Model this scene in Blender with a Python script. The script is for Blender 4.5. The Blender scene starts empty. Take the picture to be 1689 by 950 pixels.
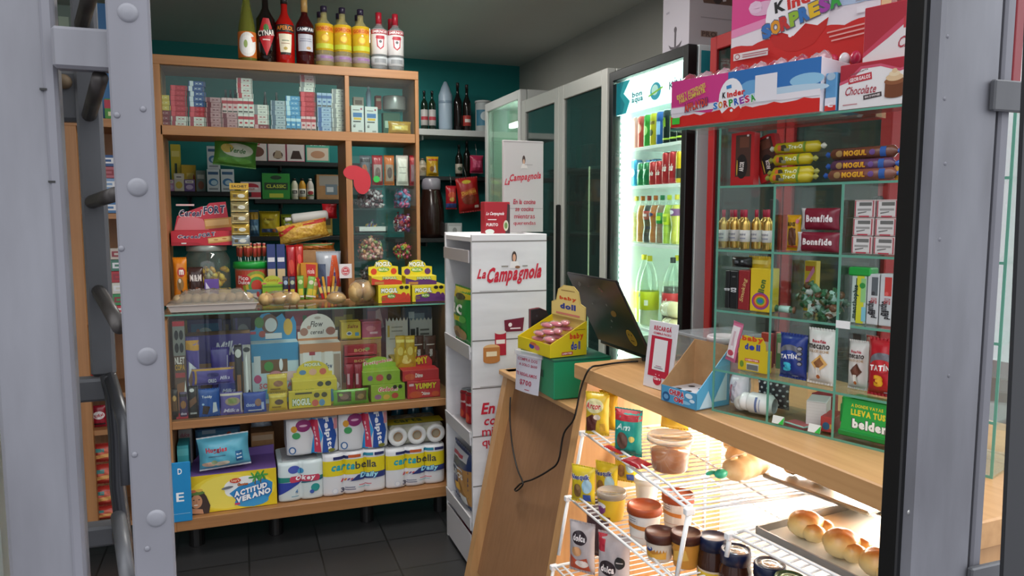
import bpy, bmesh, math, random
from mathutils import Vector, Matrix, Euler
PI = math.pi
random.seed(7)
SC = bpy.context.scene
COL = SC.collection
# ------------------------------------------------------------------ camera, sky, lamps, exposure
F = 1229.0; YAW = math.radians(20.2); PITCH = math.radians(5.7); EYE = Vector((0, 0, 1.5))
cam = bpy.data.objects.new('camera', bpy.data.cameras.new('camera')); COL.objects.link(cam)
cam.location = EYE; cam.rotation_euler = (PI/2 - PITCH, 0, -YAW)
cam.data.sensor_width = 36.0; cam.data.lens = 36.0*F/1689.0; cam.data.clip_start = 0.05
SC.camera = cam
SC.view_settings.view_transform = 'Standard'; SC.view_settings.look = 'None'
SC.view_settings.gamma = 1.0; SC.view_settings.use_curve_mapping = False
SC.view_settings.exposure = 0.98
SC.cycles.transparent_max_bounces = 32
SC.cycles.max_bounces = 8
SC.cycles.caustics_reflective = False; SC.cycles.caustics_refractive = False
w = bpy.data.worlds.new('overcast_sky'); SC.world = w; w.use_nodes = True
bg = w.node_tree.nodes['Background']; bg.inputs[1].default_value = 1.5
_n = w.node_tree.nodes.new; _l = w.node_tree.links.new
_tc = _n('ShaderNodeTexCoord'); _sx = _n('ShaderNodeSeparateXYZ'); _cr = _n('ShaderNodeValToRGB'); _l(_tc.outputs['Generated'], _sx.inputs[0]); _l(_sx.outputs[2], _cr.inputs[0]); _l(_cr.outputs[0], bg.inputs[0])
_e = _cr.color_ramp.elements; _e[0].position = .08; _e[0].color = (.30, .31, .33, 1); _e[1].position = .5; _e[1].color = (.95, .97, 1, 1)   # street fronts below, overcast sky above

def lamp(name, loc, rot, sx, sy, power, col=(1, .97, .92)):
    d = bpy.data.lights.new(name, 'AREA'); d.shape = 'RECTANGLE'; d.size = sx; d.size_y = sy
    d.energy = power; d.color = col
    o = bpy.data.objects.new(name, d); COL.objects.link(o); o.location = loc; o.rotation_euler = rot
    return o
lamp('ceiling_light', (0.75, 2.7, 2.63), (0, 0, 0), .25, 1.2, 17)
lamp('rear_fill_light', (1.0, 4.8, 2.63), (0, 0, 0), .2, .6, 5)  # second lamp, added out of view to balance light at the back

# ------------------------------------------------------------------ pixel -> place helpers (1689x950 frame)
_fw = Vector((math.sin(YAW)*math.cos(PITCH), math.cos(YAW)*math.cos(PITCH), -math.sin(PITCH)))
_rt = Vector((math.cos(YAW), -math.sin(YAW), 0)); _up = _rt.cross(_fw)
def ray(x, y): return _fw + _rt*((x-844.5)/F) - _up*((y-475)/F)
def pZ(x, y, z): r = ray(x, y); return EYE + r*((z-1.5)/r.z)
def pY(x, y, Y): r = ray(x, y); return EYE + r*(Y/r.y)
def pX(x, y, X): r = ray(x, y); return EYE + r*(X/r.x)

# ------------------------------------------------------------------ materials
def lin(h):
    if not isinstance(h, str): return tuple(h)
    h = h.lstrip('#'); o = []
    for i in (0, 2, 4):
        c = int(h[i:i+2], 16)/255
        o.append(c/12.92 if c <= .04045 else ((c+.055)/1.055)**2.4)
    return tuple(o)
MATS = {}
def M(col, rough=.45, metal=0.0, emit=0.0):
    k = (col, rough, metal, emit)
    if k in MATS: return MATS[k]
    m = bpy.data.materials.new('paint_' + str(col).strip('#')); m.use_nodes = True
    b = m.node_tree.nodes['Principled BSDF']; c = lin(col)
    b.inputs['Base Color'].default_value = (*c, 1); b.inputs['Roughness'].default_value = rough
    b.inputs['Metallic'].default_value = metal
    if emit:
        b.inputs['Emission Color'].default_value = (*c, 1); b.inputs['Emission Strength'].default_value = emit
    MATS[k] = m; return m
def clear(col='d8efe6', body=.0, tint='ffffff', rough=.02, refl=1.0):
    """thin see-through sheet: transparent + a bit of body colour + fresnel gloss"""
    k = ('clear', col, body, tint, rough, refl)
    if k in MATS: return MATS[k]
    m = bpy.data.materials.new('clear_' + col); m.use_nodes = True; nt = m.node_tree; nt.nodes.clear()
    N = nt.nodes.new; L = nt.links.new
    out = N('ShaderNodeOutputMaterial'); tr = N('ShaderNodeBsdfTransparent'); tr.inputs[0].default_value = (*lin(tint), 1)
    df = N('ShaderNodeBsdfDiffuse'); df.inputs[0].default_value = (*lin(col), 1)
    gl = N('ShaderNodeBsdfGlossy'); gl.inputs[0].default_value = (1, 1, 1, 1); gl.inputs[1].default_value = rough
    a = N('ShaderNodeMixShader'); a.inputs[0].default_value = body
    L(tr.outputs[0], a.inputs[1]); L(df.outputs[0], a.inputs[2])
    fr = N('ShaderNodeFresnel'); ge = N('ShaderNodeNewGeometry'); mr = N('ShaderNodeMapRange'); mr.inputs[3].default_value = 1.45; mr.inputs[4].default_value = 1/1.45
    L(ge.outputs['Backfacing'], mr.inputs[0]); L(mr.outputs[0], fr.inputs[0])
    mu = N('ShaderNodeMath'); mu.operation = 'MULTIPLY'; mu.inputs[1].default_value = refl; L(fr.outputs[0], mu.inputs[0])
    b = N('ShaderNodeMixShader'); L(mu.outputs[0], b.inputs[0]); L(a.outputs[0], b.inputs[1]); L(gl.outputs[0], b.inputs[2])
    L(b.outputs[0], out.inputs[0]); MATS[k] = m; return m
def noisy(name, c1, c2, scale=(4, 4, 4), rough=.5, metal=0.0, detail=4, bump=0.0, lo=.3, hi=.7):
    k = (name,)
    if k in MATS: return MATS[k]
    m = bpy.data.materials.new(name); m.use_nodes = True; nt = m.node_tree; N = nt.nodes.new; L = nt.links.new
    b = nt.nodes['Principled BSDF']; tc = N('ShaderNodeTexCoord'); mp = N('ShaderNodeMapping'); mp.inputs['Scale'].default_value = scale
    L(tc.outputs['Object'], mp.inputs[0]); nz = N('ShaderNodeTexNoise'); nz.inputs['Scale'].default_value = 1.0; nz.inputs['Detail'].default_value = detail
    L(mp.outputs[0], nz.inputs['Vector']); cr = N('ShaderNodeValToRGB'); L(nz.outputs[0], cr.inputs[0])
    cr.color_ramp.elements[0].position = lo; cr.color_ramp.elements[1].position = hi
    cr.color_ramp.elements[0].color = (*lin(c1), 1); cr.color_ramp.elements[1].color = (*lin(c2), 1)
    L(cr.outputs[0], b.inputs['Base Color']); b.inputs['Roughness'].default_value = rough; b.inputs['Metallic'].default_value = metal
    if bump:
        bp = N('ShaderNodeBump'); bp.inputs['Strength'].default_value = bump; bp.inputs['Distance'].default_value = .002
        L(nz.outputs[0], bp.inputs['Height']); L(bp.outputs[0], b.inputs['Normal'])
    MATS[k] = m; return m
def wood(name, axis, c1='96683f', c2='a8784c', rough=.42):
    s = [60, 60, 60]; s[axis] = 2.2
    return noisy('wood_' + name, c1, c2, tuple(s), rough, detail=3)
WX, WY, WZ = wood('along', 0), wood('deep', 1), wood('upright', 2)
CX, CY, CZ = [wood('pale_' + 'xyz'[i], i, 'bb8d5c', 'c99b69') for i in range(3)]
BRN = wood('brown_panel', 2, '8f6848', '9a7150', .5)
GLASS = clear('d8efe6', .004, 'f6fbf9', .02, .6); GEDGE = M('5f9a86', .15)
SILVER = noisy('silver_paint', '68686e', '77777f', (9, 9, 3), .5, .1, 5, .15)
SILVER2 = noisy('worn_silver_paint', '67676d', '808188', (14, 14, 3), .42, .1, 6, .2)
DKMETAL = noisy('dark_metal', '4a4b4e', '5c5d61', (12, 12, 5), .45, .2, 4, .15)
BLACK = M('0d0d0e', .4); WHITE = M('e9e9ea', .4); FILM = clear('ffffff', .1, 'ffffff', .12, 1.3)
WIRE = M('ececec', .35); KRAFT = noisy('brown_cardboard', 'a67c52', 'b58a5e', (30, 30, 30), .8)

# ------------------------------------------------------------------ text polygons (cached)
_TXT = {}
def _letters(s, bold):
    cu = bpy.data.curves.new('lettering', 'FONT'); cu.body = s; cu.resolution_u = 2; cu.offset = bold
    ob = bpy.data.objects.new('lettering', cu); me = ob.to_mesh()
    r = [(v.co.x, v.co.y) for v in me.vertices], [tuple(p.vertices) for p in me.polygons], sum(p.area for p in me.polygons)
    ob.to_mesh_clear(); bpy.data.objects.remove(ob); bpy.data.curves.remove(cu); return r
def text_polys(s, bold):
    """glyph by glyph, so a letter whose thickened outline breaks falls back to a thinner one"""
    k = (s, bold)
    if k not in _TXT:
        V, Fc, x = [], [], 0.0
        for ch in s:
            if ch == ' ': x += .30; continue
            g = ('glyph', ch, bold)
            if g not in _TXT:
                base = _letters(ch, 0); best = base
                for q in (1, .7, .45, .25):
                    t = _letters(ch, bold*q)
                    if t[2] >= base[2]*(1+11*bold*q): best = t; break
                _TXT[g] = best
            vs, fs, _ = _TXT[g]; x0 = min(v[0] for v in vs); x1 = max(v[0] for v in vs); n = len(V)
            V += [(vx-x0+x, vy) for vx, vy in vs]; Fc += [tuple(i+n for i in f) for f in fs]; x += x1-x0+.055
        x0 = min(v[0] for v in V); x1 = max(v[0] for v in V); y0 = min(v[1] for v in V); y1 = max(v[1] for v in V)
        _TXT[k] = ([((vx-x0)/(x1-x0)-.5, (vy-y0)/(y1-y0)-.5) for vx, vy in V], Fc)
    return _TXT[k]

# ------------------------------------------------------------------ mesh builder
class MB:
    def __init__(s): s.v = []; s.f = []; s.m = []; s.s = []; s.mats = []
    def add(s, vs, fs, mat, smooth=False, T=None):
        if mat not in s.mats: s.mats.append(mat)
        i = s.mats.index(mat); n = len(s.v)
        s.v += [tuple(T @ Vector(p)) for p in vs] if T else [tuple(p) for p in vs]
        for f in fs: s.f.append(tuple(n+k for k in f)); s.m.append(i); s.s.append(smooth)
        return s
    def box(s, x0, y0, z0, x1, y1, z1, mat, c=0.0, T=None):
        if x1 < x0: x0, x1 = x1, x0
        if y1 < y0: y0, y1 = y1, y0
        if z1 < z0: z0, z1 = z1, z0
        if c <= 0:
            vs = [(x, y, z) for z in (z0, z1) for x, y in ((x0, y0), (x1, y0), (x1, y1), (x0, y1))]
            return s.add(vs, [(3, 2, 1, 0), (4, 5, 6, 7), (0, 1, 5, 4), (1, 2, 6, 5), (2, 3, 7, 6), (3, 0, 4, 7)], mat, False, T)
        c = min(c, (x1-x0)/2.2, (y1-y0)/2.2, (z1-z0)/2.2)
        vs, fs, d = [], [], {}
        def P(ix, iy, iz, ax):
            k = (ix, iy, iz, ax)
            if k not in d:
                p = [(x0, x1)[ix], (y0, y1)[iy], (z0, z1)[iz]]
                for a in range(3):
                    if a != ax: p[a] += c*(1, -1)[(ix, iy, iz)[a]]
                d[k] = len(vs); vs.append(p)
            return d[k]
        for a in range(3):
            b, e = (a+1) % 3, (a+2) % 3
            for q in (0, 1):
                loop = []
                for (i, j) in ((0, 0), (1, 0), (1, 1), (0, 1)):
                    ix = [0, 0, 0]; ix[a] = q; ix[b] = i; ix[e] = j; loop.append(P(*ix, a))
                fs.append(tuple(loop if q else loop[::-1]))
            for i in (0, 1):
                for j in (0, 1):
                    l = []
                    for q in (0, 1):
                        ix = [0, 0, 0]; ix[a] = q; ix[b] = i; ix[e] = j; l.append((P(*ix, b), P(*ix, e)))
                    fs.append((l[0][0], l[1][0], l[1][1], l[0][1]) if i != j else (l[0][1], l[1][1], l[1][0], l[0][0]))
        for ix in (0, 1):
            for iy in (0, 1):
                for iz in (0, 1):
                    t = (P(ix, iy, iz, 0), P(ix, iy, iz, 1), P(ix, iy, iz, 2))
                    fs.append(t if (ix+iy+iz) % 2 == 1 else t[::-1])
        return s.add(vs, fs, mat, False, T)
    def prism(s, poly, d0, d1, mat, ax='y', T=None, side=None):
        """2-D outline (counter-clockwise seen from -y) pushed along an axis"""
        n = len(poly); mk = {'y': lambda p, d: (p[0], d, p[1]), 'x': lambda p, d: (d, p[0], p[1]), 'z': lambda p, d: (p[0], p[1], d)}[ax]
        vs = [mk(p, d0) for p in poly] + [mk(p, d1) for p in poly]
        s.add(vs, [tuple(range(n)), tuple(range(2*n-1, n-1, -1))], mat, False, T)
        return s.add(vs, [(i, i+n, (i+1) % n+n, (i+1) % n) for i in range(n)], side or mat, False, T)
    def lathe(s, prof, mat, n=20, c=(0, 0, 0), T=None, sx=1, sy=1, smooth=True, a0=0, a1=2*PI, bands=None):
        full = abs(a1-a0-2*PI) < 1e-6; k = n if full else n+1; vs = []
        for r, z in prof:
            for i in range(k):
                a = a0+(a1-a0)*i/n; vs.append((c[0]+r*math.sin(a)*sx, c[1]-r*math.cos(a)*sy, c[2]+z))
        for j in range(len(prof)-1):
            fs = [(j*k+i, j*k+(i+1) % k, (j+1)*k+(i+1) % k, (j+1)*k+i) for i in range(n)]
            mm = bands[j] if bands else mat
            if mm not in s.mats: s.mats.append(mm)
            base = len(s.v) if j == 0 else base
            if j == 0: s.v += [tuple(T @ Vector(p)) for p in vs] if T else vs
            for f in fs: s.f.append(tuple(base+q for q in f)); s.m.append(s.mats.index(mm)); s.s.append(smooth)
        return s
    def cyl(s, r, z0, z1, mat, n=20, c=(0, 0, 0), T=None, ch=.0):
        ch = ch or r*.06
        return s.lathe([(0, z0), (r-ch, z0), (r, z0+ch), (r, z1-ch), (r-ch, z1), (0, z1)], mat, n, c, T, smooth=False)
    def tube(s, pts, r, mat, n=8):
        pts = [Vector(p) for p in pts]; vs = []
        up = None
        for i, p in enumerate(pts):
            t = (pts[min(i+1, len(pts)-1)]-pts[max(i-1, 0)]).normalized()
            if up is None: up = Vector((0, 0, 1)) if abs(t.z) < .9 else Vector((1, 0, 0))
            a = t.cross(up).normalized(); b = a.cross(t).normalized(); up = b
            rr = r[i] if isinstance(r, (list, tuple)) else r
            vs += [p+(a*math.cos(2*PI*k/n)+b*math.sin(2*PI*k/n))*rr for k in range(n)]
        fs = [(j*n+k, j*n+(k+1) % n, (j+1)*n+(k+1) % n, (j+1)*n+k) for j in range(len(pts)-1) for k in range(n)]
        fs += [tuple(range(n-1, -1, -1)), tuple(range(len(vs)-n, len(vs)))]
        return s.add(vs, fs, mat, n > 4)
    def blob(s, c, r, mat, n=12, m=8, T=None, f=None):
        """ellipsoid; f(dir)->radius factor"""
        vs = []; fs = []
        for j in range(m+1):
            t = PI*j/m
            for i in range(n):
                a = 2*PI*i/n; d = Vector((math.sin(t)*math.cos(a), math.sin(t)*math.sin(a), math.cos(t))); q = f(d) if f else 1
                vs.append((c[0]+d.x*r[0]*q, c[1]+d.y*r[1]*q, c[2]+d.z*r[2]*q))
        for j in range(m):
            for i in range(n): fs.append((j*n+i, (j+1)*n+i, (j+1)*n+(i+1) % n, j*n+(i+1) % n))
        return s.add(vs, fs, mat, True, T)
    def build(s, name, parent=None, loc=None, rot=None):
        me = bpy.data.meshes.new(name); me.from_pydata(s.v, [], s.f)
        for m in s.mats: me.materials.append(m)
        me.polygons.foreach_set('material_index', s.m); me.polygons.foreach_set('use_smooth', s.s); me.update()
        o = bpy.data.objects.new(name, me); COL.objects.link(o)
        if parent: o.parent = parent
        if loc is not None: o.location = loc
        if rot is not None: o.rotation_euler = rot
        return o

# printing on a surface: spec items in 0..1 of the face
#  ('r',cx,cy,w,h,col[,rot]) ('e',cx,cy,w,h,col[,rot]) ('p',[(x,y)..],col) ('t',text,cx,cy,w,h,col[,{rot,sh,b,o}])
def art(mb, mp, w, h, spec, curved=False, lay=.00016, base=.0004):
    n = 0
    for it in spec:
        k = it[0]; lays = []
        if k in 're':
            _, cx, cy, rw, rh, col = it[:6]; rot = math.radians(it[6]) if len(it) > 6 else 0
            if k == 'r': pl = [(-.5, -.5), (.5, -.5), (.5, .5), (-.5, .5)]
            else: pl = [(.5*math.cos(2*PI*i/22), .5*math.sin(2*PI*i/22)) for i in range(22)]
            vs = [(a*rw*w, b*rh*h) for a, b in pl]; lays = [(vs, [tuple(range(len(vs)))], col, cx, cy, rot)]
        elif k == 'p':
            vs = [((a-.5)*w, (b-.5)*h) for a, b in it[1]]; lays = [(vs, [tuple(range(len(vs)))], it[2], .5, .5, 0)]
        else:
            _, s, cx, cy, tw, th, col = it[:7]; o = it[7] if len(it) > 7 else {}
            rot = math.radians(o.get('rot', 0)); sh = o.get('sh', 0)
            for out in ((o['o'], 1) if 'o' in o else None, (col, 0)):
                if not out: continue
                tv, tf = text_polys(s, o.get('b', .02)+(.055 if out[1] else 0))
                g = 1.0 + (.05 if out[1] else 0); gy = 1.0 + (.16 if out[1] else 0)
                lays.append(([(a*tw*w*g+b*th*h*sh, b*th*h*gy) for a, b in tv], tf, out[0], cx, cy, rot))
        for vs, fs, col, cx, cy, rot in lays:
            ca, sa = math.cos(rot), math.sin(rot)
            vs = [((cx-.5)*w+a*ca-b*sa, cy*h+a*sa+b*ca) for a, b in vs]
            off = base+lay*n; n += 1
            mat = col if not isinstance(col, str) else M(col, .5)
            if curved:
                bm = bmesh.new(); bv = [bm.verts.new((a, b, 0)) for a, b in vs]
                for f in fs:
                    try: bm.faces.new([bv[q] for q in f])
                    except ValueError: pass
                bmesh.ops.triangulate(bm, faces=bm.faces[:])
                xs = [v[0] for v in vs]; ys = [v[1] for v in vs]
                nd = curved if isinstance(curved, int) and curved > 1 else 12
                for q in range(1, nd):
                    u = -w/2+w*q/nd
                    if min(xs) < u < max(xs): bmesh.ops.bisect_plane(bm, geom=bm.verts[:]+bm.edges[:]+bm.faces[:], plane_co=(u, 0, 0), plane_no=(1, 0, 0))
                if curved != 'u':
                    for q in range(1, 12):
                        v_ = h*q/12
                        if min(ys) < v_ < max(ys): bmesh.ops.bisect_plane(bm, geom=bm.verts[:]+bm.edges[:]+bm.faces[:], plane_co=(0, v_, 0), plane_no=(0, 1, 0))
                bm.verts.index_update()
                vs = [(v.co.x, v.co.y) for v in bm.verts]; fs = [tuple(v.index for v in f.verts) for f in bm.faces]; bm.free()
            mb.add([mp(a, b, off) for a, b in vs], fs, mat)
    return mb
def flat(y=0.0): return lambda u, v, o: (u, y-o, v)
def put(o, label, cat, group=None, loc=None, rot=None):
    o['label'] = label; o['category'] = cat
    if group: o['group'] = group
    if loc is not None: o.location = loc
    if rot is not None: o.rotation_euler = rot if isinstance(rot, (tuple, list, Euler)) else (0, 0, rot)
    return o
def empty(name, loc=(0, 0, 0), rz=0):
    o = bpy.data.objects.new(name, None); COL.objects.link(o); o.location = loc; o.rotation_euler = (0, 0, rz); o.empty_display_size = .02
    return o
def struct(mb, name, loc=None):
    o = mb.build(name, None, loc); o['kind'] = 'structure'; return o
def dup(root, loc, label, rot=None, group=None):
    r = root.copy(); COL.objects.link(r); r.location = loc; r['label'] = label
    if rot is not None: r.rotation_euler = rot if isinstance(rot, (tuple, list)) else (0, 0, rot)
    if group: r['group'] = group
    for ch in list(root.children):
        c = ch.copy(); COL.objects.link(c); c.parent = r
        for g in list(ch.children):
            d = g.copy(); COL.objects.link(d); d.parent = c
    return r
# ------------------------------------------------------------------ product builders (front faces local -Y, origin at front bottom centre)
def carton(name, label, cat, loc, w, d, h, col, spec=(), rz=0, group=None, side=None, top=None, lean=0, rough=.5, sidespec=None):
    mb = MB(); m = M(col, rough) if isinstance(col, str) else col
    mb.box(-w/2, 0, 0, w/2, d, h, m, .0012)
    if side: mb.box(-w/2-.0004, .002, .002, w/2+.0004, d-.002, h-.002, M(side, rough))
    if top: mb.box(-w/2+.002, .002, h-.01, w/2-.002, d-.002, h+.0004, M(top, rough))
    art(mb, flat(), w, h, spec)
    if sidespec: art(mb, lambda u, v, o: (-w/2-.0004-o, d/2-u, v), d, h, sidespec)
    o = mb.build(name); put(o, label, cat, group, loc, (lean, 0, rz)); return o
def card(parent, name, poly, w, h, y, z, col, spec=(), t=.0015, lean=0):
    """a shaped card (poly in 0..1) standing as part of a box"""
    mb = MB(); pl = [((a-.5)*w, b*h) for a, b in poly]
    mb.prism(pl, 0, t, M(col, .5) if isinstance(col, str) else col); art(mb, flat(), w, h, spec)
    return mb.build(name, parent, (0, y, z), (lean, 0, 0))
RECT = [(0, 0), (1, 0), (1, 1), (0, 1)]
ARCH = [(0, 0), (1, 0), (1, .55)] + [(.5+.4*math.cos(a*PI/10), .55+.45*math.sin(a*PI/10)) for a in range(0, 11)] + [(0, .55)]
def bulge(w, h, d, seed=0):
    def f(u, v):
        a = min(1, abs(2*u/w)); b = min(1, abs(2*v/h-1))
        q = max(0, (1-a**2.6)*(1-b**3))**.55
        return d/2*q*(1+.10*math.sin(19*u/w+seed+7*v/h)*math.sin(11*v/h+seed*2)) + .0006
    return f
def bag(name, label, cat, loc, w, h, d, col, spec=(), rz=0, group=None, lean=0, roll=0, seal=None, rough=.3, seals=True):
    seed = (hash_(label) % 97)*.1; f = bulge(w, h, d, seed); mb = MB(); m = M(col, rough) if isinstance(col, str) else col
    nu, nv = 14, 16; s = .045*h if seals else 0
    def xw(v): return 1-.05*math.sin(PI*min(1, max(0, v/h)))
    for sg in (-1, 1):
        vs = [((-w/2+w*i/nu)*xw(h*j/nv), sg*f(-w/2+w*i/nu, h*j/nv), h*j/nv) for j in range(nv+1) for i in range(nu+1)]
        fs = [(j*(nu+1)+i, j*(nu+1)+i+1, (j+1)*(nu+1)+i+1, (j+1)*(nu+1)+i) for j in range(nv) for i in range(nu)]
        if sg > 0: fs = [q[::-1] for q in fs]
        mb.add(vs, fs, m, True)
    art(mb, lambda u, v, o: (u*xw(v), -f(u, v)-o, v), w, h, spec, True, .0004, .0009)
    o = mb.build(name); put(o, label, cat, group, (loc[0], loc[1], loc[2]+s), (lean, roll, rz))
    if seals:
        sm = M(seal, rough) if seal else m
        for z0, z1, top in ((h-.0005, h+s, True), (-s, .0005, False)):
            q = MB(); n = 18; vs = []
            for i in range(n+1):
                x = -w/2+w*i/n; y = .0012*(1 if i % 2 else -1)
                vs += [(x, y-.0006, z0), (x, y-.0006, z1 if top else z0), (x, y+.0006, z0), (x, y+.0006, z1 if top else z0)]
                if not top: vs[-4:] = [(x, y-.0006, z0), (x, y-.0006, z1), (x, y+.0006, z0), (x, y+.0006, z1)]
                else: vs[-4:] = [(x, y-.0006, z0), (x, y-.0006, z1-(.002 if i % 2 else 0)), (x, y+.0006, z0), (x, y+.0006, z1-(.002 if i % 2 else 0))]
            fs = []
            for i in range(n):
                a, b = 4*i, 4*i+4; fs += [(a, b, b+1, a+1), (a+2, a+3, b+3, b+2), (a+1, b+1, b+3, a+3), (a, a+2, b+2, b)]
            q.add(vs, fs, sm); q.build('crimped_seal', o)
    return o
def hash_(s): return sum((i+1)*ord(c) for i, c in enumerate(s))
def cylmap(r, c=(0, 0)): return lambda u, v, o: (c[0]+(r+o)*math.sin(u/r), c[1]-(r+o)*math.cos(u/r), v)
SHAPES = {  # (r, z) in units of radius and height up to the neck finish
 'wine':   [(.0, 0), (.92, 0), (1, .012), (1, .56), (.96, .62), (.6, .70), (.38, .76), (.34, .80), (.33, .985), (.0, .985)],
 'round':  [(.0, 0), (.92, 0), (1, .012), (1, .62), (.93, .68), (.72, .73), (.42, .78), (.34, .82), (.33, .985), (.0, .985)],
 'cone':   [(.0, 0), (.92, 0), (1, .012), (1, .36), (.86, .50), (.60, .66), (.42, .78), (.36, .86), (.36, .985), (0, .985)],
 'pet':    [(.0, 0), (.75, 0), (.96, .02), (1, .06), (.97, .14), (1, .18), (1, .33), (.90, .42), (.99, .48), (1, .62), (.85, .72), (.55, .83), (.34, .90), (.33, .97), (0, .97)],
 'cola':   [(.0, 0), (.75, 0), (.95, .02), (1, .10), (.95, .22), (.80, .33), (.86, .42), (1, .52), (1, .64), (.84, .74), (.52, .85), (.33, .91), (.33, .97), (0, .97)],
 'twoliter': [(.0, 0), (.7, 0), (.94, .02), (1, .06), (.98, .18), (1, .20), (1, .50), (.97, .53), (.97, .60), (.8, .72), (.45, .86), (.25, .92), (.25, .97), (0, .97)],
 'jug':    [(.0, 0), (.95, 0), (1, .02), (1, .62), (.94, .72), (.6, .84), (.42, .9), (.42, .97), (0, .97)],
}
def prof_r(shape, r, h, z):
    p = SHAPES[shape]
    for (r0, z0), (r1, z1) in zip(p, p[1:]):
        if z0*h <= z <= z1*h and z1 > z0: return r*(r0+(r1-r0)*(z/h-z0)/(z1-z0))
    return r
def bottle(name, label, cat, loc, r, h, shape, glass, cap, lab=None, group=None, rz=0, liquid=None, level=.6, capz=.90, caplen=None, n=22, flat_y=1):
    """lab = (z0,z1,colour,spec) or list of those, fractions of h"""
    P = [(a*r, b*h) for a, b in SHAPES[shape]]
    o = MB().lathe(P, glass, n, sy=flat_y).build(name); put(o, label, cat, group, loc, rz)
    if liquid:
        q = [(0, .004)]+[(max(.001, a*r-.0022), b*h) for a, b in SHAPES[shape][1:] if .004 < b*h < level*h]
        q += [(prof_r(shape, r, h, level*h)-.0022, level*h), (0, level*h)]
        MB().lathe(q, liquid, n, sy=flat_y).build('liquid', o)
    if cap:
        cr = r*SHAPES[shape][-2][0]*1.12
        MB().lathe([(0, capz*h), (cr, capz*h), (cr, h*.995), (cr*.9, h), (0, h)], M(cap, .35), 16).build('cap', o)
    for L in ([lab] if lab and not isinstance(lab, list) else (lab or [])):
        z0, z1, col, spec = L; R = max(prof_r(shape, r, h, z0*h), prof_r(shape, r, h, z1*h))+.0006; H = (z1-z0)*h
        mb = MB(); mb.lathe([(R-.0004, z0*h), (R, z0*h+.0003), (R, z1*h-.0003), (R-.0004, z1*h)], M(col, .5) if isinstance(col, str) else col, n, sy=flat_y)
        cm = cylmap(R); art(mb, lambda u, v, q: (cm(u, v, q)[0], cm(u, v, q)[1]*flat_y, v+z0*h), 2*R*1.25, H, spec, 'u')
        mb.build('label', o)
    return o
def can(name, label, cat, loc, r, h, col, spec=(), group=None, rz=0):
    m = M(col, .3, .3); al = M('c9ccd0', .3, .9)
    mb = MB().lathe([(0, .004), (r*.75, .002), (r*.8, 0), (r, h*.05), (r, h*.92), (r*.85, h*.975)], m, 20)
    art(mb, cylmap(r), 2*r*1.3, h, spec, 'u'); o = mb.build(name); put(o, label, cat, group, loc, rz)
    MB().lathe([(r*.85, h*.974), (r*.88, h*.985), (r*.86, h), (r*.8, h), (r*.78, h*.985), (0, h*.985)], al, 20).build('lid', o)
    MB().box(-.008, -.012, h*.985, .008, .008, h*.985+.002, al, .001).build('pull_tab', o)
    return o
def tub(name, label, cat, loc, r0, r1, h, body, lid, spec=(), group=None, rz=0, lidh=.016, lidr=None, band=None, inner=None, lidtop=None):
    """tapered pot with an overhanging lid"""
    mb = MB(); m = M(body, .4) if isinstance(body, str) else body
    mb.lathe([(0, 0), (r0*.95, 0), (r0, .003), (r1, h-lidh)], m, 26)
    rm = (r0+r1)/2; art(mb, lambda u, v, o: ((r0+(r1-r0)*v/h+o+.0006)*math.sin(u/rm), -(r0+(r1-r0)*v/h+o+.0006)*math.cos(u/rm), v), 2*rm*1.3, h, spec, 'u')
    o = mb.build(name); put(o, label, cat, group, loc, rz)
    R = lidr or r1*1.07; lm = M(lid, .4) if isinstance(lid, str) else lid
    q = MB().lathe([(r1*.9, h-lidh), (R, h-lidh), (R, h-.003), (R*.96, h), (R*.88, h), (R*.86, h-.003), (0, h-.003)], lm, 28)
    if lidtop: art(q, lambda u, v, o_: (u, v-R*.8, h-.003+o_), R*1.6, R*1.6, lidtop)
    q.build('lid', o)
    if inner: MB().lathe([(0, .004), (r0*.95, .004), (r0+(r1-r0)*inner[1]-.002, h*inner[1]), (0, h*inner[1]-.004)], M(inner[0], .35), 24).build('contents', o)
    return o
# ================================================================== the room
def tiles(name, c1, c2, grout, sx, sy):
    m = bpy.data.materials.new(name); m.use_nodes = True; nt = m.node_tree; N = nt.nodes.new; L = nt.links.new; b = nt.nodes['Principled BSDF']
    tc = N('ShaderNodeTexCoord'); br = N('ShaderNodeTexBrick'); br.offset = 0; br.inputs['Scale'].default_value = 1
    br.inputs['Brick Width'].default_value = sx; br.inputs['Row Height'].default_value = sy; br.inputs['Mortar Size'].default_value = .004
    br.inputs['Color1'].default_value = (*lin(c1), 1); br.inputs['Color2'].default_value = (*lin(c2), 1); br.inputs['Mortar'].default_value = (*lin(grout), 1)
    L(tc.outputs['Object'], br.inputs['Vector']); L(br.outputs['Color'], b.inputs['Base Color']); b.inputs['Roughness'].default_value = .35; return m
TEAL = noisy('teal_wall_paint', '087a78', '0c8683', (1.5, 1.5, 1.5), .6)
PLASTER = noisy('grey_wall_paint', 'aaa9a2', 'b2b1aa', (2, 2, 2), .7)
CEIL = noisy('ceiling_paint', 'c4c5be', 'cccdc6', (1, 1, 1), .7)
struct(MB().box(-2.0, .95, -.05, 2.4, 5.9, 0, tiles('dark_floor_tiles', '2c2c2d', '343435', '1b1b1b', .3, .3)), 'floor')
struct(MB().box(-4, -5, -.08, 5, .95, -.02, noisy('grey_pavement', '77767a', '84838a', (6, 6, 6), .8)), 'ground')
struct(MB().box(-2.0, 5.7, 0, 2.4, 5.8, 2.67, TEAL), 'wall_back')
struct(MB().box(2.16, 1.75, 0, 2.26, 5.7, 2.67, PLASTER), 'wall_right')
struct(MB().box(-2.0, .95, 0, -1.9, 5.7, 2.67, PLASTER), 'wall_left')
struct(MB().box(-2.0, .95, 2.67, 2.4, 5.8, 2.77, CEIL), 'ceiling')
fr = MB()
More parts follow.
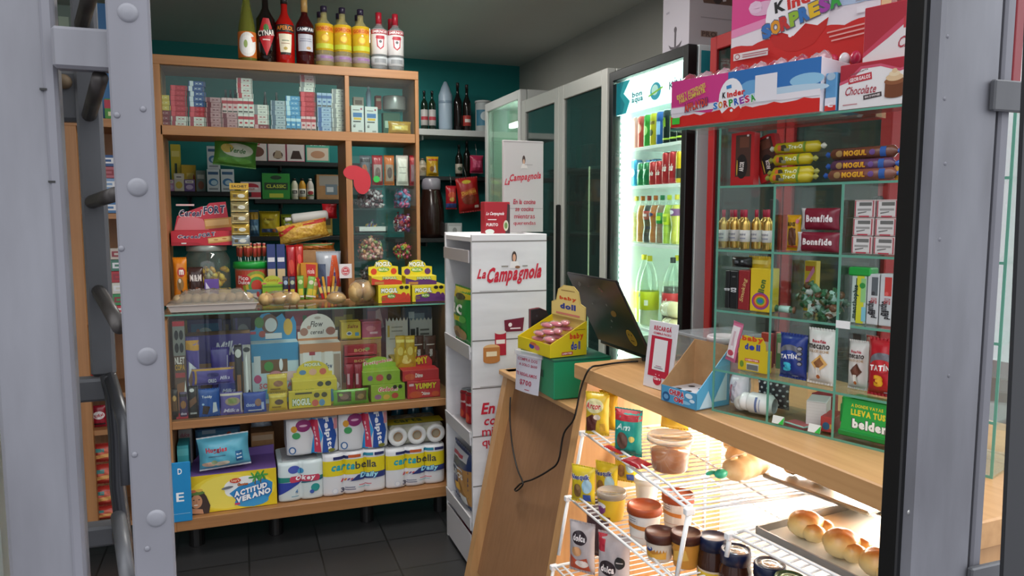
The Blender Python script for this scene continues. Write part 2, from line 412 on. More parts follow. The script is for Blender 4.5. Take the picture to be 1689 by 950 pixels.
fr.box(2.16, .95, 0, 2.26, 1.75, 1.0, PLASTER); fr.box(2.16, .95, 2.3, 2.26, 1.75, 2.67, PLASTER)
struct(fr, 'wall_right_front')
wn = struct(MB().box(2.19, .95, 1.0, 2.2, 1.75, 2.3, clear('f2f6f8', .25, 'ffffff', .05)), 'window_1')
wf = MB()
for a in ((.95, 1.0, .99, 2.3), (1.71, 1.0, 1.75, 2.3), (.99, 1.0, 1.71, 1.05), (.99, 2.25, 1.71, 2.3)): wf.box(2.18, a[0], a[1], 2.21, a[2], a[3], M('c9cacb', .4))
wf.build('window_frame', wn)

# ================================================================== back wall shelves
def slab(name, label, x0, x1, y0, y1, z, t, mat, cat='shelf', brackets=()):
    o = MB().box(x0, y0, -t, x1, y1, 0, mat, .003).build(name); put(o, label, cat, None, (0, 0, z))
    for bx in brackets:
        b = MB(); b.box(bx-.01, y1-.02, -t-.16, bx+.01, y1, -t, mat); b.prism([(bx-.006, -t-.03), (bx+.006, -t-.03), (bx+.006, -t), (bx-.006, -t)], y0+.05, y1, mat)
        b.build('bracket', o)
    return o
BSH = M('17191a', .5)
zA = pY(450, 266, 5.42).z; zB = pY(320, 316, 5.42).z; zB2 = pY(500, 329, 5.42).z; zC = pY(480, 390, 5.42).z
slab('wall_shelf', 'black shelf on the teal wall carrying the cake mix cartons', .11, 1.0, 5.42, 5.7, zA, .03, BSH, brackets=(.3, .75))
slab('wall_shelf', 'black shelf on the teal wall carrying small medicine and salt cartons', -.42, .10, 5.42, 5.7, zB, .03, BSH, brackets=(-.3, .0))
slab('wall_shelf', 'black shelf on the teal wall under the green pack and dressing bottles', .12, 1.0, 5.42, 5.7, zB2, .03, BSH, brackets=(.3, .75))
slab('wall_shelf', 'black shelf on the teal wall under the yellow pouches', -.42, 1.0, 5.42, 5.7, zC, .03, BSH, brackets=(-.2, .6))
zG = pY(745, 214, 5.38).z
slab('wall_shelf', 'pale grey shelf in the back corner under wine and beer bottles', 1.06, 2.14, 5.38, 5.7, zG, .045, M('b9bcba', .5), brackets=(1.3, 1.9))
zH = pY(745, 291, 5.42).z
slab('wall_shelf', 'black shelf in the back corner under the small yellow pack', 1.06, 2.14, 5.42, 5.7, zH, .03, BSH, brackets=(1.3, 1.9))
zI = pY(745, 392, 5.42).z
slab('wall_shelf', 'black lowest shelf in the back corner behind the white stand', 1.06, 2.14, 5.3, 5.7, zI, .03, BSH, brackets=(1.3, 1.9))

# ================================================================== long shop counter: base display case
BX0, BX1 = -.31, 1.0
base = empty('display_case', (.345, 3.42, 0)); put(base, 'long wooden glass-fronted display case holding toilet paper and sweets', 'display case')
bo = Vector((.345, 3.42, 0))
def part(parent, name, mb, off): o = mb.build(name, parent); o.location = -Vector(off); return o
part(base, 'bottom_board', MB().box(BX0+.02, 3.42, .125, BX1-.02, 3.95, .178, WX, .002), bo)
part(base, 'shelf_board', MB().box(BX0+.02, 3.42, .578, BX1-.02, 3.93, .613, WX, .002), bo)
part(base, 'rear_top_board', MB().box(BX0, 3.69, 1.05, BX1, 4.02, 1.082, WX, .002), bo)
part(base, 'side_panel', MB().box(BX0, 3.42, .125, BX0+.02, 3.95, 1.05, WZ, .001), bo)
part(base, 'side_panel', MB().box(BX1-.02, 3.42, .125, BX1, 3.95, 1.05, WZ, .001), bo)
part(base, 'back_panel', MB().box(BX0+.02, 3.93, .178, BX1-.02, 3.948, 1.05, WZ), bo)
for fx in (-.22, .125, .55, .92):
    part(base, 'foot', MB().cyl(.033, 0, .125, BLACK, 18, (fx, 3.56, 0)), bo)
part(base, 'front_glass', MB().box(BX0+.02, 3.424, .614, BX1-.02, 3.429, 1.07, GLASS), bo)
part(base, 'top_glass', MB().box(BX0, 3.42, 1.07, BX1, 3.72, 1.0765, GLASS), bo)
part(base, 'glass_edge', MB().box(BX0, 3.418, 1.07, BX1, 3.42, 1.0765, GEDGE), bo)
ZTOP = 1.0785; ZS2 = .6148; ZBOT = .1798
# hutch
HX0, HX1 = -.325, .868; ho = Vector((.27, 3.70, 1.082))
hut = empty('hutch', ho); put(hut, 'tall open wooden hutch standing on the back of the glass display case', 'cabinet')
HB = 4.0
part(hut, 'top_panel', MB().box(HX0, 3.70, 2.158, HX1, HB, 2.199, WX, .0015), ho)
part(hut, 'shelf_board', MB().box(HX0+.02, 3.70, 1.85, HX1-.02, HB, 1.893, WX, .0015), ho)
part(hut, 'side_panel', MB().box(HX0, 3.70, 1.082, HX0+.028, HB, 2.158, WZ, .001), ho)
part(hut, 'side_panel', MB().box(HX1-.018, 3.70, 1.082, HX1, HB, 2.158, WZ, .001), ho)
part(hut, 'divider', MB().box(.508, 3.70, 1.893, .528, HB, 2.158, WZ, .001), ho)
part(hut, 'divider', MB().box(.505, 3.70, 1.082, .535, HB, 1.85, WZ, .001), ho)
part(hut, 'bottom_rail', MB().box(.535, 3.70, 1.11, .85, HB, 1.16, WX, .001), ho)
part(hut, 'sliding_glass', MB().box(HX0+.03, 3.712, 1.893, .507, 3.716, 2.157, clear('d8efe6', .004, 'f4faf7', .02, .45)), ho)
part(hut, 'sliding_glass', MB().box(.529, 3.712, 1.893, .849, 3.716, 2.157, clear('d8efe6', .004, 'f4faf7', .02, .45)), ho)
part(hut, 'door_glass', MB().box(.536, 3.706, 1.162, .849, 3.711, 1.78, GLASS), ho)
for z in (1.265, 1.405, 1.525, 1.64): part(hut, 'glass_shelf', MB().box(.536, 3.72, z-.006, .849, HB-.02, z, GLASS), ho)
part(hut, 'glass_divider', MB().box(.705, 3.722, 1.17, .709, HB-.02, 1.519, GLASS), ho)
part(hut, 'glass_shelf', MB().box(.53, 3.83, 2.022, .848, HB-.01, 2.028, GLASS), ho)
ZCIG = 1.8948; ZHT = 2.2008
# left neighbour
lo_ = Vector((-.75, 3.6, 0))
lu = empty('side_cabinet', lo_); put(lu, 'wooden snack cabinet glimpsed between the bars of the grey gate', 'cabinet')
LX0, LX1 = -1.15, -.345
part(lu, 'top_board', MB().box(LX0, 3.6, 1.865, LX1, 3.95, 1.9, WX, .001), lo_)
part(lu, 'stile', MB().box(-.66, 3.6, .12, -.618, 3.63, 1.865, WZ, .001), lo_)
part(lu, 'side_panel', MB().box(LX1-.02, 3.6, .12, LX1, 3.95, 1.865, WZ), lo_)
part(lu, 'side_panel', MB().box(LX0, 3.6, .12, LX0+.02, 3.95, 1.865, WZ), lo_)
ZSC = pY(134, 526, 3.66).z
for z in (.13, .555, .715, ZSC, 1.50): part(lu, 'shelf_board', MB().box(LX0+.02, 3.615, z-.022, LX1-.02, 3.93, z, WX), lo_)
part(lu, 'back_panel', MB().box(LX0+.02, 3.93, .13, LX1-.02, 3.945, 1.865, WZ), lo_)
for fx in (-1.08, -.42): part(lu, 'foot', MB().cyl(.03, 0, .12, BLACK, 16, (fx, 3.7, 0)), lo_)

# ================================================================== service counter on the right
RZ = .043; co = Vector((1.03, 2.1, 0))
cnt = empty('shop_counter', co, RZ); put(cnt, 'long pale wooden shop counter with slanted open showcase front', 'counter')
def trap(x0, z0, x1, z1, xb): return [(x1, z0), (xb, z0), (xb, z1), (x0, z1)]
SL = .178
for y0 in (-1.27, 0.0, .66):
    MB().prism([(-.012-SL*.97, 0), (.55, 0), (.55, .972 if y0 < .5 else .87), (-.0 if y0 < .5 else .0, .972 if y0 < .5 else .87)], y0, y0+.045, CZ).build('side_panel', cnt)
MB().box(-.022, -1.30, .972, .57, .055, 1.02, CY, .003).build('countertop', cnt)
MB().box(-.02, .055, .85, .57, .72, .87, CY, .003).build('cash_desk_top', cnt)
MB().prism([(.035-SL*.97, .06), (.055-SL*.97, .06), (.055, .85), (.035, .85)], .045, .66, BRN).build('front_panel', cnt)
MB().box(.53, -1.225, .1, .55, 0, .972, M('e6e4de', .5)).build('back_panel', cnt)
MB().box(-.14, -1.225, .06, .53, 0, .10, CY).build('bottom_board', cnt)
lt = MB().tube([(.40, y, .945) for y in (-1.15, -.6, -.1)], .013, M('fff6e8', .5, 0, 14)); lt.build('lamp_tube', cnt)
lb = MB().box(.37, -1.19, .958, .43, -.06, .972, WHITE, .002); lb.build('lamp_holder', cnt)
def CW(x, y, z): return Matrix.Translation(co) @ Matrix.Rotation(RZ, 4, 'Z') @ Vector((x, y, z))
sl = lamp('showcase_light', CW(.40, -.62, .93), (0, 0, RZ), .05, 1.05, 9)
# wire racks
def rack(label, org, ang, x1, ln, z, drop, group='white wire racks in the showcase', nb=22, guard=True):
    """org = far front corner in counter space; the rack runs ln towards the near end"""
    o = MB(); y0, y1, x0 = -ln, 0, 0
    o.tube([(x0, y0, 0), (x0, y1, 0), (x1, y1, 0), (x1, y0, 0), (x0, y0, 0)], .004, WIRE, 6)
    for i in range(nb):
        y = y0+(y1-y0)*(i+.5)/nb; o.tube([(x0, y, .004), (x1, y, .004)], .0022, WIRE, 5)
    o.tube([((x0+x1)/2, y0, -.003), ((x0+x1)/2, y1, -.003)], .003, WIRE, 5)
    r = o.build('wire_rack'); put(r, label, 'rack', group, CW(org[0], org[1], z), RZ+ang)
    for (x, y) in ((x0, y0), (x0, y1), (x1, y0), (x1, y1)):
        xx = x-SL*drop*(1 if x == x0 else 0)
        MB().tube([(x, y, .0), (xx, y, -drop)], .0055, WIRE, 6).build('leg', r)
        MB().box(x-.012, y-.008, -.012, x+.012, y+.008, .0045, WHITE, .002).build('corner_bracket', r)
    if guard:
        g = MB(); g.tube([(x0+.005, y1-.02, .004), (x0+.005, y1-.05, .022), (x0+.005, y0+.1, .022), (x0+.012, y0+.06, .006), (x0+.012, y0+.01, .004)] if guard == 1 else [(x0+.012, y1-.01, .004), (x0+.012, y1-.03, .018), (x0+.012, y0+.03, .018), (x0+.012, y0+.01, .004)], .0035, WIRE, 6); g.build('guard_wire', r)
    return r
ZR1, ZR2, ZR3, ZR4, ZR5 = .825, .632, .42, .80, .56
rack('upper white wire rack holding the pudding tub and baguettes', (-.046, -.057), -.10, .44, .635, ZR1, .18)
rack('middle white wire rack holding the caramel pots', (-.105, -.075), -.03, .50, .572, ZR2, .18)
rack('lowest white wire rack holding the milk pouches', (-.153, -.075), .0, .62, .60, ZR3, .31)
rack('white wire rack holding the pastry tray', (-.07, -.785), .10, .52, .40, ZR4, .05, nb=16, guard=2)
rack('white wire rack under the pastry tray holding the glass jars', (-.115, -.70), .0, .58, .50, ZR5, .445, nb=16, guard=False)

# ================================================================== coolers along the right wall
def cooler(name, label, x, y0, y1, z1, frame, doors=1, inner='dfe4e2', fw=.045, body=.44, shelves=(), led=None, header=None, glass=None, handle=None, side=None, group=None, z0=.06):
    o = empty(name, (x, (y0+y1)/2, 0)); put(o, label, 'fridge', group); off = Vector((x, (y0+y1)/2, 0))
    fm = M(frame, .35) if isinstance(frame, str) else frame; im = M(inner, .4)
    b = MB(); sd = M(side or frame, .4)
    b.box(x+.05, y0, z0, x+body, y0+.03, z1, sd, .002); b.box(x+.05, y1-.03, z0, x+body, y1, z1, sd, .002)
    b.box(x+body-.03, y0+.03, z0, x+body, y1-.03, z1, sd); b.box(x+.05, y0+.03, z1-.04, x+body, y1-.03, z1, sd); b.box(x+.05, y0+.03, z0, x+body, y1-.03, z0+.06, sd)
    part(o, 'body', b, off)
    l = MB(); l.box(x+.055, y0+.03, z0+.06, x+body-.03, y0+.036, z1-.04, im); l.box(x+.055, y1-.036, z0+.06, x+body-.03, y1-.03, z1-.04, im); l.box(x+body-.036, y0+.036, z0+.06, x+body-.03, y1-.036, z1-.04, im)
    part(o, 'liner', l, off)
    part(o, 'plinth', MB().box(x+.06, y0+.02, 0, x+body-.02, y1-.02, z0, BLACK), off)
    dw = (y1-y0)/doors
    for k in range(doors):
        a, c = y0+k*dw+.003, y0+(k+1)*dw-.003; d = MB()
        for r in ((a, a+fw, z0+.02, z1), (c-fw, c, z0+.02, z1)): d.box(x, r[0], r[2], x+.045, r[1], r[3], fm, .003)
        d.box(x, a+fw, z1-fw*1.3, x+.045, c-fw, z1, fm, .003); d.box(x, a+fw, z0+.02, x+.045, c-fw, z0+.02+fw*1.6, fm, .003)
        dd = part(o, 'door', d, off)
        q = MB().box(x+.012, a+fw, z0+.02+fw*1.6, x+.018, c-fw, z1-fw*1.3, glass or GLASS).build('glass_pane', dd)
        if handle: MB().box(x-.022, (a+.012 if handle == 'near' else c-.04), .95, x, (a+.04 if handle == 'near' else c-.012), 1.55, BLACK, .005).build('handle', dd)
    for z in shelves:
        s = MB(); s.box(x+.075, y0+.045, z-.014, x+.082, y1-.045, z, WHITE, .001)
        for i in range(26):
            yy = y0+.05+(y1-y0-.1)*i/25; s.tube([(x+.08, yy, z-.004), (x+body-.05, yy, z-.004)], .002, WIRE, 4)
        part(o, 'shelf', s, off)
    return o, off
CB, cbo = cooler('drinks_cooler', 'black framed drinks cooler brightly lit inside and full of cans and bottles', 1.70, 2.60, 3.275, 2.17, '101112', fw=.035, shelves=(1.808, 1.63, 1.36, .965), side='c9d2d4', inner='e8f1ee', glass=clear('d8efe6', .0, 'f6fffb'))
hd = MB().box(1.722, 2.64, 1.965, 1.735, 3.235, 2.115, M('cfeef0', .4, 0, .9))
HDW, HDH = .595, .15
hm = lambda u, v, o: (1.722-o, 2.9375-u, 1.965+v)
art(hd, hm, HDW, HDH, [('p', [(0, 0), (.16, .0), (.22, .35), (.12, .62), (.22, 1), (0, 1)], '2fa6bd'), ('p', [(.0, 0), (.1, 0), (.14, .3), (.06, .6), (.12, 1), (0, 1)], '1a7f98'),
    ('t', 'bon', .33, .50, .15, .16, '16627a', {'b': .03}), ('t', 'aqua', .335, .30, .17, .17, '16627a', {'b': .03}),
    ('e', .60, .42, .15, .5, '4aa3c4'), ('e', .59, .46, .09, .3, 'd7ecf0'), ('r', .6, .4, .2, .05, '9cc23a', 12), ('t', 'KIN', .86, .45, .15, .22, '1f4a52', {'b': .01}), ('p', [(.845, .64), (.86, .60), (.875, .64), (.86, .62)], '1f4a52')])
part(CB, 'lit_header', hd, cbo)
part(CB, 'led_strip', MB().box(1.752, 3.215, .25, 1.772, 3.236, 1.95, M('f2fff4', .5, 0, 9)), cbo)
part(CB, 'led_strip', MB().box(1.752, 2.64, .25, 1.772, 2.652, 1.95, M('f2fff4', .5, 0, 12)), cbo)
part(CB, 'led_strip', MB().box(1.755, 2.70, 2.118, 1.775, 3.2, 2.126, M('f2fff4', .5, 0, 9)), cbo)  # top strip is an added glow that brightens the bottles and cans
ld = MB()
for i in range(60): ld.box(1.748, 3.231, .3+i*.0275, 1.752, 3.239, .313+i*.0275, M('9fb0a8', .5))
part(CB, 'led_clip_row', ld, cbo)
gs = MB().box(1.76, 2.5995, .1, 2.1, 2.5998, 2.15, M('cfd6d8', .4)); art(gs, lambda u, v, o: (1.93+u, 2.5995-o, .1+v), .34, 1.6, [('p', [(0, 1.12), (1, 1.12), (1, 1.28), (0, 1.28)], '1c8a96'), ('p', [(0, .2), (1, .32), (1, .55), (0, .43)], '157f8c'), ('p', [(0, 0), (1, 0), (1, .32), (0, .2)], '1b95a3'), ('p', [(0, .24), (1, .36), (1, .40), (0, .28)], '1c2f4e')])
part(CB, 'side_graphic', gs, cbo)
W2, w2o = cooler('drinks_cooler', 'grey-white two-door cooler with unlit dark glass next to the lit one', 1.70, 3.29, 4.45, 2.2, 'b9bab4', doors=2, inner='3c4644', fw=.06, shelves=(1.75, 1.4, 1.05, .7, .4), handle='far', glass=clear('4a5854', .3, 'b9c9c4', .05, 1.4))
part(W2, 'led_strip', MB().box(1.77, 3.62, .6, 1.775, 3.628, 1.75, M('e9efc0', .5, 0, 1.6)), w2o)
part(W2, 'led_strip', MB().box(1.77, 4.02, .6, 1.775, 4.028, 1.6, M('e9efc0', .5, 0, 1.6)), w2o)
W3, w3o = cooler('drinks_cooler', 'white single-door cooler with pale green lit interior in the back corner', 1.70, 4.47, 5.19, 2.28, 'd0d2cf', inner='b8cfc0', fw=.045, shelves=(1.45, 1.15, .85, .5), glass=clear('cfe8dc', .12, 'e4f2ea'))
part(W3, 'lamp_tube', MB().box(1.80, 4.62, 2.09, 1.83, 4.95, 2.12, M('f4fff6', .5, 0, 8)), w3o)
RC, rco = cooler('drinks_cooler', 'red framed cooler behind the glass sweets cabinet', 1.73, 1.62, 2.50, 2.17, '8f1519', doors=2, inner='8f9692', fw=.04, body=.42, shelves=(1.7, 1.35, 1.0), glass=clear('3a4844', .3, 'c9d6d2'), handle='near')

# ================================================================== white cardboard floor stand
S0 = Vector((.877, 2.85, 0)); SWD, SDP, SHT = .325, .42, 1.417
st = empty('cardboard_stand', S0 + Vector((SWD/2, SDP/2, 0))); so = S0 + Vector((SWD/2, SDP/2, 0)); put(st, 'white printed cardboard floor stand with red script lettering beside the counter', 'display stand')
CARD = noisy('white_planks', 'd2d1d3', 'e4e3e5', (3, 3, 14), .55)
sp = MB().box(.877, 2.85, 0, .877+SWD, 2.868, SHT, CARD, .002)
pl = [('r', .5, z, 1, .0035, '77736f') for z in (.98, .834, .696, .557, .415, .267, .12)] + [('r', .35, z+.004, .5, .002, 'a7a3a0') for z in (.834, .557, .415)]
pl += [('t', 'La', .135, .888, .11, .028, 'c41c34', {'sh': .3, 'b': .035}), ('t', 'Campagnola', .56, .882, .74, .056, 'c41c34', {'sh': .3, 'b': .04, 'rot': 4}),
   ('e', .555, .934, .065, .034, '3a2622'), ('e', .555, .932, .042, .022, 'd2a184'), ('p', [(.49, .902), (.63, .902), (.605, .922), (.51, .922)], 'e8e4e2'), ('e', .60, .905, .07, .008, '8a5a3a'),
   ('r', .43, .908, .09, .004, '8f8880'), ('r', .70, .908, .07, .004, '8f8880'),
   ('p', [(.43, .718), (.67, .718), (.69, .758), (.42, .752)], '6e1730'), ('e', .50, .738, .05, .012, 'f0e8e8'), ('r', .57, .727, .14, .004, 'e8d8dc'),
   ('r', .37, .684, .15, .068, 'b01b33'), ('r', .37, .69, .12, .012, 'efe6e0'), ('e', .37, .718, .15, .012, 'd8d4d0'), ('e', .25, .674, .22, .02, 'e0b27a'), ('r', .25, .656, .22, .038, 'b9773c'), ('e', .25, .637, .22, .018, 'b9773c'), ('r', .25, .656, .14, .014, 'ead9b8'),
   ('t', 'En la', .30, .497, .36, .034, 'c41e36', {'sh': .2, 'b': .03}), ('t', 'cocina se', .46, .460, .62, .026, 'c41e36', {'sh': .2, 'b': .02}), ('t', 'mientras', .42, .428, .60, .026, 'c41e36', {'b': .01}), ('t', 'querendas', .45, .394, .66, .032, 'c41e36', {'b': .01})]
art(sp, lambda u, v, o: (.877+SWD/2+u, 2.85-o, v), SWD, SHT, pl)
part(st, 'printed_side_panel', sp, so)
part(st, 'side_panel', MB().box(.877, 2.85+SDP-.018, 0, .877+SWD, 2.85+SDP, SHT, CARD, .002), so)
part(st, 'back_panel', MB().box(.877+SWD-.015, 2.868, 0, .877+SWD, 2.85+SDP-.018, SHT, CARD), so)
part(st, 'top_board', MB().box(.88, 2.868, SHT-.03, .877+SWD-.015, 2.85+SDP-.018, SHT-.012, CARD), so)
SZ = [pX(757, y, .877).z for y in (570, 704, 836)]
for z in SZ:
    part(st, 'shelf', MB().box(.88, 2.868, z-.01, .877+SWD-.015, 2.85+SDP-.018, z, CARD), so)
    part(st, 'shelf_lip', MB().prism([(.868, z+.028), (.872, z-.03), (.878, z-.03), (.874, z+.028)], 2.87, 2.85+SDP-.02, M('c9c7ca', .5)), so)
z = pX(757, 418, .877).z
part(st, 'header_lip', MB().box(.868, 2.87, z-.03, .874, 2.85+SDP-.02, z+.02, M('b3aeb0', .5)), so)
part(st, 'base_graphic', MB().box(.872, 2.872, .02, .877, 2.85+SDP-.022, SZ[2]-.05, M('c9c5c7', .5)), so)

# ================================================================== glass sweets cabinet on the counter
cabA = Vector((1.077, 1.508, 1.02)); U = Vector((.3223, -.9466, 0)); NV = Vector((-.9466, -.3223, 0)); CRZ = math.atan2(U.y, U.x)
CROT = Matrix.Translation(cabA) @ Matrix.Rotation(CRZ, 4, 'Z')
def KW(u, k, z): return CROT @ Vector((u, k, z-1.02))     # u to the right, k depth into the cabinet
def onC(x, y, k=0):
    r = ray(x, y); p0 = cabA-NV*k; t = ((p0-EYE).dot(NV))/r.dot(NV); p = EYE+r*t; return ((p-cabA).dot(U), p.z)
cab = empty('glass_cabinet', cabA, CRZ); put(cab, 'glass sweets cabinet with green edges standing on the wooden counter', 'display cabinet')
KD = .17; KL = .61; KZ = [0, .10, .245, .39, .54, .685]
def kbox(name, x0, y0, z0, x1, y1, z1, m): return MB().box(x0, y0, z0, x1, y1, z1, m).build(name, cab)
for z in KZ:
    x0 = -.145 if z > .6 else 0
    kbox('glass_shelf', x0, 0, z, KL, KD, z+.005, GLASS); kbox('glass_edge', x0, -.0016, z, KL, 0, z+.005, GEDGE)
for i, x in enumerate((0, .148, .304, .455, .605)):
    top = .68 if i in (0, 4) else .54
    kbox('glass_divider', x, .001, .005, x+.005, KD, top, GLASS); kbox('glass_edge', x, -.0012, .005, x+.005, .0006, top, GEDGE)
kbox('back_glass', 0, KD, 0, KL, KD+.004, .685, GLASS)
kbox('led_strip', .36, KD-.012, .545, .368, KD-.004, .68, M('ffffff', .5, 0, 3))  # glowing bar standing in for bright LED dots reflected in the glass
CABZ = [1.0268+z for z in KZ]; SZ = [q+.0018 for q in SZ]; zA, zB, zB2, zC, zG, zH, zI = [q+.0018 for q in (zA, zB, zB2, zC, zG, zH, zI)]

# ================================================================== grey steel gate in the doorway
g1 = empty('gate', (-.10, .85, 0)); put(g1, 'silver painted steel gate leaf with wide post, riveted strap and dark inner bars', 'gate')
go = Vector((-.10, .85, 0))
def gx(px, py, Y): return pY(px, py, Y).x
m_ = MB(); xa = gx(-6, 500, .86); xb = gx(124, 500, .86)
m_.box(xa, .84, .02, xb, .862, 2.4, SILVER2, .004); m_.box(xb-.012, .836, .02, xb, .842, 2.4, SILVER, .003)
for px, py in ((73, 148), (87, 300)): p = pY(px, py, .84); m_.box(p.x-.003, .8355, p.z-.001, p.x+.003, .8405, p.z+.001, BLACK)
part(g1, 'post', m_, go)
m_ = MB(); m_.box(gx(-40, 500, .9), .87, .02, gx(-12, 500, .9), .93, 2.4, M('8f958f', .5), .004); part(g1, 'post', m_, go)
xa = gx(200, 500, .81); xb = gx(270, 500, .81)
stp = part(g1, 'strap', MB().box(xa, .805, .02, xb, .815, 2.4, SILVER, .002), go)
for px, py in ((211, 21), (227, 309), (243, 588), (258, 855)):
    p = pY(px, py, .805); T = Matrix.Translation(p) @ Matrix.Rotation(PI/2, 4, 'X')
    part(g1, 'rivet', MB().lathe([(0, .0022), (.006, .002), (.0085, .001), (.0098, -.001)], SILVER2, 20, T=T), go)
for px, py in ((200, 410), (222, 750), (243, 905), (236, 180), (193, 190)):
    p = pY(px, py, .805); part(g1, 'weld_bump', MB().blob(tuple(p), (.003, .0015, .003), SILVER, 8, 6), go)
q0 = pY(90, 114, .83); q1 = pY(186, 52, .83); part(g1, 'bracket', MB().box(q0.x, .82, q0.z, q1.x, .84, q1.z, SILVER2, .003), go)
xa = gx(137, 400, .95); xb = gx(179, 400, .95); zt = pY(150, 622, .95).z
part(g1, 'inner_bar', MB().box(xa, .95, zt, xb, .962, 2.4, DKMETAL, .003), go)
for y in (646, 888):
    q0 = pY(125, y+18, .945); q1 = pY(190, y-24, .945); part(g1, 'cross_bar', MB().box(q0.x-.03, .94, q0.z, q1.x, .965, q1.z, DKMETAL, .003), go)
q0 = pY(95, 200, .96); q1 = pY(140, 118, .96); part(g1, 'hinge_plate', MB().box(q0.x, .955, q0.z, q1.x, .975, q1.z, DKMETAL, .004), go)
p = pY(106, 135, .955); part(g1, 'bolt', MB().lathe([(0, .01), (.006, .01), (.008, .004), (.008, 0)], M('6b5a45', .6, .4), 12, T=Matrix.Translation(p) @ Matrix.Rotation(PI/2, 4, 'X')), go)
for (a, b) in (((135, 40), (152, -22)), ((147, 190), (165, 128)), ((152, 333), (192, 320)), ((163, 480), (198, 540))):
    part(g1, 'rod', MB().tube([pY(a[0], a[1], .952), pY(b[0], b[1], .83)], .0075, M('3a3634', .45, .3), 12), go)
hp = [(178, 618), (186, 650), (192, 720), (194, 800), (203, 870), (215, 950)]
part(g1, 'handle_rod', MB().tube([pY(x, y, .935) for x, y in hp], .0085, M('35363a', .3, .4), 12), go)
part(g1, 'handle_rod', MB().tube([pY(182, 622, .935), pY(206, 700, .86), pY(212, 800, .84)], .007, M('35363a', .35, .4), 12), go)
part(g1, 'rod', MB().tube([pY(195, 850, .93), pY(212, 960, .84)], .008, DKMETAL, 10), go)
g2 = empty('gate', (.87, .70, 0)); put(g2, 'silver steel gate post with black edge strip right of the counter', 'gate'); g2o = Vector((.87, .70, 0))
def tilt(px0, px1, Y0, t, mat, name, c=.002):
    xa = gx(px0, 475, Y0); xb = gx(px1, 475, Y0); return part(g2, name, MB().box(xa, Y0, .02, xb, Y0+t, 2.4, mat, c), g2o)
tilt(1502, 1525, .72, .03, BLACK, 'edge_strip'); tilt(1524, 1534, .715, .03, M('6b6558', .7), 'edge_trim')
tilt(1532, 1628, .70, .05, SILVER2, 'post', .004); tilt(1628, 1632, .705, .04, M('3b3c40', .6), 'seam')
tilt(1632, 1648, .70, .05, SILVER, 'post', .003)
q0 = pY(1640, 182, .69); part(g2, 'cross_bar', MB().box(q0.x, .69, q0.z, q0.x+.25, .699, q0.z+.039, DKMETAL, .002), g2o)
q0 = pY(1604, 945, .69); part(g2, 'cross_bar', MB().box(q0.x, .69, q0.z-.03, q0.x+.25, .699, q0.z+.005, DKMETAL, .002), g2o)
p = pY(1497, 857, .718); part(g2, 'lock', MB().box(p.x-.006, .712, p.z-.035, p.x+.006, .722, p.z+.035, M('25262a', .3, .6), .002), g2o)
p = pY(1500, 845, .711); part(g2, 'screw', MB().lathe([(0, .0015), (.0035, .001), (.004, 0)], M('9a9a98', .3, .8), 12, T=Matrix.Translation(p) @ Matrix.Rotation(PI/2, 4, 'X')), g2o)
for px, py in ((1558, 163), (1563, 60), (1559, 270), (1550, 395), (1565, 620)):
    p = pY(px, py, .70); part(g2, 'weld_bump', MB().blob(tuple(p), (.0025, .001, .0025), SILVER, 8, 6), g2o)
g3 = empty('gate', (.85, .6, 0)); put(g3, 'dark steel bar at the right edge of the doorway', 'gate')
_t = pY(1691, 150, .6); _b = pY(1655, 950, .6); _sl = (_t.x-_b.x)/(_t.z-_b.z)
part(g3, 'bar', MB().prism([(_b.x+_sl*(.02-_b.z), .02), (_b.x+_sl*(.02-_b.z)+.05, .02), (_t.x+_sl*(2.3-_t.z)+.05, 2.3), (_t.x+_sl*(2.3-_t.z), 2.3)], .6, .605, M('26272a', .5)), Vector((.85, .6, 0)))
# ================================================================== goods helpers
def span(x0, x1, y, Y): a = pY(x0, y, Y).x; b = pY(x1, y, Y).x; return (a+b)/2, b-a
def K(name, label, cat, x0, x1, yt, Y, z, d, col, spec=(), yb=None, **k):
    """carton whose front face fills pixels x0..x1, top at yt, standing on height z at distance Y"""
    xm = (x0+x1)/2
    if z is None: z = pY(xm, yb, Y).z
    X, w = span(x0, x1, yt+10, Y); h = pY(xm, yt, Y).z-z
    return carton(name, label, cat, (X, Y, z), w, d, h, col, spec, **k)
def B(name, label, cat, x0, x1, yt, Y, z, d, col, spec=(), yb=None, **k):
    xm = (x0+x1)/2
    if z is None: z = pY(xm, yb, Y).z
    X, w = span(x0, x1, yt+10, Y); h = (pY(xm, yt, Y).z-z)/1.09
    return bag(name, label, cat, (X, Y, z), w, h, d, col, spec, **k)
ORD = 'bottom second third fourth fifth sixth seventh eighth ninth tenth eleventh'.split()

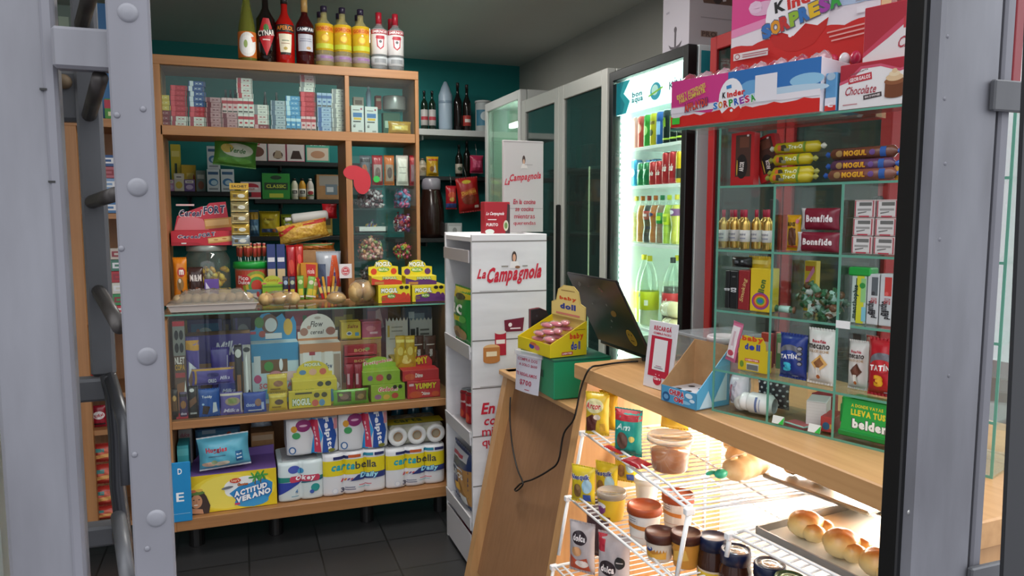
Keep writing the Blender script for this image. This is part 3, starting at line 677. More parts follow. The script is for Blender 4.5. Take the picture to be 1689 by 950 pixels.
# ================================================================== liquor on top of the hutch
BY = 3.79
def BX(px): return pY(px, 70, BY).x
G = 'liquor bottles on top of the hutch'
LIM = clear('8f9440', .45, 'c2c46a', .04); DKG = M('120b0a', .08); REDL = M('a8140e', .1); DRED = M('3a0507', .1)
bottle('liquor_bottle', 'clear bottle of pale lime liqueur with a white oval label on the hutch', 'bottle', (BX(408), BY, ZHT), .042, .345, 'cone', LIM, 'c9c2a0',
       (.06, .40, 'd4752c', [('e', .5, .5, .8, .95, 'ecebe6'), ('e', .5, .5, .62, .7, 'f6f6f2'), ('e', .42, .52, .16, .3, '9fb66a'), ('r', .78, .72, .2, .2, 'e0622a', 20)]), G)
bottle('liquor_bottle', 'black liquor bottle with a red diamond label on the hutch', 'bottle', (BX(439), BY, ZHT), .043, .335, 'wine', DKG, '9c1420',
       (.10, .62, DKG, [('p', [(.5, .0), (.86, .55), (.62, .98), (.38, .98), (.14, .55)], 'b81420'), ('e', .5, .72, .22, .22, '3f7d35'), ('p', [(.08, .46), (.92, .60), (.92, .74), (.08, .60)], '15100f'), ('t', 'CYNAR', .5, .60, .74, .15, 'f2eee6', {'b': .03, 'rot': 6}), ('r', .5, .42, .3, .03, 'f0d8d0')]), G)
bottle('liquor_bottle', 'bright red aperitif bottle with cream shield label and black cap', 'bottle', (BX(470), BY, ZHT), .044, .315, 'wine', REDL, '14100e',
       (.14, .60, REDL, [('r', .5, .84, .86, .24, '23191a'), ('t', 'APEROL', .5, .85, .74, .14, 'e08a2c', {'b': .03}), ('p', [(.22, .66), (.78, .66), (.72, .08), (.5, .0), (.28, .08)], 'e8e0c6'), ('r', .5, .45, .28, .03, '7a8a6a'), ('r', .5, .36, .34, .02, '9a6a4a'), ('e', .5, .2, .16, .1, 'b8a050'), ('r', .5, .04, .4, .07, '25201c')]), G)
bottle('liquor_bottle', 'dark red bitter bottle with blue white label and cream neck wrap', 'bottle', (BX(503), BY, ZHT), .042, .318, 'wine', DRED, 'b58f52',
       (.16, .60, DRED, [('r', .5, .84, .9, .17, '141626'), ('t', 'CAMPARI', .5, .845, .84, .11, 'e9e9ec', {'b': .03}), ('r', .5, .4, .7, .56, 'b9bcc6'), ('r', .5, .52, .5, .02, '70758a'), ('r', .5, .45, .56, .02, '70758a'), ('e', .62, .22, .2, .1, 'b08a50')]), G, capz=.80)
GIN = clear('d8cf9a', .3, 'f4edc0', .04); n_ = 0
gl = (.27, .70, clear('e3bd2c', .75, 'f0d860', .1), [('r', .5, .80, .96, .22, 'd89418'), ('t', 'GORDON', .5, .80, .8, .13, 'b8321c', {'b': .03}), ('e', .5, .46, .4, .32, 'c99a1e'), ('e', .5, .46, .28, .22, 'e5c443'), ('r', .5, .16, .9, .18, 'b7c037')])
gin = bottle('liquor_bottle', 'yellow labelled gin bottle beside the dark red bitter bottle, front row', 'bottle', (BX(535), BY, ZHT), .0435, .292, 'round', GIN, '241a34', [gl, (.1, .2, clear('c9b7c8', .4, 'e8dde8'), [('r', .6, .6, .6, .35, '8d6a98')])], G)
for px, dy, lb in ((565, 0, 'yellow labelled gin bottle in the middle of the front row of three'), (595, 0, 'yellow labelled gin bottle beside the white labelled vodka, front row'),
                   (530, .11, 'gin bottle standing behind the first of the three yellow gin bottles'), (561, .11, 'gin bottle standing behind the middle yellow gin bottle'), (592, .11, 'gin bottle standing behind the yellow gin bottle next to the vodka')):
    dup(gin, (BX(px) if not dy else pY(px-1, 70, BY+dy).x, BY+dy, ZHT), lb)
VOD = clear('d5dde0', .22, 'f0f4f5', .03)
vl = [(.28, .70, 'dcd9d8', [('r', .5, .90, 1, .17, 'a3172a'), ('t', 'SMIRNOFF', .5, .90, .8, .11, 'f2e8e8', {'b': .03}), ('p', [(.3, .74), (.7, .74), (.66, .3), (.5, .18), (.34, .3)], 'b63040'), ('p', [(.35, .70), (.65, .70), (.61, .33), (.5, .24), (.39, .33)], 'ece9e8'), ('e', .5, .66, .44, .14, 'b63040'), ('e', .5, .5, .14, .12, '5a5358')]), (.1, .24, 'b5babd', [('r', .5, .5, .6, .5, '8b9093')])]
vod = bottle('liquor_bottle', 'clear vodka bottle with red cap and white label, next to the gin', 'bottle', (BX(625), BY, ZHT), .041, .285, 'round', VOD, 'a3142a', vl, G, capz=.78)
dup(vod, (BX(652), BY, ZHT), 'clear vodka bottle with red cap and white label at the end of the hutch')
dup(vod, (pY(645, 70, BY+.1).x, BY+.1, ZHT), 'vodka bottle with red cap half hidden behind the two front vodkas')

# ================================================================== cigarette packs
PK = {'yellow': ('cdb84e', 'e9dfae'), 'maroon': ('7d2433', 'c9a0a6'), 'red': ('b5162c', 'd84a58'), 'white': ('d9d7d4', 'a3384a'), 'blue striped': ('2c4f8f', 'd5dbe6'), 'grey pink': ('b98e95', '6d2334'),
      'red and white': ('dcd8d6', 'b32438'), 'silver blue': ('a9b6c2', '51647c'), 'light blue': ('4d93c6', 'bcd9ea'), 'blue white': ('9db4d2', '3c5e9a'), 'pink white': ('dcb6bb', 'b0303f'), 'white grey': ('dddcd8', '8a8c90')}
PROTO = {}
def pack(kind, up, loc, label, grp, rz):
    k = (kind, up)
    if k not in PROTO:
        a, b = PK[kind]; w_, h_ = (.0225, .07) if up else (.07, .0225)
        sp_ = [('r', .5, .72, 1, .2, b), ('r', .5, .4, .5, .12, b), ('r', .5, .12, .8, .1, '55504e')] if up else [('r', .18, .5, .22, 1, b), ('t', 'XX', .60, .52, .42, .34, b, {'b': .03}), ('r', .94, .5, .04, 1, '5a5552')]
        o = carton('cigarette_pack', label, 'cigarettes', loc, w_, .05, h_, a, sp_, rz, grp)
        PROTO[k] = o; return o
    return dup(PROTO[k], loc, label, rz, grp)
def stack(px, rows, desc, Y=3.76):
    z = ZCIG; n = 0; X = pY(px, 170, Y).x; tot = 0
    grp = 'cigarette packs in the ' + desc
    for kind, up in rows:
        if up:
            for q in range(up):
                pack(kind, True, (X+(q-(up-1)/2)*.0235, Y, z), f"upright {kind} cigarette pack {'first second third'.split()[q]} along, {ORD[n]} layer, {desc}", grp, 0)
            z += .0705
        else:
            pack(kind, False, (X+random.uniform(-.003, .003), Y, z), f"flat {kind} cigarette pack, {ORD[n]} layer of the {desc}", grp, 0); z += .023
        n += 1
f_ = 0
stack(268, [('maroon', 0)]*3+[('yellow', 0)]*3, 'yellow and maroon stack')
stack(295, [('white', 0)]*2+[('red', 0)]*6, 'all red stack')
stack(325, [('white', 0)]*2+[('red', 0)]*2+[('blue striped', 0)]*5, 'stack with a blue striped top')
stack(353, [('grey pink', 0)]*6, 'grey pink stack of six')
stack(379, [('grey pink', 0)]*3+[('pink white', 3)], 'short stack topped by upright pink packs')
stack(405, [('red and white', 3), ('red and white', 3), ('red and white', 0), ('white', 0), ('red and white', 0), ('white', 0)], 'tallest red and white stack')
stack(430, [('maroon', 0), ('white', 0), ('white', 0), ('white grey', 0), ('white grey', 0)], 'white stack in mid shelf')
stack(459, [('silver blue', 0)]*6, 'silver stack of six')
stack(483, [('light blue', 3)]+[('light blue', 0)]*4, 'light blue stack')
stack(508, [('pink white', 3)]+[('red', 0)]*5+[('white grey', 0), ('white grey', 0), ('pink white', 0), ('pink white', 0)], 'tall red stack topped with white')
stack(535, [('blue white', 0)]*5+[('blue white', 3)], 'blue white stack')
stack(559, [('white grey', 0)]*9, 'all white stack beside the divider')
for i, px in enumerate((372, 380, 388, 437, 456)):   # dark lighters behind
    p = pY(px, 150, 3.85)
    bottle('lighter', 'dark lighter standing behind the ' + ('first', 'second', 'third', 'fourth', 'fifth')[i] + ' gap of cigarette stacks', 'lighter', (p.x, 3.86, ZCIG), .010, .19, 'jug', M('2b2f33', .3), '77797c', None, 'lighters behind the cigarettes', n=10)

# right compartment
wsp = [('r', .5, .66, .7, .16, '3f6fa8'), ('r', .5, .52, .6, .08, 'd9b23c'), ('r', .45, .42, .6, .04, '2a2a2a'), ('e', .8, .88, .14, .08, '9a3a5a'), ('r', .4, .84, .5, .03, '777777'), ('t', '61', .24, .26, .16, .12, '444444'), ('r', .7, .08, .3, .05, '8a8a8a')]
c1 = K('razor_carton', 'white carton with blue and yellow stripe in the hutch corner bay, beside divider', 'box', 579, 600, 174, 3.76, ZCIG, .05, 'c9cdd0', wsp, group='white striped cartons')
K('razor_carton', 'white carton with blue and yellow stripe in the hutch corner bay, beside tape roll', 'box', 602, 623, 176, 3.76, ZCIG, .05, 'c9cdd0', wsp, group='white striped cartons')
p = pY(655, 160, 3.88)
t_ = MB().lathe([(.026, 0), (.058, 0), (.060, .004), (.060, .066), (.058, .07), (.026, .07), (.026, 0)], M('b9bcbd', .3, .4), 28).build('tape_roll'); put(t_, 'wide silvery roll of tape on the small glass shelf', 'tape', None, (p.x-.012, 3.9, 2.0298))
MB().lathe([(.022, .001), (.026, .001), (.026, .069), (.022, .069), (.022, .001)], KRAFT, 20).build('core', t_)
carton('small_box', 'small red box beside the tape roll on the glass shelf', 'box', (pY(627, 160, 3.9).x-.012, 3.88, 2.0298), .03, .04, .07, '8e3a30', [('r', .5, .7, .8, .2, 'c9b7a0')])
bottle('lighter', 'pale blue slim tube standing in the hutch corner bay', 'tube', (pY(609, 160, 3.85).x, 3.87, 2.0298), .013, .11, 'jug', M('8fa9c4', .3), 'a9bfd4', None)
B('candy_packet', 'gold wrapped packet lying at the bottom of the corner bay', 'packet', 640, 678, 200, 3.77, ZCIG, .03, 'a8802c', [('r', .5, .5, .7, .4, 'd6b85a'), ('r', .4, .5, .3, .2, 'ece0b0')])
K('small_box', 'dark green low box behind the gold packet in corner bay', 'box', 632, 660, 186, 3.86, ZCIG, .05, '2e5a48', [('r', .5, .5, .8, .3, 'a9c4b4')])
K('small_box', 'little pale box on the glass shelf behind the white cartons', 'box', 583, 600, 160, 3.85, 2.0298, .03, 'a99c92', [('r', .5, .5, .7, .4, '6a5a50')])

# ================================================================== teal wall shelves seen through the hutch
cs = lambda c, nm, tc: [('r', .5, .5, .93, .95, c), ('e', .55, .24, .55, .3, '4a2c22'), ('p', [(.3, .12), (.8, .12), (.7, .4), (.45, .42)], 'a5917a'), ('t', nm, .45, .78, .6, .13, tc, {'b': .03})]
YW = 5.44
G = 'cake mix cartons on the back wall'
K('cake_mix_carton', 'white cake mix carton with dark round cake picture and pink top', 'box', 407, 439, 222, YW, zA, .06, 'd8ccc9', [('e', .5, .35, .75, .4, '6d4538'), ('r', .35, .70, .6, .2, 'b03c4a'), ('t', 'Torta', .35, .70, .5, .12, 'f0e6e6'), ('e', .7, .88, .3, .1, '3a3a3a')], group=G)
K('cake_mix_carton', 'pink edged cake mix carton with a pale slice pictured', 'box', 441, 471, 223, YW, zA, .06, 'c2566e', cs('d9d0cc', 'Vainilla', '9a8a80'), group=G)
K('cake_mix_carton', 'pink edged cake mix carton with a dark slice pictured', 'box', 472, 502, 224, YW, zA, .06, 'c2566e', [('r', .5, .5, .93, .95, 'd4cccb'), ('p', [(.2, .1), (.85, .1), (.7, .42), (.35, .42)], '3a2420'), ('t', 'Choco', .5, .78, .6, .1, 'a08a84')], group=G)
K('cake_mix_carton', 'mint green and white pack next to the cake mix cartons', 'box', 504, 543, 226, YW, zA, .06, '4fa68e', [('r', .5, .32, .9, .5, 'd8c8b6'), ('t', 'Cereal', .5, .75, .7, .2, 'eef4f0', {'sh': .2}), ('e', .5, .3, .6, .3, 'b98a6a')], group=G)
G = 'small cartons on the left wall shelf'
rows = [(276, 287, 296, 'b98cb4', 'lilac'), (287, 303, 286, 'd8d3c2', 'white and yellow'), (304, 321, 296, '75609a', 'violet')]
for x0, x1, yt, c, nm in rows:
    K('tea_carton', nm + ' small carton at the front of the left wall shelf', 'box', x0, x1, yt, YW, zB, .06, c, [('r', .5, .8, .8, .24, 'e6e2dc'), ('e', .5, .35, .7, .4, 'd9c04a' if 'yellow' in nm else 'c7b6d6'), ('r', .5, .8, .5, .06, '6a6a6a')], group=G)
K('tea_carton', 'tall yellow carton with dark bottle picture on left wall shelf', 'box', 281, 297, 238, YW+.10, zB, .05, 'd2c23a', [('r', .5, .35, .25, .5, '2f4a3a'), ('r', .5, .8, .8, .12, 'e8dc80')], group=G)
K('tea_carton', 'flat yellow carton lying over the small cartons of the left wall shelf', 'box', 299, 323, 272, YW+.07, zB, .05, 'cfae2e', [('r', .6, .5, .5, .4, 'e2cd68'), ('e', .85, .5, .12, .3, 'a8402c')], group=G)
K('tea_carton', 'grey glassy carton with brown pot picture on left wall shelf', 'box', 323, 339, 281, YW+.03, zB, .06, '6f7f78', [('e', .5, .3, .6, .4, '8a5a44'), ('r', .5, .7, .7, .2, 'b9c0ba')], group=G)
mlk = [('e', .5, .42, .75, .34, '3f78a8'), ('e', .56, .40, .5, .22, 'b6d2e2'), ('r', .5, .82, .8, .12, '365e86'), ('r', .5, .12, .7, .08, '8a949c')]
for i, (x0, x1, yt, Yq, lb) in enumerate(((341, 362, 279, YW, 'blue and white milk powder carton, one of the front pair, beside grey carton'), (364, 386, 279, YW, 'blue and white milk powder carton, one of the front pair, under the green bag'))):
    K('milk_carton', lb, 'box', x0, x1, yt, Yq, zB, .07, 'c9d3d9', mlk, group='milk cartons on the wall shelf')
hm_ = pY(352, 279, YW).z
K('milk_carton', 'blue and white milk powder carton stacked on top of the front pair', 'box', 341, 362, 241, YW+.005, hm_+.002, .07, 'c9d3d9', mlk, group='milk cartons on the wall shelf')
# hanging green and white bag
p = pY(386, 252, 3.94)
gb_ = bag('snack_bag', 'puffy green and white bag hanging under the hutch shelf', 'bag', (p.x, 3.94, p.z-.068), .20, .12, .07, '4a8c36', [('e', .55, .62, .75, .55, 'cdd8c4'), ('e', .3, .66, .3, .35, 'd0c25c'), ('e', .5, .2, .8, .25, '5fa544'), ('t', 'Verde', .55, .6, .4, .2, '3a7a3a', {'sh': .2})], roll=.1)
MB().tube([(0, 0, .118), (.0, .0, .125), (.0, 0, 1.849-p.z+.068-.0055)], .003, M('5c7a55', .5)).build('hook_cord', gb_)
# second row
K('tissue_box', 'red and white rounded display box on the middle wall shelf', 'box', 397, 430, 300, YW, zB2, .07, 'cfc4c4', [('e', .5, .72, .8, .4, 'b5283a'), ('r', .5, .25, 1, .3, 'b5283a'), ('r', .5, .62, .7, .12, 'e6dede'), ('t', 'Dulce', .45, .62, .5, .08, '8a1c2c')])
K('snack_box', 'bright green pack with dark chocolate rows on the middle wall shelf', 'box', 432, 478, 286, YW, zB2, .06, '2b8a35', [('r', .5, .5, .84, .28, '27432a'), ('t', 'CLASSIC', .5, .5, .7, .14, 'c9d04a', {'b': .03}), ('e', .5, .84, .4, .16, '1c3a22'), ('r', .5, .14, .5, .16, 'b9c240')])
for px, c, lb in ((486, 'd8d3bc', 'white dressing bottle with black cap, nearest the green pack'), (499, 'd29a2e', 'amber dressing bottle with black cap, middle of three'), (512, 'd6d0c6', 'white dressing bottle with red green label, third of three')):
    p = pY(px, 320, 5.47)
    bottle('dressing_bottle', lb, 'bottle', (p.x, 5.47, zB2), .024, .145, 'jug', M(c, .35), '26231f' if px != 512 else 'd8d4cc', (.12, .5, 'dcd8cc', [('r', .5, .6, .6, .4, '33302c'), ('t', 'SAL', .5, .6, .4, .2, 'e8e8e0')] if px != 512 else [('e', .5, .5, .7, .5, 'a53038'), ('r', .5, .2, .8, .14, '4c7a3c')]), 'dressing bottles on the wall shelf')
K('cardboard_tray', 'open brown cardboard tray on the wall shelf beside the dressing bottles', 'box', 522, 566, 288, YW+.02, zB2, .12, KRAFT, [('r', .5, .75, .8, .4, '9a938a'), ('r', .55, .4, .45, .42, '6f7f8a'), ('r', .5, .4, .25, .2, 'c9cfd2')])
# third row: yellow pouches
G = 'pouches on the lowest wall shelf'
B('candy_pouch', 'plump bright yellow pouch on the lowest wall shelf', 'bag', 427, 462, 348, YW+.05, zC, .07, 'cdb324', [('r', .5, .2, .8, .16, '5a6a9a'), ('e', .35, .6, .3, .2, 'e8d858'), ('e', .7, .2, .2, .14, 'b8642c'), ('t', 'Cacao', .45, .7, .5, .12, '8a6a1c')], group=G)
B('candy_pouch', 'green yellow drink pouch with dark lettering on lowest wall shelf', 'bag', 463, 484, 353, YW+.05, zC, .06, '9fae32', [('t', 'OJO', .5, .82, .7, .16, '25301a', {'b': .04}), ('e', .5, .4, .6, .4, 'd8d9c0'), ('e', .5, .2, .5, .2, 'c9842c')], group=G)
B('candy_pouch', 'blue and amber pouch behind the hanging sachet strip', 'bag', 410, 427, 346, YW+.05, zC, .06, '5a84a8', [('r', .5, .8, .9, .3, 'c59a2c'), ('r', .5, .3, .7, .2, '9fc0d6')], group=G)
K('snack_box', 'small amber box on the lowest wall shelf behind the yellow bag', 'box', 528, 548, 350, YW+.05, zC, .06, 'b08c30', [('r', .5, .6, .7, .3, '5a4a2a'), ('r', .5, .2, .8, .14, 'd8c468')])
for px, lb in ((490, 'first'), (502, 'second')):
    p = pY(px, 375, 5.5); bottle('sauce_bottle', f'clear sauce bottle, {lb} behind the grey roll on the wall shelf', 'bottle', (p.x, 5.5, zC), .02, .09, 'jug', clear('c9d2cc', .4), 'd8d8d4', None, 'clear sauce bottles', n=12)

# ================================================================== hutch bay
YH = 3.86; ZB = 1.0838
jar = MB().lathe([(0, 0), (.075, 0), (.10, .012), (.105, .04), (.105, .2), (.09, .225), (.085, .235), (.085, .24)], clear('cfdcd2', .08, 'eef5f0'), 28).build('candy_jar')
jx = pY(342, 440, 3.895).x; put(jar, 'big clear glass jar of yellow wrapped sweets under the red cereal bar box', 'jar', None, (jx, 3.885, ZB))
MB().lathe([(0, .238), (.09, .238), (.092, .242), (.092, .262), (.088, .266), (0, .266)], M('8f9691', .3, .3), 24).build('lid', jar)
q = MB()
for i in range(70):
    a = random.uniform(0, 2*PI); r = .085*math.sqrt(random.random()); z = .02+.13*random.random()
    T = Matrix.Translation((r*math.sin(a), r*math.cos(a), z)) @ Euler((random.random()*3, random.random()*3, 0)).to_matrix().to_4x4()
    q.blob((0, 0, 0), (.021, .014, .012), M(random.choice(['d6a91c', 'c9951a', 'e2c24a', 'd8d09a']), .35), 8, 5, T)
o = q.build('wrapped_sweets', jar); o['kind'] = 'stuff'
zr = ZB+.266
bx = K('cereal_bar_box', 'red cereal bar display box standing on the big glass jar', 'box', 282, 384, 381, 3.80, zr+.001, .12, 'b3202e',
  [('r', .5, .5, 1, 1, 'ba2334'), ('p', [(0, 0), (.55, 0), (.42, .2), (0, .25)], 'a31728'), ('t', 'Cereal', .28, .62, .34, .22, '27305a', {'sh': .25, 'b': .03, 'o': 'e9e2e2'}), ('t', 'FORT', .58, .74, .26, .26, '27305a', {'sh': .15, 'b': .04, 'o': 'e9e2e2', 'rot': 8}), ('r', .80, .40, .42, .38, 'c8964e', 6), ('r', .78, .42, .36, .22, 'e0bd7c', 6), ('e', .72, .38, .08, .1, 'b57a3a'), ('e', .86, .46, .08, .1, 'b57a3a'), ('r', .2, .16, .08, .08, 'e8e4e4')])
w_ = span(282, 384, 360, 3.80)[1]; h1 = pY(333, 381, 3.80).z-zr; h2 = pY(333, 335, 3.80).z-pY(333, 381, 3.80).z
card(bx, 'header_card', [(.02, 0), (1, 0), (.93, .5), (.9, 1), (.62, .95), (.55, .80), (.5, .84), (.2, .62), (.08, .5)], w_, h2+.01, .118, h1-.002, 'c23548',
  [('p', [(.03, .03), (.6, .03), (.5, .4), (.22, .55), (.1, .42)], 'd77f86'), ('t', 'Cereal', .30, .60, .36, .22, '27305a', {'sh': .25, 'b': .03, 'o': 'e9e2e2'}), ('t', 'FORT', .70, .72, .36, .26, '27305a', {'sh': .15, 'b': .04, 'o': 'e9e2e2', 'rot': 5}), ('r', .76, .26, .46, .34, 'c8964e', 5), ('r', .74, .28, .40, .2, 'e0bd7c', 5), ('r', .22, .88, .3, .06, 'e9c6c8')])
# hanging sachets
p = pY(394, 302, 3.78); sw = .085
ss = MB().box(-sw/2, 0, -.03, sw/2, .002, 0, M('c2992a', .4)); art(ss, lambda u, v, o: (u, -o, v-.03), sw, .03, [('t', 'SACHET', .5, .5, .8, .4, '3a2a14', {'b': .03})]); s_ = ss.build('sachet_strip'); put(s_, 'gold strip of hanging sweet sachets beside the cereal bar box', 'sachets', None, p)
for i in range(5):
    f = bulge(sw*.95, .05, .014, i); mb = MB()
    vs = [(-sw*.475+sw*.95*a/8, -f(-sw*.475+sw*.95*a/8, .05*b/6), -.085-i*.053+.05*b/6) for b in range(7) for a in range(9)]
    mb.add(vs, [(b*9+a, b*9+a+1, b*9+a+10, b*9+a+9) for b in range(6) for a in range(8)], M(['a88c3a', '9a8e62', 'a89668', 'b3923c', '8f9aa0'][i], .15, .5), True)
    art(mb, lambda u, v, o: (u, -f(u, v)-o, v-.085-i*.053), sw*.95, .05, [('r', .5, .12, .9, .12, 'd8c88a'), ('e', .6, .5, .4, .36, 'cfd0c4'), ('r', .25, .5, .2, .3, '5a4a22')], True, .0003, .0008)
    mb.build('sachet', s_)
# lollipop tub
p = pY(411, 460, 3.84)
lt_ = MB().lathe([(0, 0), (.068, 0), (.074, .01), (.078, .15), (.078, .155)], clear('d3b7a0', .55, 'f0dcc8'), 28)
art(lt_, cylmap(.0775), .19, .15, [('r', .5, .5, 1, .9, 'b94a34'), ('e', .62, .45, .7, .95, '8a9a3a'), ('e', .62, .45, .56, .76, 'd0b03a'), ('e', .62, .45, .42, .58, '4f9a4a'), ('e', .62, .45, .28, .38, 'c04030'), ('e', .28, .64, .40, .34, 'c8353c'), ('t', 'Pico', .28, .70, .28, .14, 'f3e9e6', {'b': .03}), ('t', 'Dulce', .29, .56, .32, .12, 'f3e9e6', {'b': .03})], 'u')
lt_ = lt_.build('lollipop_tub'); put(lt_, 'round lollipop tub with green lid and lollipops stuck in its top', 'tub', None, (p.x+.012, 3.895, ZB))
MB().lathe([(.078, .15), (.084, .15), (.084, .178), (.08, .182), (0, .182)], M('1f9a3c', .35), 28).build('lid', lt_)
for i in range(11):
    a = i*2*PI/11; r = .06 if i % 2 else .045; x, y = r*math.sin(a), r*math.cos(a)
    s = MB().tube([(x, y, .18), (x*1.05, y*1.05, .205)], .0022, WHITE, 6).build('lollipop_stick', lt_)
    MB().lathe([(0, .205), (.009, .207), (.010, .25), (.006, .258), (.009, .27), (0, .272)], M('a83a30', .3), 10, (x*1.05, y*1.05, 0), bands=[M(c, .3) for c in ('a83a30', 'a83a30', 'd8b070', 'a83a30', 'd0c8c0')]).build('candy', s)
# big bag of puffed corn
p = pY(520, 398, 3.86)
cb = bag('snack_bag', 'large clear bag of golden corn puffs with red corner lying across the hutch bay', 'bag', (p.x-.045, 3.90, 1.362), .25, .09, .09, noisy('corn_puffs', 'a8761c', 'd8b24c', (90, 90, 90), .4, 0, 5, .6), [('p', [(0, .45), (.35, .9), (.3, 1), (0, .7)], 'b52a24'), ('p', [(.5, .86), (1, .80), (1, 1), (.5, 1)], 'a82622'), ('r', .5, .12, .6, .12, 'd8c27a')], roll=-.2, rz=.1)
bag('snack_bag', 'second clear bag of orange puffs under the golden corn puffs', 'bag', (pY(522, 420, 3.9).x, 3.93, 1.312), .19, .036, .07, noisy('orange_puffs', '8f4a16', 'c9782c', (90, 90, 90), .4, 0, 5, .6), [('r', .5, .8, .9, .2, '4a7a30')])
p = pY(526, 365, 3.95); MB_ = MB().lathe([(0, -.09), (.022, -.09), (.026, -.08), (.026, .08), (.022, .09), (0, .09)], M('bfbfba', .5), 16, T=Matrix.Rotation(PI/2, 4, 'Y'), sy=.8)
o = MB_.build('napkin_roll'); put(o, 'grey white wrapped roll on top of the corn puff bag', 'roll', None, (p.x-.045, 3.945, p.z+.022), (0, -.12, 0)); MB().lathe([(.0, .092), (.008, .092), (.012, .12), (0, .125)], M('d8d8d4', .4), 10, T=Matrix.Rotation(-PI/2, 4, 'Y')).build('twisted_end', o)
bag('snack_bag', 'small shiny red bag at the back beside the hutch divider', 'bag', (pY(545, 362, 3.93).x, 3.96, 1.475), .075, .07, .05, 'b01622', [('e', .5, .55, .5, .4, 'd03038')])
K('cardboard_box', 'plain brown cardboard box supporting the corn puff bags', 'box', 490, 553, 412, 3.90, ZB, .09, KRAFT, [('r', .5, .5, .02, 1, '8f6a44')])
B('snack_bag', 'silver bag with big orange letter beside the hutch divider', 'bag', 521, 562, 414, 3.80, ZB, .06, 'a2a8b0', [('p', [(.42, .2), (.62, .95), (.82, .95), (1, .2), (.82, .2), (.72, .7), (.6, .2)], 'c25026'), ('r', .2, .5, .3, .5, '4a5670'), ('p', [(.66, .3), (.78, .3), (.75, .55), (.69, .55)], '4a3f7a')], group=None)
B('candy_packet', 'red packet with yellow trim standing behind the juice packs', 'packet', 472, 487, 404, 3.82, ZB, .03, 'a81c24', [('e', .5, .6, .7, .3, 'd04a3c'), ('r', .5, .3, .8, .14, 'd8b040')])
B('candy_packet', 'red and amber packet leaning next to the plain red packet', 'packet', 486, 500, 403, 3.825, ZB, .03, 'b42a22', [('e', .5, .5, .7, .4, 'd8a03c'), ('e', .5, .75, .5, .2, 'e0504a')])
for x0, x1, lb in ((440, 454, 'first'), (456, 470, 'second')):
    K('wafer_packet', f'navy and cream wafer packet, {lb} of the pair beside the lollipop tub', 'packet', x0, x1, 403, 3.82, ZB, .03, '2c3c74', [('r', .5, .4, .9, .3, 'cbb48a'), ('r', .5, .72, .8, .08, 'd8d8e0'), ('e', .5, .18, .6, .14, '1c2240')], group='navy wafer packets')
K('gum_box', 'orange gum display box with red badge behind the juice packs', 'box', 496, 524, 434, 3.78, ZB, .05, 'c9861c', [('r', .5, .2, 1, .2, '3f7a2c'), ('p', [(.35, .6), (.85, .55), (.9, .95), (.3, .98)], 'c22c28'), ('t', 'ricola', .6, .77, .4, .14, 'f0d8d0')])
# front row of the bay
B('candy_bag', 'orange bag of peanut sweets at the gate end of the bay', 'bag', 285, 308, 424, 3.745, ZB, .035, 'd27c14', [('e', .6, .70, .6, .22, 'b53226'), ('t', 'm', .6, .70, .36, .12, 'f0e8e0', {'b': .05}), ('e', .5, .42, .5, .3, '8c6a3c'), ('e', .46, .5, .2, .1, 'd8d0c0'), ('t', 'M', .68, .22, .3, .12, '1c1a18', {'b': .05}), ('t', 'M', .68, .10, .3, .1, '1c1a18', {'b': .05})])
B('candy_bag', 'dark brown bag of chocolate sweets beside the orange bag', 'bag', 310, 335, 440, 3.745, ZB, .035, '3b2420', [('t', 'M&M', .5, .72, .8, .2, 'd8d0cc', {'b': .05}), ('e', .6, .25, .5, .4, '6e3a22'), ('e', .55, .18, .3, .2, '8a5230')])
K('chocolate_box', 'purple chocolate carton beside the dark brown candy bag', 'box', 337, 361, 461, 3.745, ZB, .04, '6a4fa0', [('e', .5, .25, .6, .4, 'cfc7dd'), ('p', [(.1, .9), (.4, .6), (.3, .3), (.1, .5)], 'e3deee'), ('e', .8, .1, .2, .2, '3a2a5c'), ('r', .45, .1, .3, .2, '4a2c20')])
K('chocolate_box', 'little yellow and white box beside the purple chocolate carton', 'box', 361, 381, 476, 3.74, ZB, .04, 'd8b93a', [('r', .5, .5, .8, .24, '3c3424'), ('r', .5, .15, 1, .3, 'd8d0c0')])
for x0, x1, c, lb in ((382, 401, '2f5e52', 'low dark green tin beside the little yellow box'), (407, 432, '5a7a8c', 'low grey blue carton in front of the lollipop tub')):
    K('candy_tin', lb, 'box', x0, x1, 478, 3.75, ZB, .02, c, [('r', .5, .5, .7, .4, 'b9b2a6'), ('e', .75, .6, .2, .5, '9a3030')])
gg = K('gummies_box', 'green gummies display box with pink sweets on its arched card', 'box', 433, 468, 470, 3.735, ZB, .06, '86b02c', [('t', 'Gomitas', .5, .4, .8, .4, 'c8402c', {'b': .03}), ('r', .5, .9, 1, .12, '5a8a24')])
card(gg, 'header_card', ARCH, .10, .065, .058, .052, 'b4b83c', [('t', 'Gomy', .5, .62, .6, .3, 'b07a1c', {'b': .03}), ('e', .12, .3, .26, .3, 'd0467a'), ('e', .88, .34, .26, .3, 'd0467a'), ('r', .5, .1, .8, .2, '3f7a22')])
G = 'striped stick packs standing in the bay'
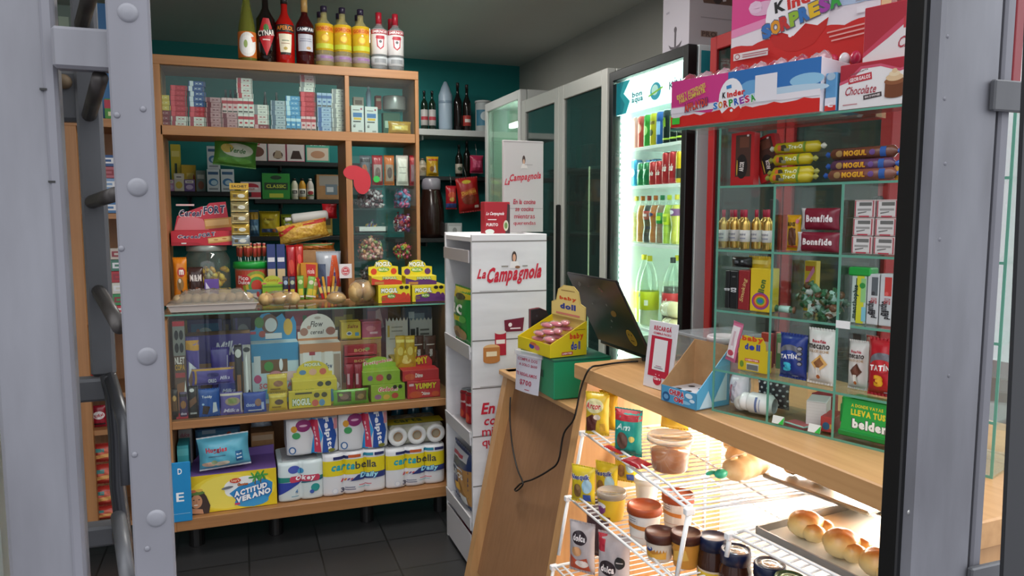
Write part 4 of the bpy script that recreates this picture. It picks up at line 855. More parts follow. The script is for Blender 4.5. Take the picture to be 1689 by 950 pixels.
for i, (x0, x1, yt, c, c2) in enumerate(((466, 476, 455, '2b2c44', '9db4c8'), (477, 487, 455, '33304a', 'b0b9a0'), (490, 501, 454, '6fa23c', 'cfdc9a'), (503, 515, 455, '7cb04a', 'e0d8c0'), (508, 520, 458, 'c59a3c', 'e6d6a6'))):
    B('candy_stick', ('dark blue wrapped stick with oval window, nearest the gummies box', 'dark blue wrapped stick with oval window, second from gummies box', 'green and white wrapped stick standing in mid bay', 'green wrapped stick leaning beside the brown sticks', 'tan wrapped stick leaning in front of the orange gum box')[i], 'candy', x0, x1, yt, 3.73+.004*i, ZB, .012, c, [('e', .5, .75, .7, .2, c2), ('r', .5, .3, .7, .3, 'd8c23c'), ('r', .5, .1, .9, .08, 'e8e4d8')], group=G, roll=(0, 0, 0, .15, .25)[i])
for i in range(5):
    p = pY(533+i*5, 482, 3.72)
    MB_ = MB().box(-.006, 0, 0, .006, .006, .11, M(['b01c22', 'd89a2c', 'b8242a', 'c89030', 'a81a24'][i], .3), .002); MB_.box(-.0062, -.0003, .03, .0062, 0, .06, M('e0c060', .4))
    o = MB_.build('candy_stick'); put(o, 'red gold wafer stick, ' + ('first', 'second', 'third', 'fourth', 'fifth')[i] + ' of the fan before the divider', 'candy', 'red gold wafer sticks', (p.x, 3.722+.007*i, ZB), (0, (i-2)*.12, 0))
p = pY(570, 447, 3.698); st_ = MB().box(-.03, 0, -.035, .03, .001, .035, M('ddd6d6', .5)); art(st_, lambda u, v, o: (u, -o, v-.035), .06, .07, [('e', .5, .5, .7, .62, 'c22c3a'), ('e', .5, .5, .6, .52, 'e0d4d4'), ('e', .5, .5, .52, .46, 'c22c3a'), ('t', 'NO', .5, .58, .28, .12, 'f3ecec', {'b': .04}), ('t', 'FUMAR', .5, .40, .40, .10, 'f3ecec', {'b': .03})])
o = st_.build('sticker'); put(o, 'square white sticker with red round badge on hutch divider', 'sticker', None, (p.x, 3.698, p.z))

# ================================================================== sweets behind the hutch door glass
YD = 3.74
G = 'bags of sweets hanging in the glass-doored bay'
for i, (x0, x1, c, lb, sp_) in enumerate(((593, 612, '5a5f66', 'grey speckled sweets bag', [('e', .4, .5, .5, .4, 'b0603a'), ('e', .6, .3, .4, .3, '8fa0a8'), ('r', .5, .85, .9, .12, '2c2c30')]), (613, 632, '9a2228', 'red topped sweets bag', [('r', .5, .4, .75, .6, 'a08c88'), ('e', .5, .4, .5, .4, '6a5450')]),
     (633, 651, 'b8641e', 'orange topped sweets bag', [('r', .5, .4, .75, .6, '9a8878'), ('e', .5, .4, .5, .4, '5a4a44')]), (653, 674, 'c8c4ba', 'white notice covered sweets bag', [('r', .5, .5, .8, .8, 'dcd8ce'), ('r', .5, .6, .6, .02, '8a8a86'), ('r', .5, .4, .6, .02, '8a8a86')]), (675, 689, '9a222c', 'dark red sweets bag', [('r', .5, .4, .75, .6, '8a6a72'), ('r', .5, .9, 1, .1, 'c84848')]))):
    B('candy_bag', lb + (' beside the divider' if i == 0 else ' hanging behind glass, ' + ('', 'second', 'third', 'fourth', 'fifth')[i] + ' from the divider'), 'bag', x0, x1-1, 256, YD+.02, 1.6418, .03, c, sp_, group=G)
def pile(name, label, x0, x1, yt, Yp, z, cols, n, s=.013, d=.12):
    X, w = span(x0, x1, yt+10, Yp); h = pY((x0+x1)/2, yt, Yp).z-z; mb = MB()
    for i in range(n):
        x = random.uniform(-w/2+1.8*s, w/2-1.8*s); y = random.uniform(.0, d); zz = s*.7+max(.004, (h-s*1.2))*random.random()**1.3*(1-.45*(2*x/w)**2)
        T = Matrix.Translation((x, y, zz)) @ Euler((random.random()*6, random.random()*6, random.random()*6)).to_matrix().to_4x4()
        mb.blob((0, 0, 0), (s, s*.72, s*.6), M(random.choice(cols), .3), 7, 4, T)
        if random.random() < .5: mb.add([(s, 0, 0), (s*1.7, s*.6, 0), (s*1.7, -s*.6, s*.2), (-s, 0, 0), (-s*1.7, s*.6, s*.2), (-s*1.7, -s*.6, 0)], [(0, 1, 2), (3, 5, 4)], M(random.choice(cols), .3), False, T)
    mb.v = [(max(-w/2, min(w/2, x)), max(-.012, min(d+.02, y)), max(.0006, zz)) for x, y, zz in mb.v]
    o = mb.build(name); put(o, label, 'sweets', None, (X, Yp, z)); o['kind'] = 'stuff'; return o
pile('wrapped_sweets', 'heap of dark silver wrapped sweets on the third glass shelf of the bay', 589, 638, 312, YD, 1.5268, ['5b3a42', '7a5a60', 'a8a0a6', '4a2a32', 'c4bcc0'], 300, .013)
pile('wrapped_sweets', 'heap of pink and blue sweets behind the glass door', 650, 684, 312, YD, 1.5268, ['a84a78', '3f6f94', 'c05a84', '4a86a8', '8a4a6a'], 150, .015)
pile('wrapped_sweets', 'heap of red and violet wrapped sweets behind the glass door', 650, 684, 354, YD, 1.4068, ['a82c3c', '6a3a7a', 'c86a7a', 'd8d0d4', '8a2434'], 130, .015)
pile('wrapped_sweets', 'big heap of mixed coloured toffees low in the glass-doored bay', 590, 638, 393, YD, 1.2668, ['d0a08a', 'c06a5a', 'd8c8b0', '8a9a5a', 'b8803a', 'c88a94'], 300, .0135)
pile('wrapped_sweets', 'small heap of coral and pink sweets low in the glass-doored bay', 650, 684, 402, YD, 1.2668, ['c04a4a', 'd0707a', 'c8a03c', '6a9a4a', 'b83a5a'], 130, .012)
tr = MB().box(-.07, 0, 0, .07, .11, .006, M('d2d4d2', .4)).box(-.07, 0, 0, -.066, .11, .028, M('d2d4d2', .4)).box(.066, 0, 0, .07, .11, .028, M('d2d4d2', .4)).box(-.07, 0, 0, .07, .004, .028, M('d2d4d2', .4)).box(-.07, .106, 0, .07, .11, .028, M('d2d4d2', .4))
o = tr.build('sweets_tray'); put(o, 'white plastic tray of sweets behind the glass door', 'tray', None, (pY(615, 370, YD).x, YD+.01, 1.4068))
pile('wrapped_sweets', 'few violet and yellow sweets lying in the white tray', 602, 628, 366, YD+.02, 1.4135, ['5a4a84', 'c0a03a', '8a9aa0', '3a3a5c'], 26, .012, .08)
pile('wrapped_sweets', 'dark wrapped sweets at the bottom of the glass-doored bay', 592, 634, 438, 3.74, 1.164, ['3a2c34', '6a5a62', '8a8088'], 60, .011, .08)
hs = MB(); 
for _i, (c, rx, rz_, cx, cz) in enumerate(((M('b3222e', .4), .05, .035, -.01, .03), (M('b3222e', .4), .042, .062, .03, -.012), (M('2ea84a', .4), .016, .016, .10, .0))):
    hs.lathe([(0, 0), (1, 0), (1, 1), (0, 1)], c, 26, T=Matrix.Translation((cx, -.0012*(_i % 2), cz)) @ Matrix.Diagonal((rx, .001, rz_, 1)) @ Matrix.Rotation(PI/2, 4, 'X'), smooth=False)
p = pY(587, 295, 3.70); o = hs.build('sticker'); put(o, 'red blob shaped sticker with green dot on the hutch door glass', 'sticker', None, (p.x, 3.699, p.z))
# ================================================================== on the glass top of the display case
YT = 3.47
X, w_ = span(276, 425, 505, YT)
ty = MB().prism([(-w_/2+.012, 0), (w_/2-.012, 0), (w_/2, .028), (-w_/2, .028)], 0, .19, M('b7aca6', .6)).box(-w_/2-.004, -.006, .026, w_/2+.004, .196, .03, M('c2b8b2', .6), .001)
ty = ty.build('foam_tray'); put(ty, 'long foam tray sealed in wrinkled cling film on the glass top', 'tray', None, (X, YT, ZTOP))
mb = MB(); nu, nv = 26, 12
vs = [(-w_/2-.004+(w_+.008)*i/nu, -.006+.202*j/nv, .031+.055*min(1, 3*j/nv, 3*(nv-j)/nv)*min(1, 5*i/nu, 5*(nu-i)/nu)+.004*math.sin(i*1.7+j)*math.sin(j*1.3)) for j in range(nv+1) for i in range(nu+1)]
mb.add(vs, [(j*(nu+1)+i, j*(nu+1)+i+1, (j+1)*(nu+1)+i+1, (j+1)*(nu+1)+i) for j in range(nv) for i in range(nu)], clear('b9b3a8', .35, 'eeeae4', .12, 1.4), True); mb.build('cling_film', ty)
mb = MB()
for i in range(9): mb.blob((-w_/2+.04+i*(w_-.08)/8, .09+.02*(i % 2), .048), (.026, .06, .02), M('b59d78', .6), 10, 6)
mb.build('pastry_row', ty)
BRD = noisy('bread_crust', 'b98f52', 'd8bd86', (25, 25, 25), .6); BAGF = clear('d8d0c0', .12, 'f4efe6', .15, 1.3)
def bread_bag(label, x0, x1, yt, Y, n, r):
    X, w_ = span(x0, x1, yt+20, Y); o = MB()
    for i in range(n):
        o.blob((-w_/2+w_*(i+.5)/n, .05+.02*(i % 2), r[2]+.002), (w_/n*.56, r[1], r[2]), BRD, 14, 8, None, lambda d: 1+.06*math.sin(9*d.x)*math.sin(7*d.y))
    o = o.build('bread_roll'); put(o, label, 'bread', 'bagged bread on the glass top', (X, Y, ZTOP+.0012))
    MB().blob((0, .05, r[2]*1.1+.002), (w_*.53, r[1]*1.15, r[2]*1.15), BAGF, 18, 10, None, lambda d: 1+.05*math.sin(13*d.x+5*d.z)*math.sin(8*d.y)).build('plastic_bag', o)
    return o
bread_bag('plastic bag of flat pale buns beside the foam tray', 428, 496, 488, 3.50, 3, (.05, .055, .03))
bread_bag('single small round bun in film on the glass top', 542, 572, 488, 3.47, 1, (.05, .04, .026))
bread_bag('clear bag with two round buns beside the fruit gummy boxes', 578, 622, 476, 3.50, 2, (.05, .05, .048))
mg = lambda f: [('p', [(.1, 0), (1, 0), (1, .35), (.5, .55), (.1, .4)], f), ('t', 'MOGUL', .34, .70, .50, .26, 'f0f0ea', {'b': .05, 'o': '23581f'}), ('e', .40, .38, .26, .26, '5a8f2c'), ('t', 'FRUTAL', .40, .38, .2, .12, 'f0eccc', {'b': .03}), ('e', .72, .85, .14, .2, '17150f'), ('e', .88, .85, .14, .2, '17150f'), ('e', .66, .3, .16, .36, f), ('e', .78, .4, .16, .36, f), ('e', .92, .34, .12, .36, f), ('r', .15, .3, .16, .04, '8a7a20'), ('r', .15, .2, .16, .04, '8a7a20')]
mz = {}
for i, (x0, x1, c, nm) in enumerate(((624, 677, 'c23a24', 'red fruit'), (680, 734, '5a2a6a', 'purple fruit'))):
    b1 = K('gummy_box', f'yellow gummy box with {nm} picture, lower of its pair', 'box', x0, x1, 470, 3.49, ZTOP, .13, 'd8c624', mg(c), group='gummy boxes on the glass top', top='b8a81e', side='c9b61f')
    z = pY((x0+x1)/2, 470, 3.49).z+.001
    b2 = K('gummy_box', f'yellow gummy display box with {nm} picture and arched header, upper of its pair', 'box', x0-11, x1-14, 455, 3.51, z, .09, 'd8c624', [('p', [(0, 0), (1, 0), (1, .4), (.6, .7), (.3, .5), (0, .8)], c), ('t', 'MOGUL', .60, .75, .46, .3, 'd8e0b0', {'b': .03, 'o': '3a7a24'}), ('r', .25, .2, .3, .3, 'b07a3c')], group='gummy boxes on the glass top')
    w2 = span(x0-11, x1-14, 460, 3.51)[1]; hh = pY(x0+15, 430, 3.51).z-pY(x0+15, 456, 3.51).z
    card(b2, 'header_card', [(0, 0), (1, 0), (1, .55), (.82, .6)]+[(.5+.30*math.cos(a*PI/8), .6+.4*math.sin(a*PI/8)) for a in range(9)]+[(.18, .6), (0, .55)], w2, hh, .088, pY(x0, 456, 3.51).z-z-.002, 'd8c624',
         [('t', 'MOGUL', .5, .72, .5, .32, 'f0f0ea', {'b': .05, 'o': '23581f'}), ('e', .5, .36, .4, .3, '6a9f3c'), ('t', 'FRUTAL', .5, .36, .3, .16, 'f0eccc', {'b': .03}), ('e', .18, .25, .2, .4, c), ('e', .85, .25, .2, .4, c)])

# ================================================================== upper glass section of the display case
YG = 3.50
G = 'sweets behind the front glass'
K('biscuit_carton', 'dark biscuit carton with red top and black warning seals, at gate end', 'box', 284, 304, 530, 3.46, ZS2, .06, '5f4a3c', [('r', .5, .96, 1, .08, 'a51c28'), ('e', .3, .86, .34, .1, '15120f'), ('e', .7, .86, .34, .1, '15120f'), ('e', .3, .73, .34, .1, '15120f'), ('e', .7, .73, .34, .1, '15120f'), ('r', .5, .80, 1, .3, '7a7a74'), ('e', .3, .86, .34, .1, '15120f'), ('e', .7, .86, .34, .1, '15120f'), ('e', .3, .73, .34, .1, '15120f'), ('e', .7, .73, .34, .1, '15120f'), ('t', 'NLET', .5, .60, .8, .07, 'e0d8d0', {'b': .03}), ('t', 'COPA', .5, .53, .8, .06, 'c99a2c', {'b': .03}), ('r', .5, .45, .8, .05, 'a04040'), ('p', [(.1, .1), (.9, .05), (.8, .38), (.2, .36)], '8a5c3c'), ('p', [(.6, .1), (1, .2), (.9, .4)], 'd8d4cc'), ('r', .5, .03, 1, .06, 'a51c28')], group=G)
PUR = '51438f'
ml = K('chocolate_display', 'tall purple chocolate display tray with white script lettering', 'box', 306, 413, 552, 3.66, ZS2, .12, KRAFT, [('r', .5, .80, 1, .4, PUR), ('t', 'Milka', .66, .80, .42, .20, 'e6e3ee', {'sh': .3, 'b': .03, 'rot': 6}), ('r', .5, .3, .7, .4, '96693f')], group=G)
K('chocolate_bar', 'big chocolate bar with blue picture lying behind purple display header', 'chocolate', 309, 366, 527, 3.79, ZS2, .02, '3f3a76', [('r', .5, .86, .8, .18, '3a6f9a'), ('e', .5, .84, .4, .12, '9fb0b4'), ('e', .3, .84, .12, .1, 'a86a5a')], group=G)
K('chocolate_bar', 'dark violet chocolate bar upright behind purple display header', 'chocolate', 368, 381, 527, 3.79, ZS2, .02, '33284f', [('r', .5, .84, .4, .2, '7a6a5c')], group=G)
K('chocolate_bar', 'grey black chocolate bar upright beside the violet one', 'chocolate', 384, 414, 524, 3.79, ZS2, .02, '3b3650', [('e', .55, .84, .6, .16, '8a8f90'), ('r', .2, .85, .12, .3, '5d5190')], group=G)
K('yellow_carton', 'plain yellow carton behind the striped wafer bar', 'box', 304, 320, 528, 3.80, ZS2, .04, 'b59a22', [('r', .5, .66, .9, .1, 'c7ac34')], group=G)
B('wafer_bar', 'purple white wafer bar with amber top standing behind the glass', 'chocolate', 303, 328, 556, 3.50, ZS2, .025, '6a5fa0', [('r', .5, .93, 1, .14, 'bf8a22'), ('p', [(.15, .1), (.8, .1), (.9, .7), (.3, .82)], 'd8d8e0'), ('p', [(.4, .3), (.8, .5), (.5, .62), (.2, .46)], '8a6448'), ('p', [(.1, .75), (.6, .85), (.9, .6), (.9, .85), (.1, .88)], '4c3c8c')], group=G)
B('chocolate_bar', 'small purple chocolate bar in front of the display tray', 'chocolate', 347, 378, 572, 3.58, ZS2, .02, PUR, [('t', 'Milka', .45, .62, .6, .16, 'd8d4e8', {'sh': .3}), ('e', .5, .2, .7, .24, '8a6a50'), ('r', .9, .5, .06, .8, 'b9b4d0')], group=G)
B('chocolate_bar', 'wide purple chocolate bar with gold rim lying upright by the glass', 'chocolate', 316, 386, 606, 3.47, pY(350, 634, 3.47).z, .02, '574a96', [('r', .5, .94, 1, .12, 'b58a3c'), ('r', .08, .5, .05, 1, 'b58a3c'), ('t', 'OREO', .48, .22, .2, .26, 'e0e0e8', {'b': .03}), ('t', 'Milka', .80, .38, .24, .24, 'c9c4e0', {'sh': .3}), ('e', .5, .6, .3, .3, '3a3070')], group=G)
for x0, x1, lb, c, s_ in ((386, 399, 'dark slim bar with silver top beside the purple bars', '2c2620', [('e', .5, .9, .8, .14, 'c9c9c4'), ('r', .5, .4, .5, .3, '8a5c34')]), (400, 413, 'silver and black slim bar beside the blue egg display', 'b5b3b0', [('e', .5, .96, .9, .08, '222222'), ('p', [(.3, .1), (.7, .1), (.5, .9), (.3, .8)], 'e3e3e0'), ('e', .7, .2, .4, .2, '2a241e')])):
    B('chocolate_bar', lb, 'chocolate', x0, x1, 568, 3.52, ZS2, .014, c, s_, group=G)
eg = K('egg_display', 'blue and white surprise egg display box with dinosaur colours', 'box', 414, 492, 566, 3.60, ZS2, .10, 'b9cfd8', [('r', .5, .85, 1, .3, '2f86b5'), ('r', .46, .62, .6, .22, '6b4a24'), ('e', .36, .62, .2, .16, '3f8a35'), ('e', .62, .64, .08, .2, 'dfe4e8'), ('r', .12, .65, .14, .3, 'c9d2d6'), ('e', .12, .42, .16, .14, 'c0487a'), ('e', .5, .42, .36, .24, 'c9848c'), ('r', .8, .44, .3, .16, 'd8b9b4'), ('t', 'SORPRESA', .5, .3, .7, .09, 'd0606a', {'b': .03}), ('e', .3, .16, .2, .16, '5aa0c0'), ('e', .7, .16, .24, .16, 'd0a84a')], group=G)
w2 = span(414, 492, 550, 3.60)[1]; hb = pY(453, 566, 3.6).z-ZS2; hh = pY(453, 519, 3.6).z-ZS2-hb
card(eg, 'header_card', [(0, 0), (1, 0), (1, .6), (.94, .85), (.82, .62), (.7, .96), (.55, .8), (.42, 1), (.25, .95), (.14, .7), (.1, .4), (0, .38)], w2, hh, .098, hb-.002, '2f86b5',
     [('e', .42, .6, .36, .7, '6a4a34'), ('e', .45, .56, .26, .5, 'cfd2d2'), ('e', .2, .66, .2, .4, '4a7a34'), ('e', .82, .46, .2, .6, 'c9a03c'), ('e', .26, .24, .16, .24, 'a84c3c'), ('r', .5, .16, .36, .2, 'dfe0e0'), ('r', .06, .3, .12, .1, 'b03a4a')])
gf = K('cereal_bar_box', 'white and orange cereal bar display with round arched header', 'box', 494, 562, 566, 3.58, ZS2, .10, 'c9c2bc', [('r', .5, .92, 1, .16, 'b87a4a'), ('r', .18, .55, .2, .6, 'd8d6d6'), ('r', .42, .55, .2, .6, 'd4d2d4'), ('r', .7, .55, .2, .6, 'd8d4d2'), ('r', .9, .5, .16, .6, '9a8472'), ('t', 'flow', .18, .6, .16, .1, '3a4a6a', {'b': .03}), ('t', 'flow', .42, .6, .16, .1, '3a4a6a', {'b': .03}), ('t', 'flow', .7, .6, .16, .1, '3a4a6a', {'b': .03}), ('r', .3, .83, .14, .06, '9a2434'), ('e', .5, .25, .9, .25, 'dcd6d2')], group=G)
w2 = span(494, 562, 550, 3.58)[1]; hb = pY(528, 566, 3.58).z-ZS2; hh = pY(528, 521, 3.58).z-ZS2-hb
card(gf, 'header_card', [(0, 0), (1, 0), (1, .35)]+[(.5+.44*math.cos(a*PI/12), .35+.65*math.sin(a*PI/12)) for a in range(13)]+[(0, .35)], w2, hh, .098, hb-.002, 'cdc6c0',
     [('t', 'Flow', .48, .62, .3, .22, '4a4440', {'sh': .2, 'b': .02}), ('t', 'cereal', .48, .32, .32, .16, '4a4440', {'sh': .2}), ('e', .16, .34, .2, .3, '9a6a58'), ('e', .82, .34, .24, .3, '8a5240'), ('e', .28, .5, .1, .14, 'b08a7a'), ('e', .5, .85, .16, .1, 'a89a90'), ('r', .5, .05, 1, .1, 'b87a4a')])
K('candy_box', 'upright yellow candy carton with red lettering on top of the red wafers', 'box', 563, 595, 531, 3.62, pY(580, 560, 3.62).z, .08, 'cbae2c', [('t', 'Salta', .6, .75, .55, .2, '8a3a1c', {'sh': .2, 'b': .03}), ('e', .4, .35, .3, .24, 'd8d4c4'), ('e', .4, .35, .2, .14, '4a5a8a'), ('r', .8, .3, .2, .2, '4a8ab0'), ('r', .5, .05, 1, .08, '8a7420')], group=G)
K('candy_box', 'upright pink candy carton beside the yellow lettered one', 'box', 597, 629, 530, 3.62, pY(612, 559, 3.62).z, .08, 'b04560', [('r', .5, .9, .8, .1, 'a83a4a'), ('e', .45, .6, .5, .3, 'c9707c'), ('r', .6, .35, .4, .12, 'e0b0bc'), ('r', .5, .05, 1, .1, 'b8a030')], group=G)
kb = carton('cardboard_tray', 'cardboard tray holding the upright yellow and pink candy cartons', 'box', (pY(596, 600, 3.62).x, 3.62, ZS2), span(563, 630, 600, 3.62)[1], .10, pY(596, 560, 3.62).z-ZS2-.001, KRAFT, [('r', .5, .5, .9, .5, '8a6242')], group=None)
for i, (yt, yb) in enumerate(((569, 586), (588, 602), (603, 616))):
    K('wafer_packet', ('top', 'middle', 'bottom')[i] + ' red wafer packet of the pile before the cardboard tray', 'packet', 568, 622, yt, 3.585, None, .03, '9a1a28', [('t', 'BON', .5, .5, .4, .3, 'c9a060', {'b': .03}), ('r', .5, .2, .8, .08, 'd05060'), ('e', .7, .6, .16, .3, '6a8a3a')], yb=yb, group='red wafer packets')
p_ = pY(645, 640, 3.55)
cg = K('chocolate_display', 'yellow bar display with white zigzag topped card', 'box', 645, 675, 588, 3.58, ZS2, .07, 'b8952a', [('r', .5, .3, .9, .5, 'c4a336'), ('e', .5, .75, .7, .3, 'd6bd58'), ('t', 'Bon', .5, .42, .5, .14, 'e8dca0', {'b': .03}), ('r', .5, .08, 1, .12, 'c49c24')], group=G)
zig = [(0, 0), (1, 0)]+[(1-i/12, .92 if i % 2 else 1) for i in range(13)]
hb = pY(650, 588, 3.58).z-ZS2; w2 = span(633, 670, 560, 3.58)[1]
card(cg, 'header_card', zig, w2, pY(650, 527, 3.58).z-ZS2-hb+.06, .068, hb-.06, 'c9c4bc', [('t', '1', .12, .72, .1, .24, 'c9a84a', {'b': .03}), ('r', .5, .80, .5, .03, '9a968e'), ('r', .5, .72, .5, .03, '9a968e'), ('r', .5, .56, .7, .02, '9a968e')])
for i, (x0, x1) in enumerate(((652, 668), (668, 684))):
    B('candy_bar', f'yellow wrapped bar, {("first", "second")[i]} in the zigzag display', 'chocolate', x0, x1, 553, 3.555, pY(660, 605, 3.555).z, .015, 'bd9a26', [('e', .5, .5, .6, .3, 'd8c060'), ('r', .5, .85, .9, .1, 'e0cc70')], group='yellow bars')
B('candy_bag', 'yellow sweets pouch low in front of the zigzag display', 'bag', 650, 688, 572, 3.565, pY(660, 615, 3.53).z, .03, 'c4a22a', [('e', .5, .5, .5, .4, 'e0cc78'), ('r', .5, .85, .9, .12, 'd8c058')])
sn = K('chocolate_display', 'white and blue topped display of dark brown bars near the stand', 'box', 678, 722, 580, 3.60, ZS2, .07, '4a3026', [('r', .5, .3, .9, .5, '3a241c')], group=G)
hb = pY(700, 580, 3.60).z-ZS2; w2 = span(674, 712, 550, 3.60)[1]
card(sn, 'header_card', zig, w2, pY(695, 527, 3.60).z-ZS2-hb+.02, .068, hb-.02, 'bdb9b4', [('r', .14, .55, .2, .3, '2a2622'), ('t', '1', .34, .55, .1, .36, '2a2622', {'b': .04}), ('r', .66, .66, .4, .05, '5a5650'), ('r', .66, .54, .4, .05, '5a5650'), ('r', .5, .3, .8, .04, '7a766e')])
for i, (x0, x1) in enumerate(((680, 699), (700, 719))):
    B('candy_bar', f'dark brown bar with white side lettering, {("first", "second")[i]} of the pair', 'chocolate', x0, x1, 553, 3.575, pY(690, 600, 3.575).z, .015, '4a2a20', [('t', 'rocklets', .5, .38, .6, .16, 'd8d4d0', {'b': .03, 'rot': 90}), ('r', .5, .7, .7, .03, 'd8d0c8')], group='dark brown bars')
K('chocolate_box', 'slate blue chocolate carton behind the dark bar display', 'box', 664, 712, 506, 3.72, ZS2, .05, '3f4c66', [('r', .5, .8, .5, .24, '78889a'), ('r', .3, .9, .2, .08, 'b8c0c8')], group=G)
K('chocolate_box', 'dull violet and pink carton at the back behind yellow sweets', 'box', 606, 640, 506, 3.74, ZS2, .05, '7a5a78', [('p', [(.3, .7), (.8, .75), (.6, .98), (.4, .95)], 'c9b4c4'), ('r', .2, .85, .4, .2, 'a06070')], group=G)
K('chocolate_box', 'dim olive and brown carton at the back under single bun', 'box', 548, 585, 508, 3.74, ZS2, .05, '5a4f30', [('r', .5, .85, .8, .14, '8a7a30'), ('r', .3, .95, .4, .1, '6a4a3a')], group=G)
K('chocolate_box', 'dim red carton with green leaf at the back behind cereal bars', 'box', 470, 524, 512, 3.74, ZS2, .05, '9a4550', [('r', .6, .9, .12, .08, '4a7a4a'), ('r', .5, .8, .8, .04, 'b86a70')], group=G)
# front gummy packs and jelly boxes at the foot of the glass
mgy = K('gummy_box', 'yellow gummy display box with arched header behind the glass centre', 'box', 482, 556, 627, 3.49, ZS2, .09, 'cdb92e', [('t', 'MOGUL', .28, .5, .44, .3, 'e8e8d8', {'b': .05, 'o': '3a7a2c'}), ('e', .62, .84, .14, .2, '3a3a24'), ('e', .8, .84, .14, .2, '3a3a24'), ('e', .66, .36, .2, .5, 'c8704a'), ('e', .88, .36, .16, .5, '5a8ab0'), ('r', .3, .2, .3, .06, '8a7a20')], group='gummy boxes behind the glass')
w2 = span(482, 548, 600, 3.49)[1]; hb = pY(518, 627, 3.49).z-ZS2
card(mgy, 'header_card', [(0, 0), (1, 0), (1, .3)]+[(.5+.42*math.cos(a*PI/10), .3+.7*math.sin(a*PI/10)) for a in range(11)]+[(0, .3)], w2, pY(518, 600, 3.49).z-ZS2-hb, .088, hb-.002, 'cdb92e', [('t', 'MOGUL', .5, .76, .42, .2, 'e8e8d8', {'b': .04, 'o': '3a7a2c'}), ('e', .24, .3, .18, .3, '4a7ab0'), ('e', .5, .3, .2, .4, 'cfa090'), ('e', .76, .3, .18, .4, 'c05a4a')])
for i, (x0, x1, yt, Yq) in enumerate(((440, 474, 616, 3.50), (443, 474, 648, 3.462))):
    B('candy_packet', ('yellow packet with brown cookie picture, upper of two', 'yellow packet with dark cookie picture, lower of two')[i], 'packet', x0, x1, yt, Yq, None if i == 0 else ZS2, .02, 'c9ac2c', [('e', .55, .5, .5, .34, '9a6a4a' if i == 0 else '5a4230'), ('r', .5, .85, .9, .1, 'dcc65a'), ('r', .4, .2, .5, .08, '8a6a1c')], yb=648, group='yellow cookie packets')
G2 = 'biscuit packets at the foot of the glass'
for i, (x0, x1, yt, c, s_, lb) in enumerate(((281, 294, 640, '2f241c', [('r', .5, .5, .7, .5, '6a4a2c'), ('e', .5, .7, .5, .2, 'c9a05c')], 'dark slim bar at the gate end of the glass foot'), (295, 309, 643, '4a3458', [('e', .5, .5, .7, .3, '9a6a3c'), ('r', .5, .85, .9, .1, '2a1c1c'), ('t', 'dos', .5, .16, .7, .1, 'd8d0e0', {'b': .03})], 'purple brown slim bar second along the glass foot'),
     (310, 326, 636, '241d1a', [('p', [(.1, .3), (.9, .5), (.8, .7), (.1, .55)], '7a5234'), ('e', .4, .9, .5, .12, 'cfcfcf'), ('r', .5, .12, .7, .06, 'a8a8a8')], 'black slim bar with wafer picture third along the glass foot'),
     (327, 362, 640, '2452a0', [('p', [(.15, .08), (.4, .05), (.55, .35), (.2, .4)], '3a2418'), ('p', [(.65, .1), (.9, .15), (.85, .5), (.7, .5)], 'c9cfd8'), ('t', 'Toddy', .40, .72, .5, .12, 'e0e4ee', {'b': .03}), ('e', .2, .45, .12, .08, 'a8c8e8')], 'blue biscuit packet with dark cookies along the glass foot'),
     (363, 400, 646, '6456a0', [('r', .5, .93, 1, .1, 'c9bcae'), ('e', .55, .6, .7, .4, 'a58f78'), ('r', .55, .62, .4, .24, '8a9458'), ('t', 'Milka', .5, .18, .7, .18, 'd0cce4', {'sh': .3, 'b': .02}), ('r', .95, .5, .06, .9, 'b9b0a0')], 'purple biscuit packet with cookie picture along the glass foot'),
     (401, 439, 646, '2c479c', [('t', 'choco', .3, .4, .4, .2, 'b9c8e6', {'b': .03}), ('e', .65, .5, .3, .4, '8f6a5a'), ('r', .85, .3, .12, .4, 'a9b8d8'), ('r', .5, .1, .6, .06, 'c9d0e0')], 'deep blue biscuit packet beside the yellow packets'))):
    B('biscuit_packet', lb, 'packet', x0, x1, yt, 3.46, ZS2, .018, c, s_, group=G2)
K('chocolate_box', 'plain blue violet carton standing behind the purple biscuit packet', 'box', 360, 396, 630, 3.54, ZS2, .03, '4a50a0', [('t', 'Milka', .5, .7, .6, .14, 'c9cce4', {'sh': .3})], group=G2)
K('gummy_box', 'yellow fruit gummy carton beside the cookie packets at glass foot', 'box', 476, 546, 644, 3.462, ZS2, .022, 'c9b52e', [('t', 'MOGUL', .30, .36, .42, .4, 'e4e6d4', {'b': .05, 'o': '3a7a2c'}), ('r', .35, .86, .4, .1, '4a4420'), ('e', .66, .7, .14, .3, '4a4420'), ('e', .84, .7, .14, .3, '4a4420'), ('e', .62, .25, .16, .4, 'c8604a'), ('e', .78, .25, .14, .4, '5a8ab0')], group='gummy boxes behind the glass')
B('candy_packet', 'green packet with brown nut pictures at the glass foot', 'packet', 549, 608, 641, 3.458, ZS2, .022, '6aa02e', [('r', .30, .55, .40, .66, '5a4a34'), ('e', .30, .55, .26, .4, '8a6a5a'), ('r', .78, .55, .34, .66, '6a5434'), ('e', .78, .5, .2, .36, '9a7a4a'), ('e', .2, .7, .12, .2, '8fae4a')])
for i, (x0, x1) in enumerate(((570, 583), (584, 598))):
    B('candy_stick', f'crimson wrapped stick, {("first", "second")[i]} of the pair behind the green packet', 'candy', x0, x1, 598, 3.50, ZS2, .02, '8e1c2e', [('r', .3, .6, .3, .3, 'c8a0a8'), ('r', .5, .2, .4, .1, 'b88a40')], group='crimson sticks')
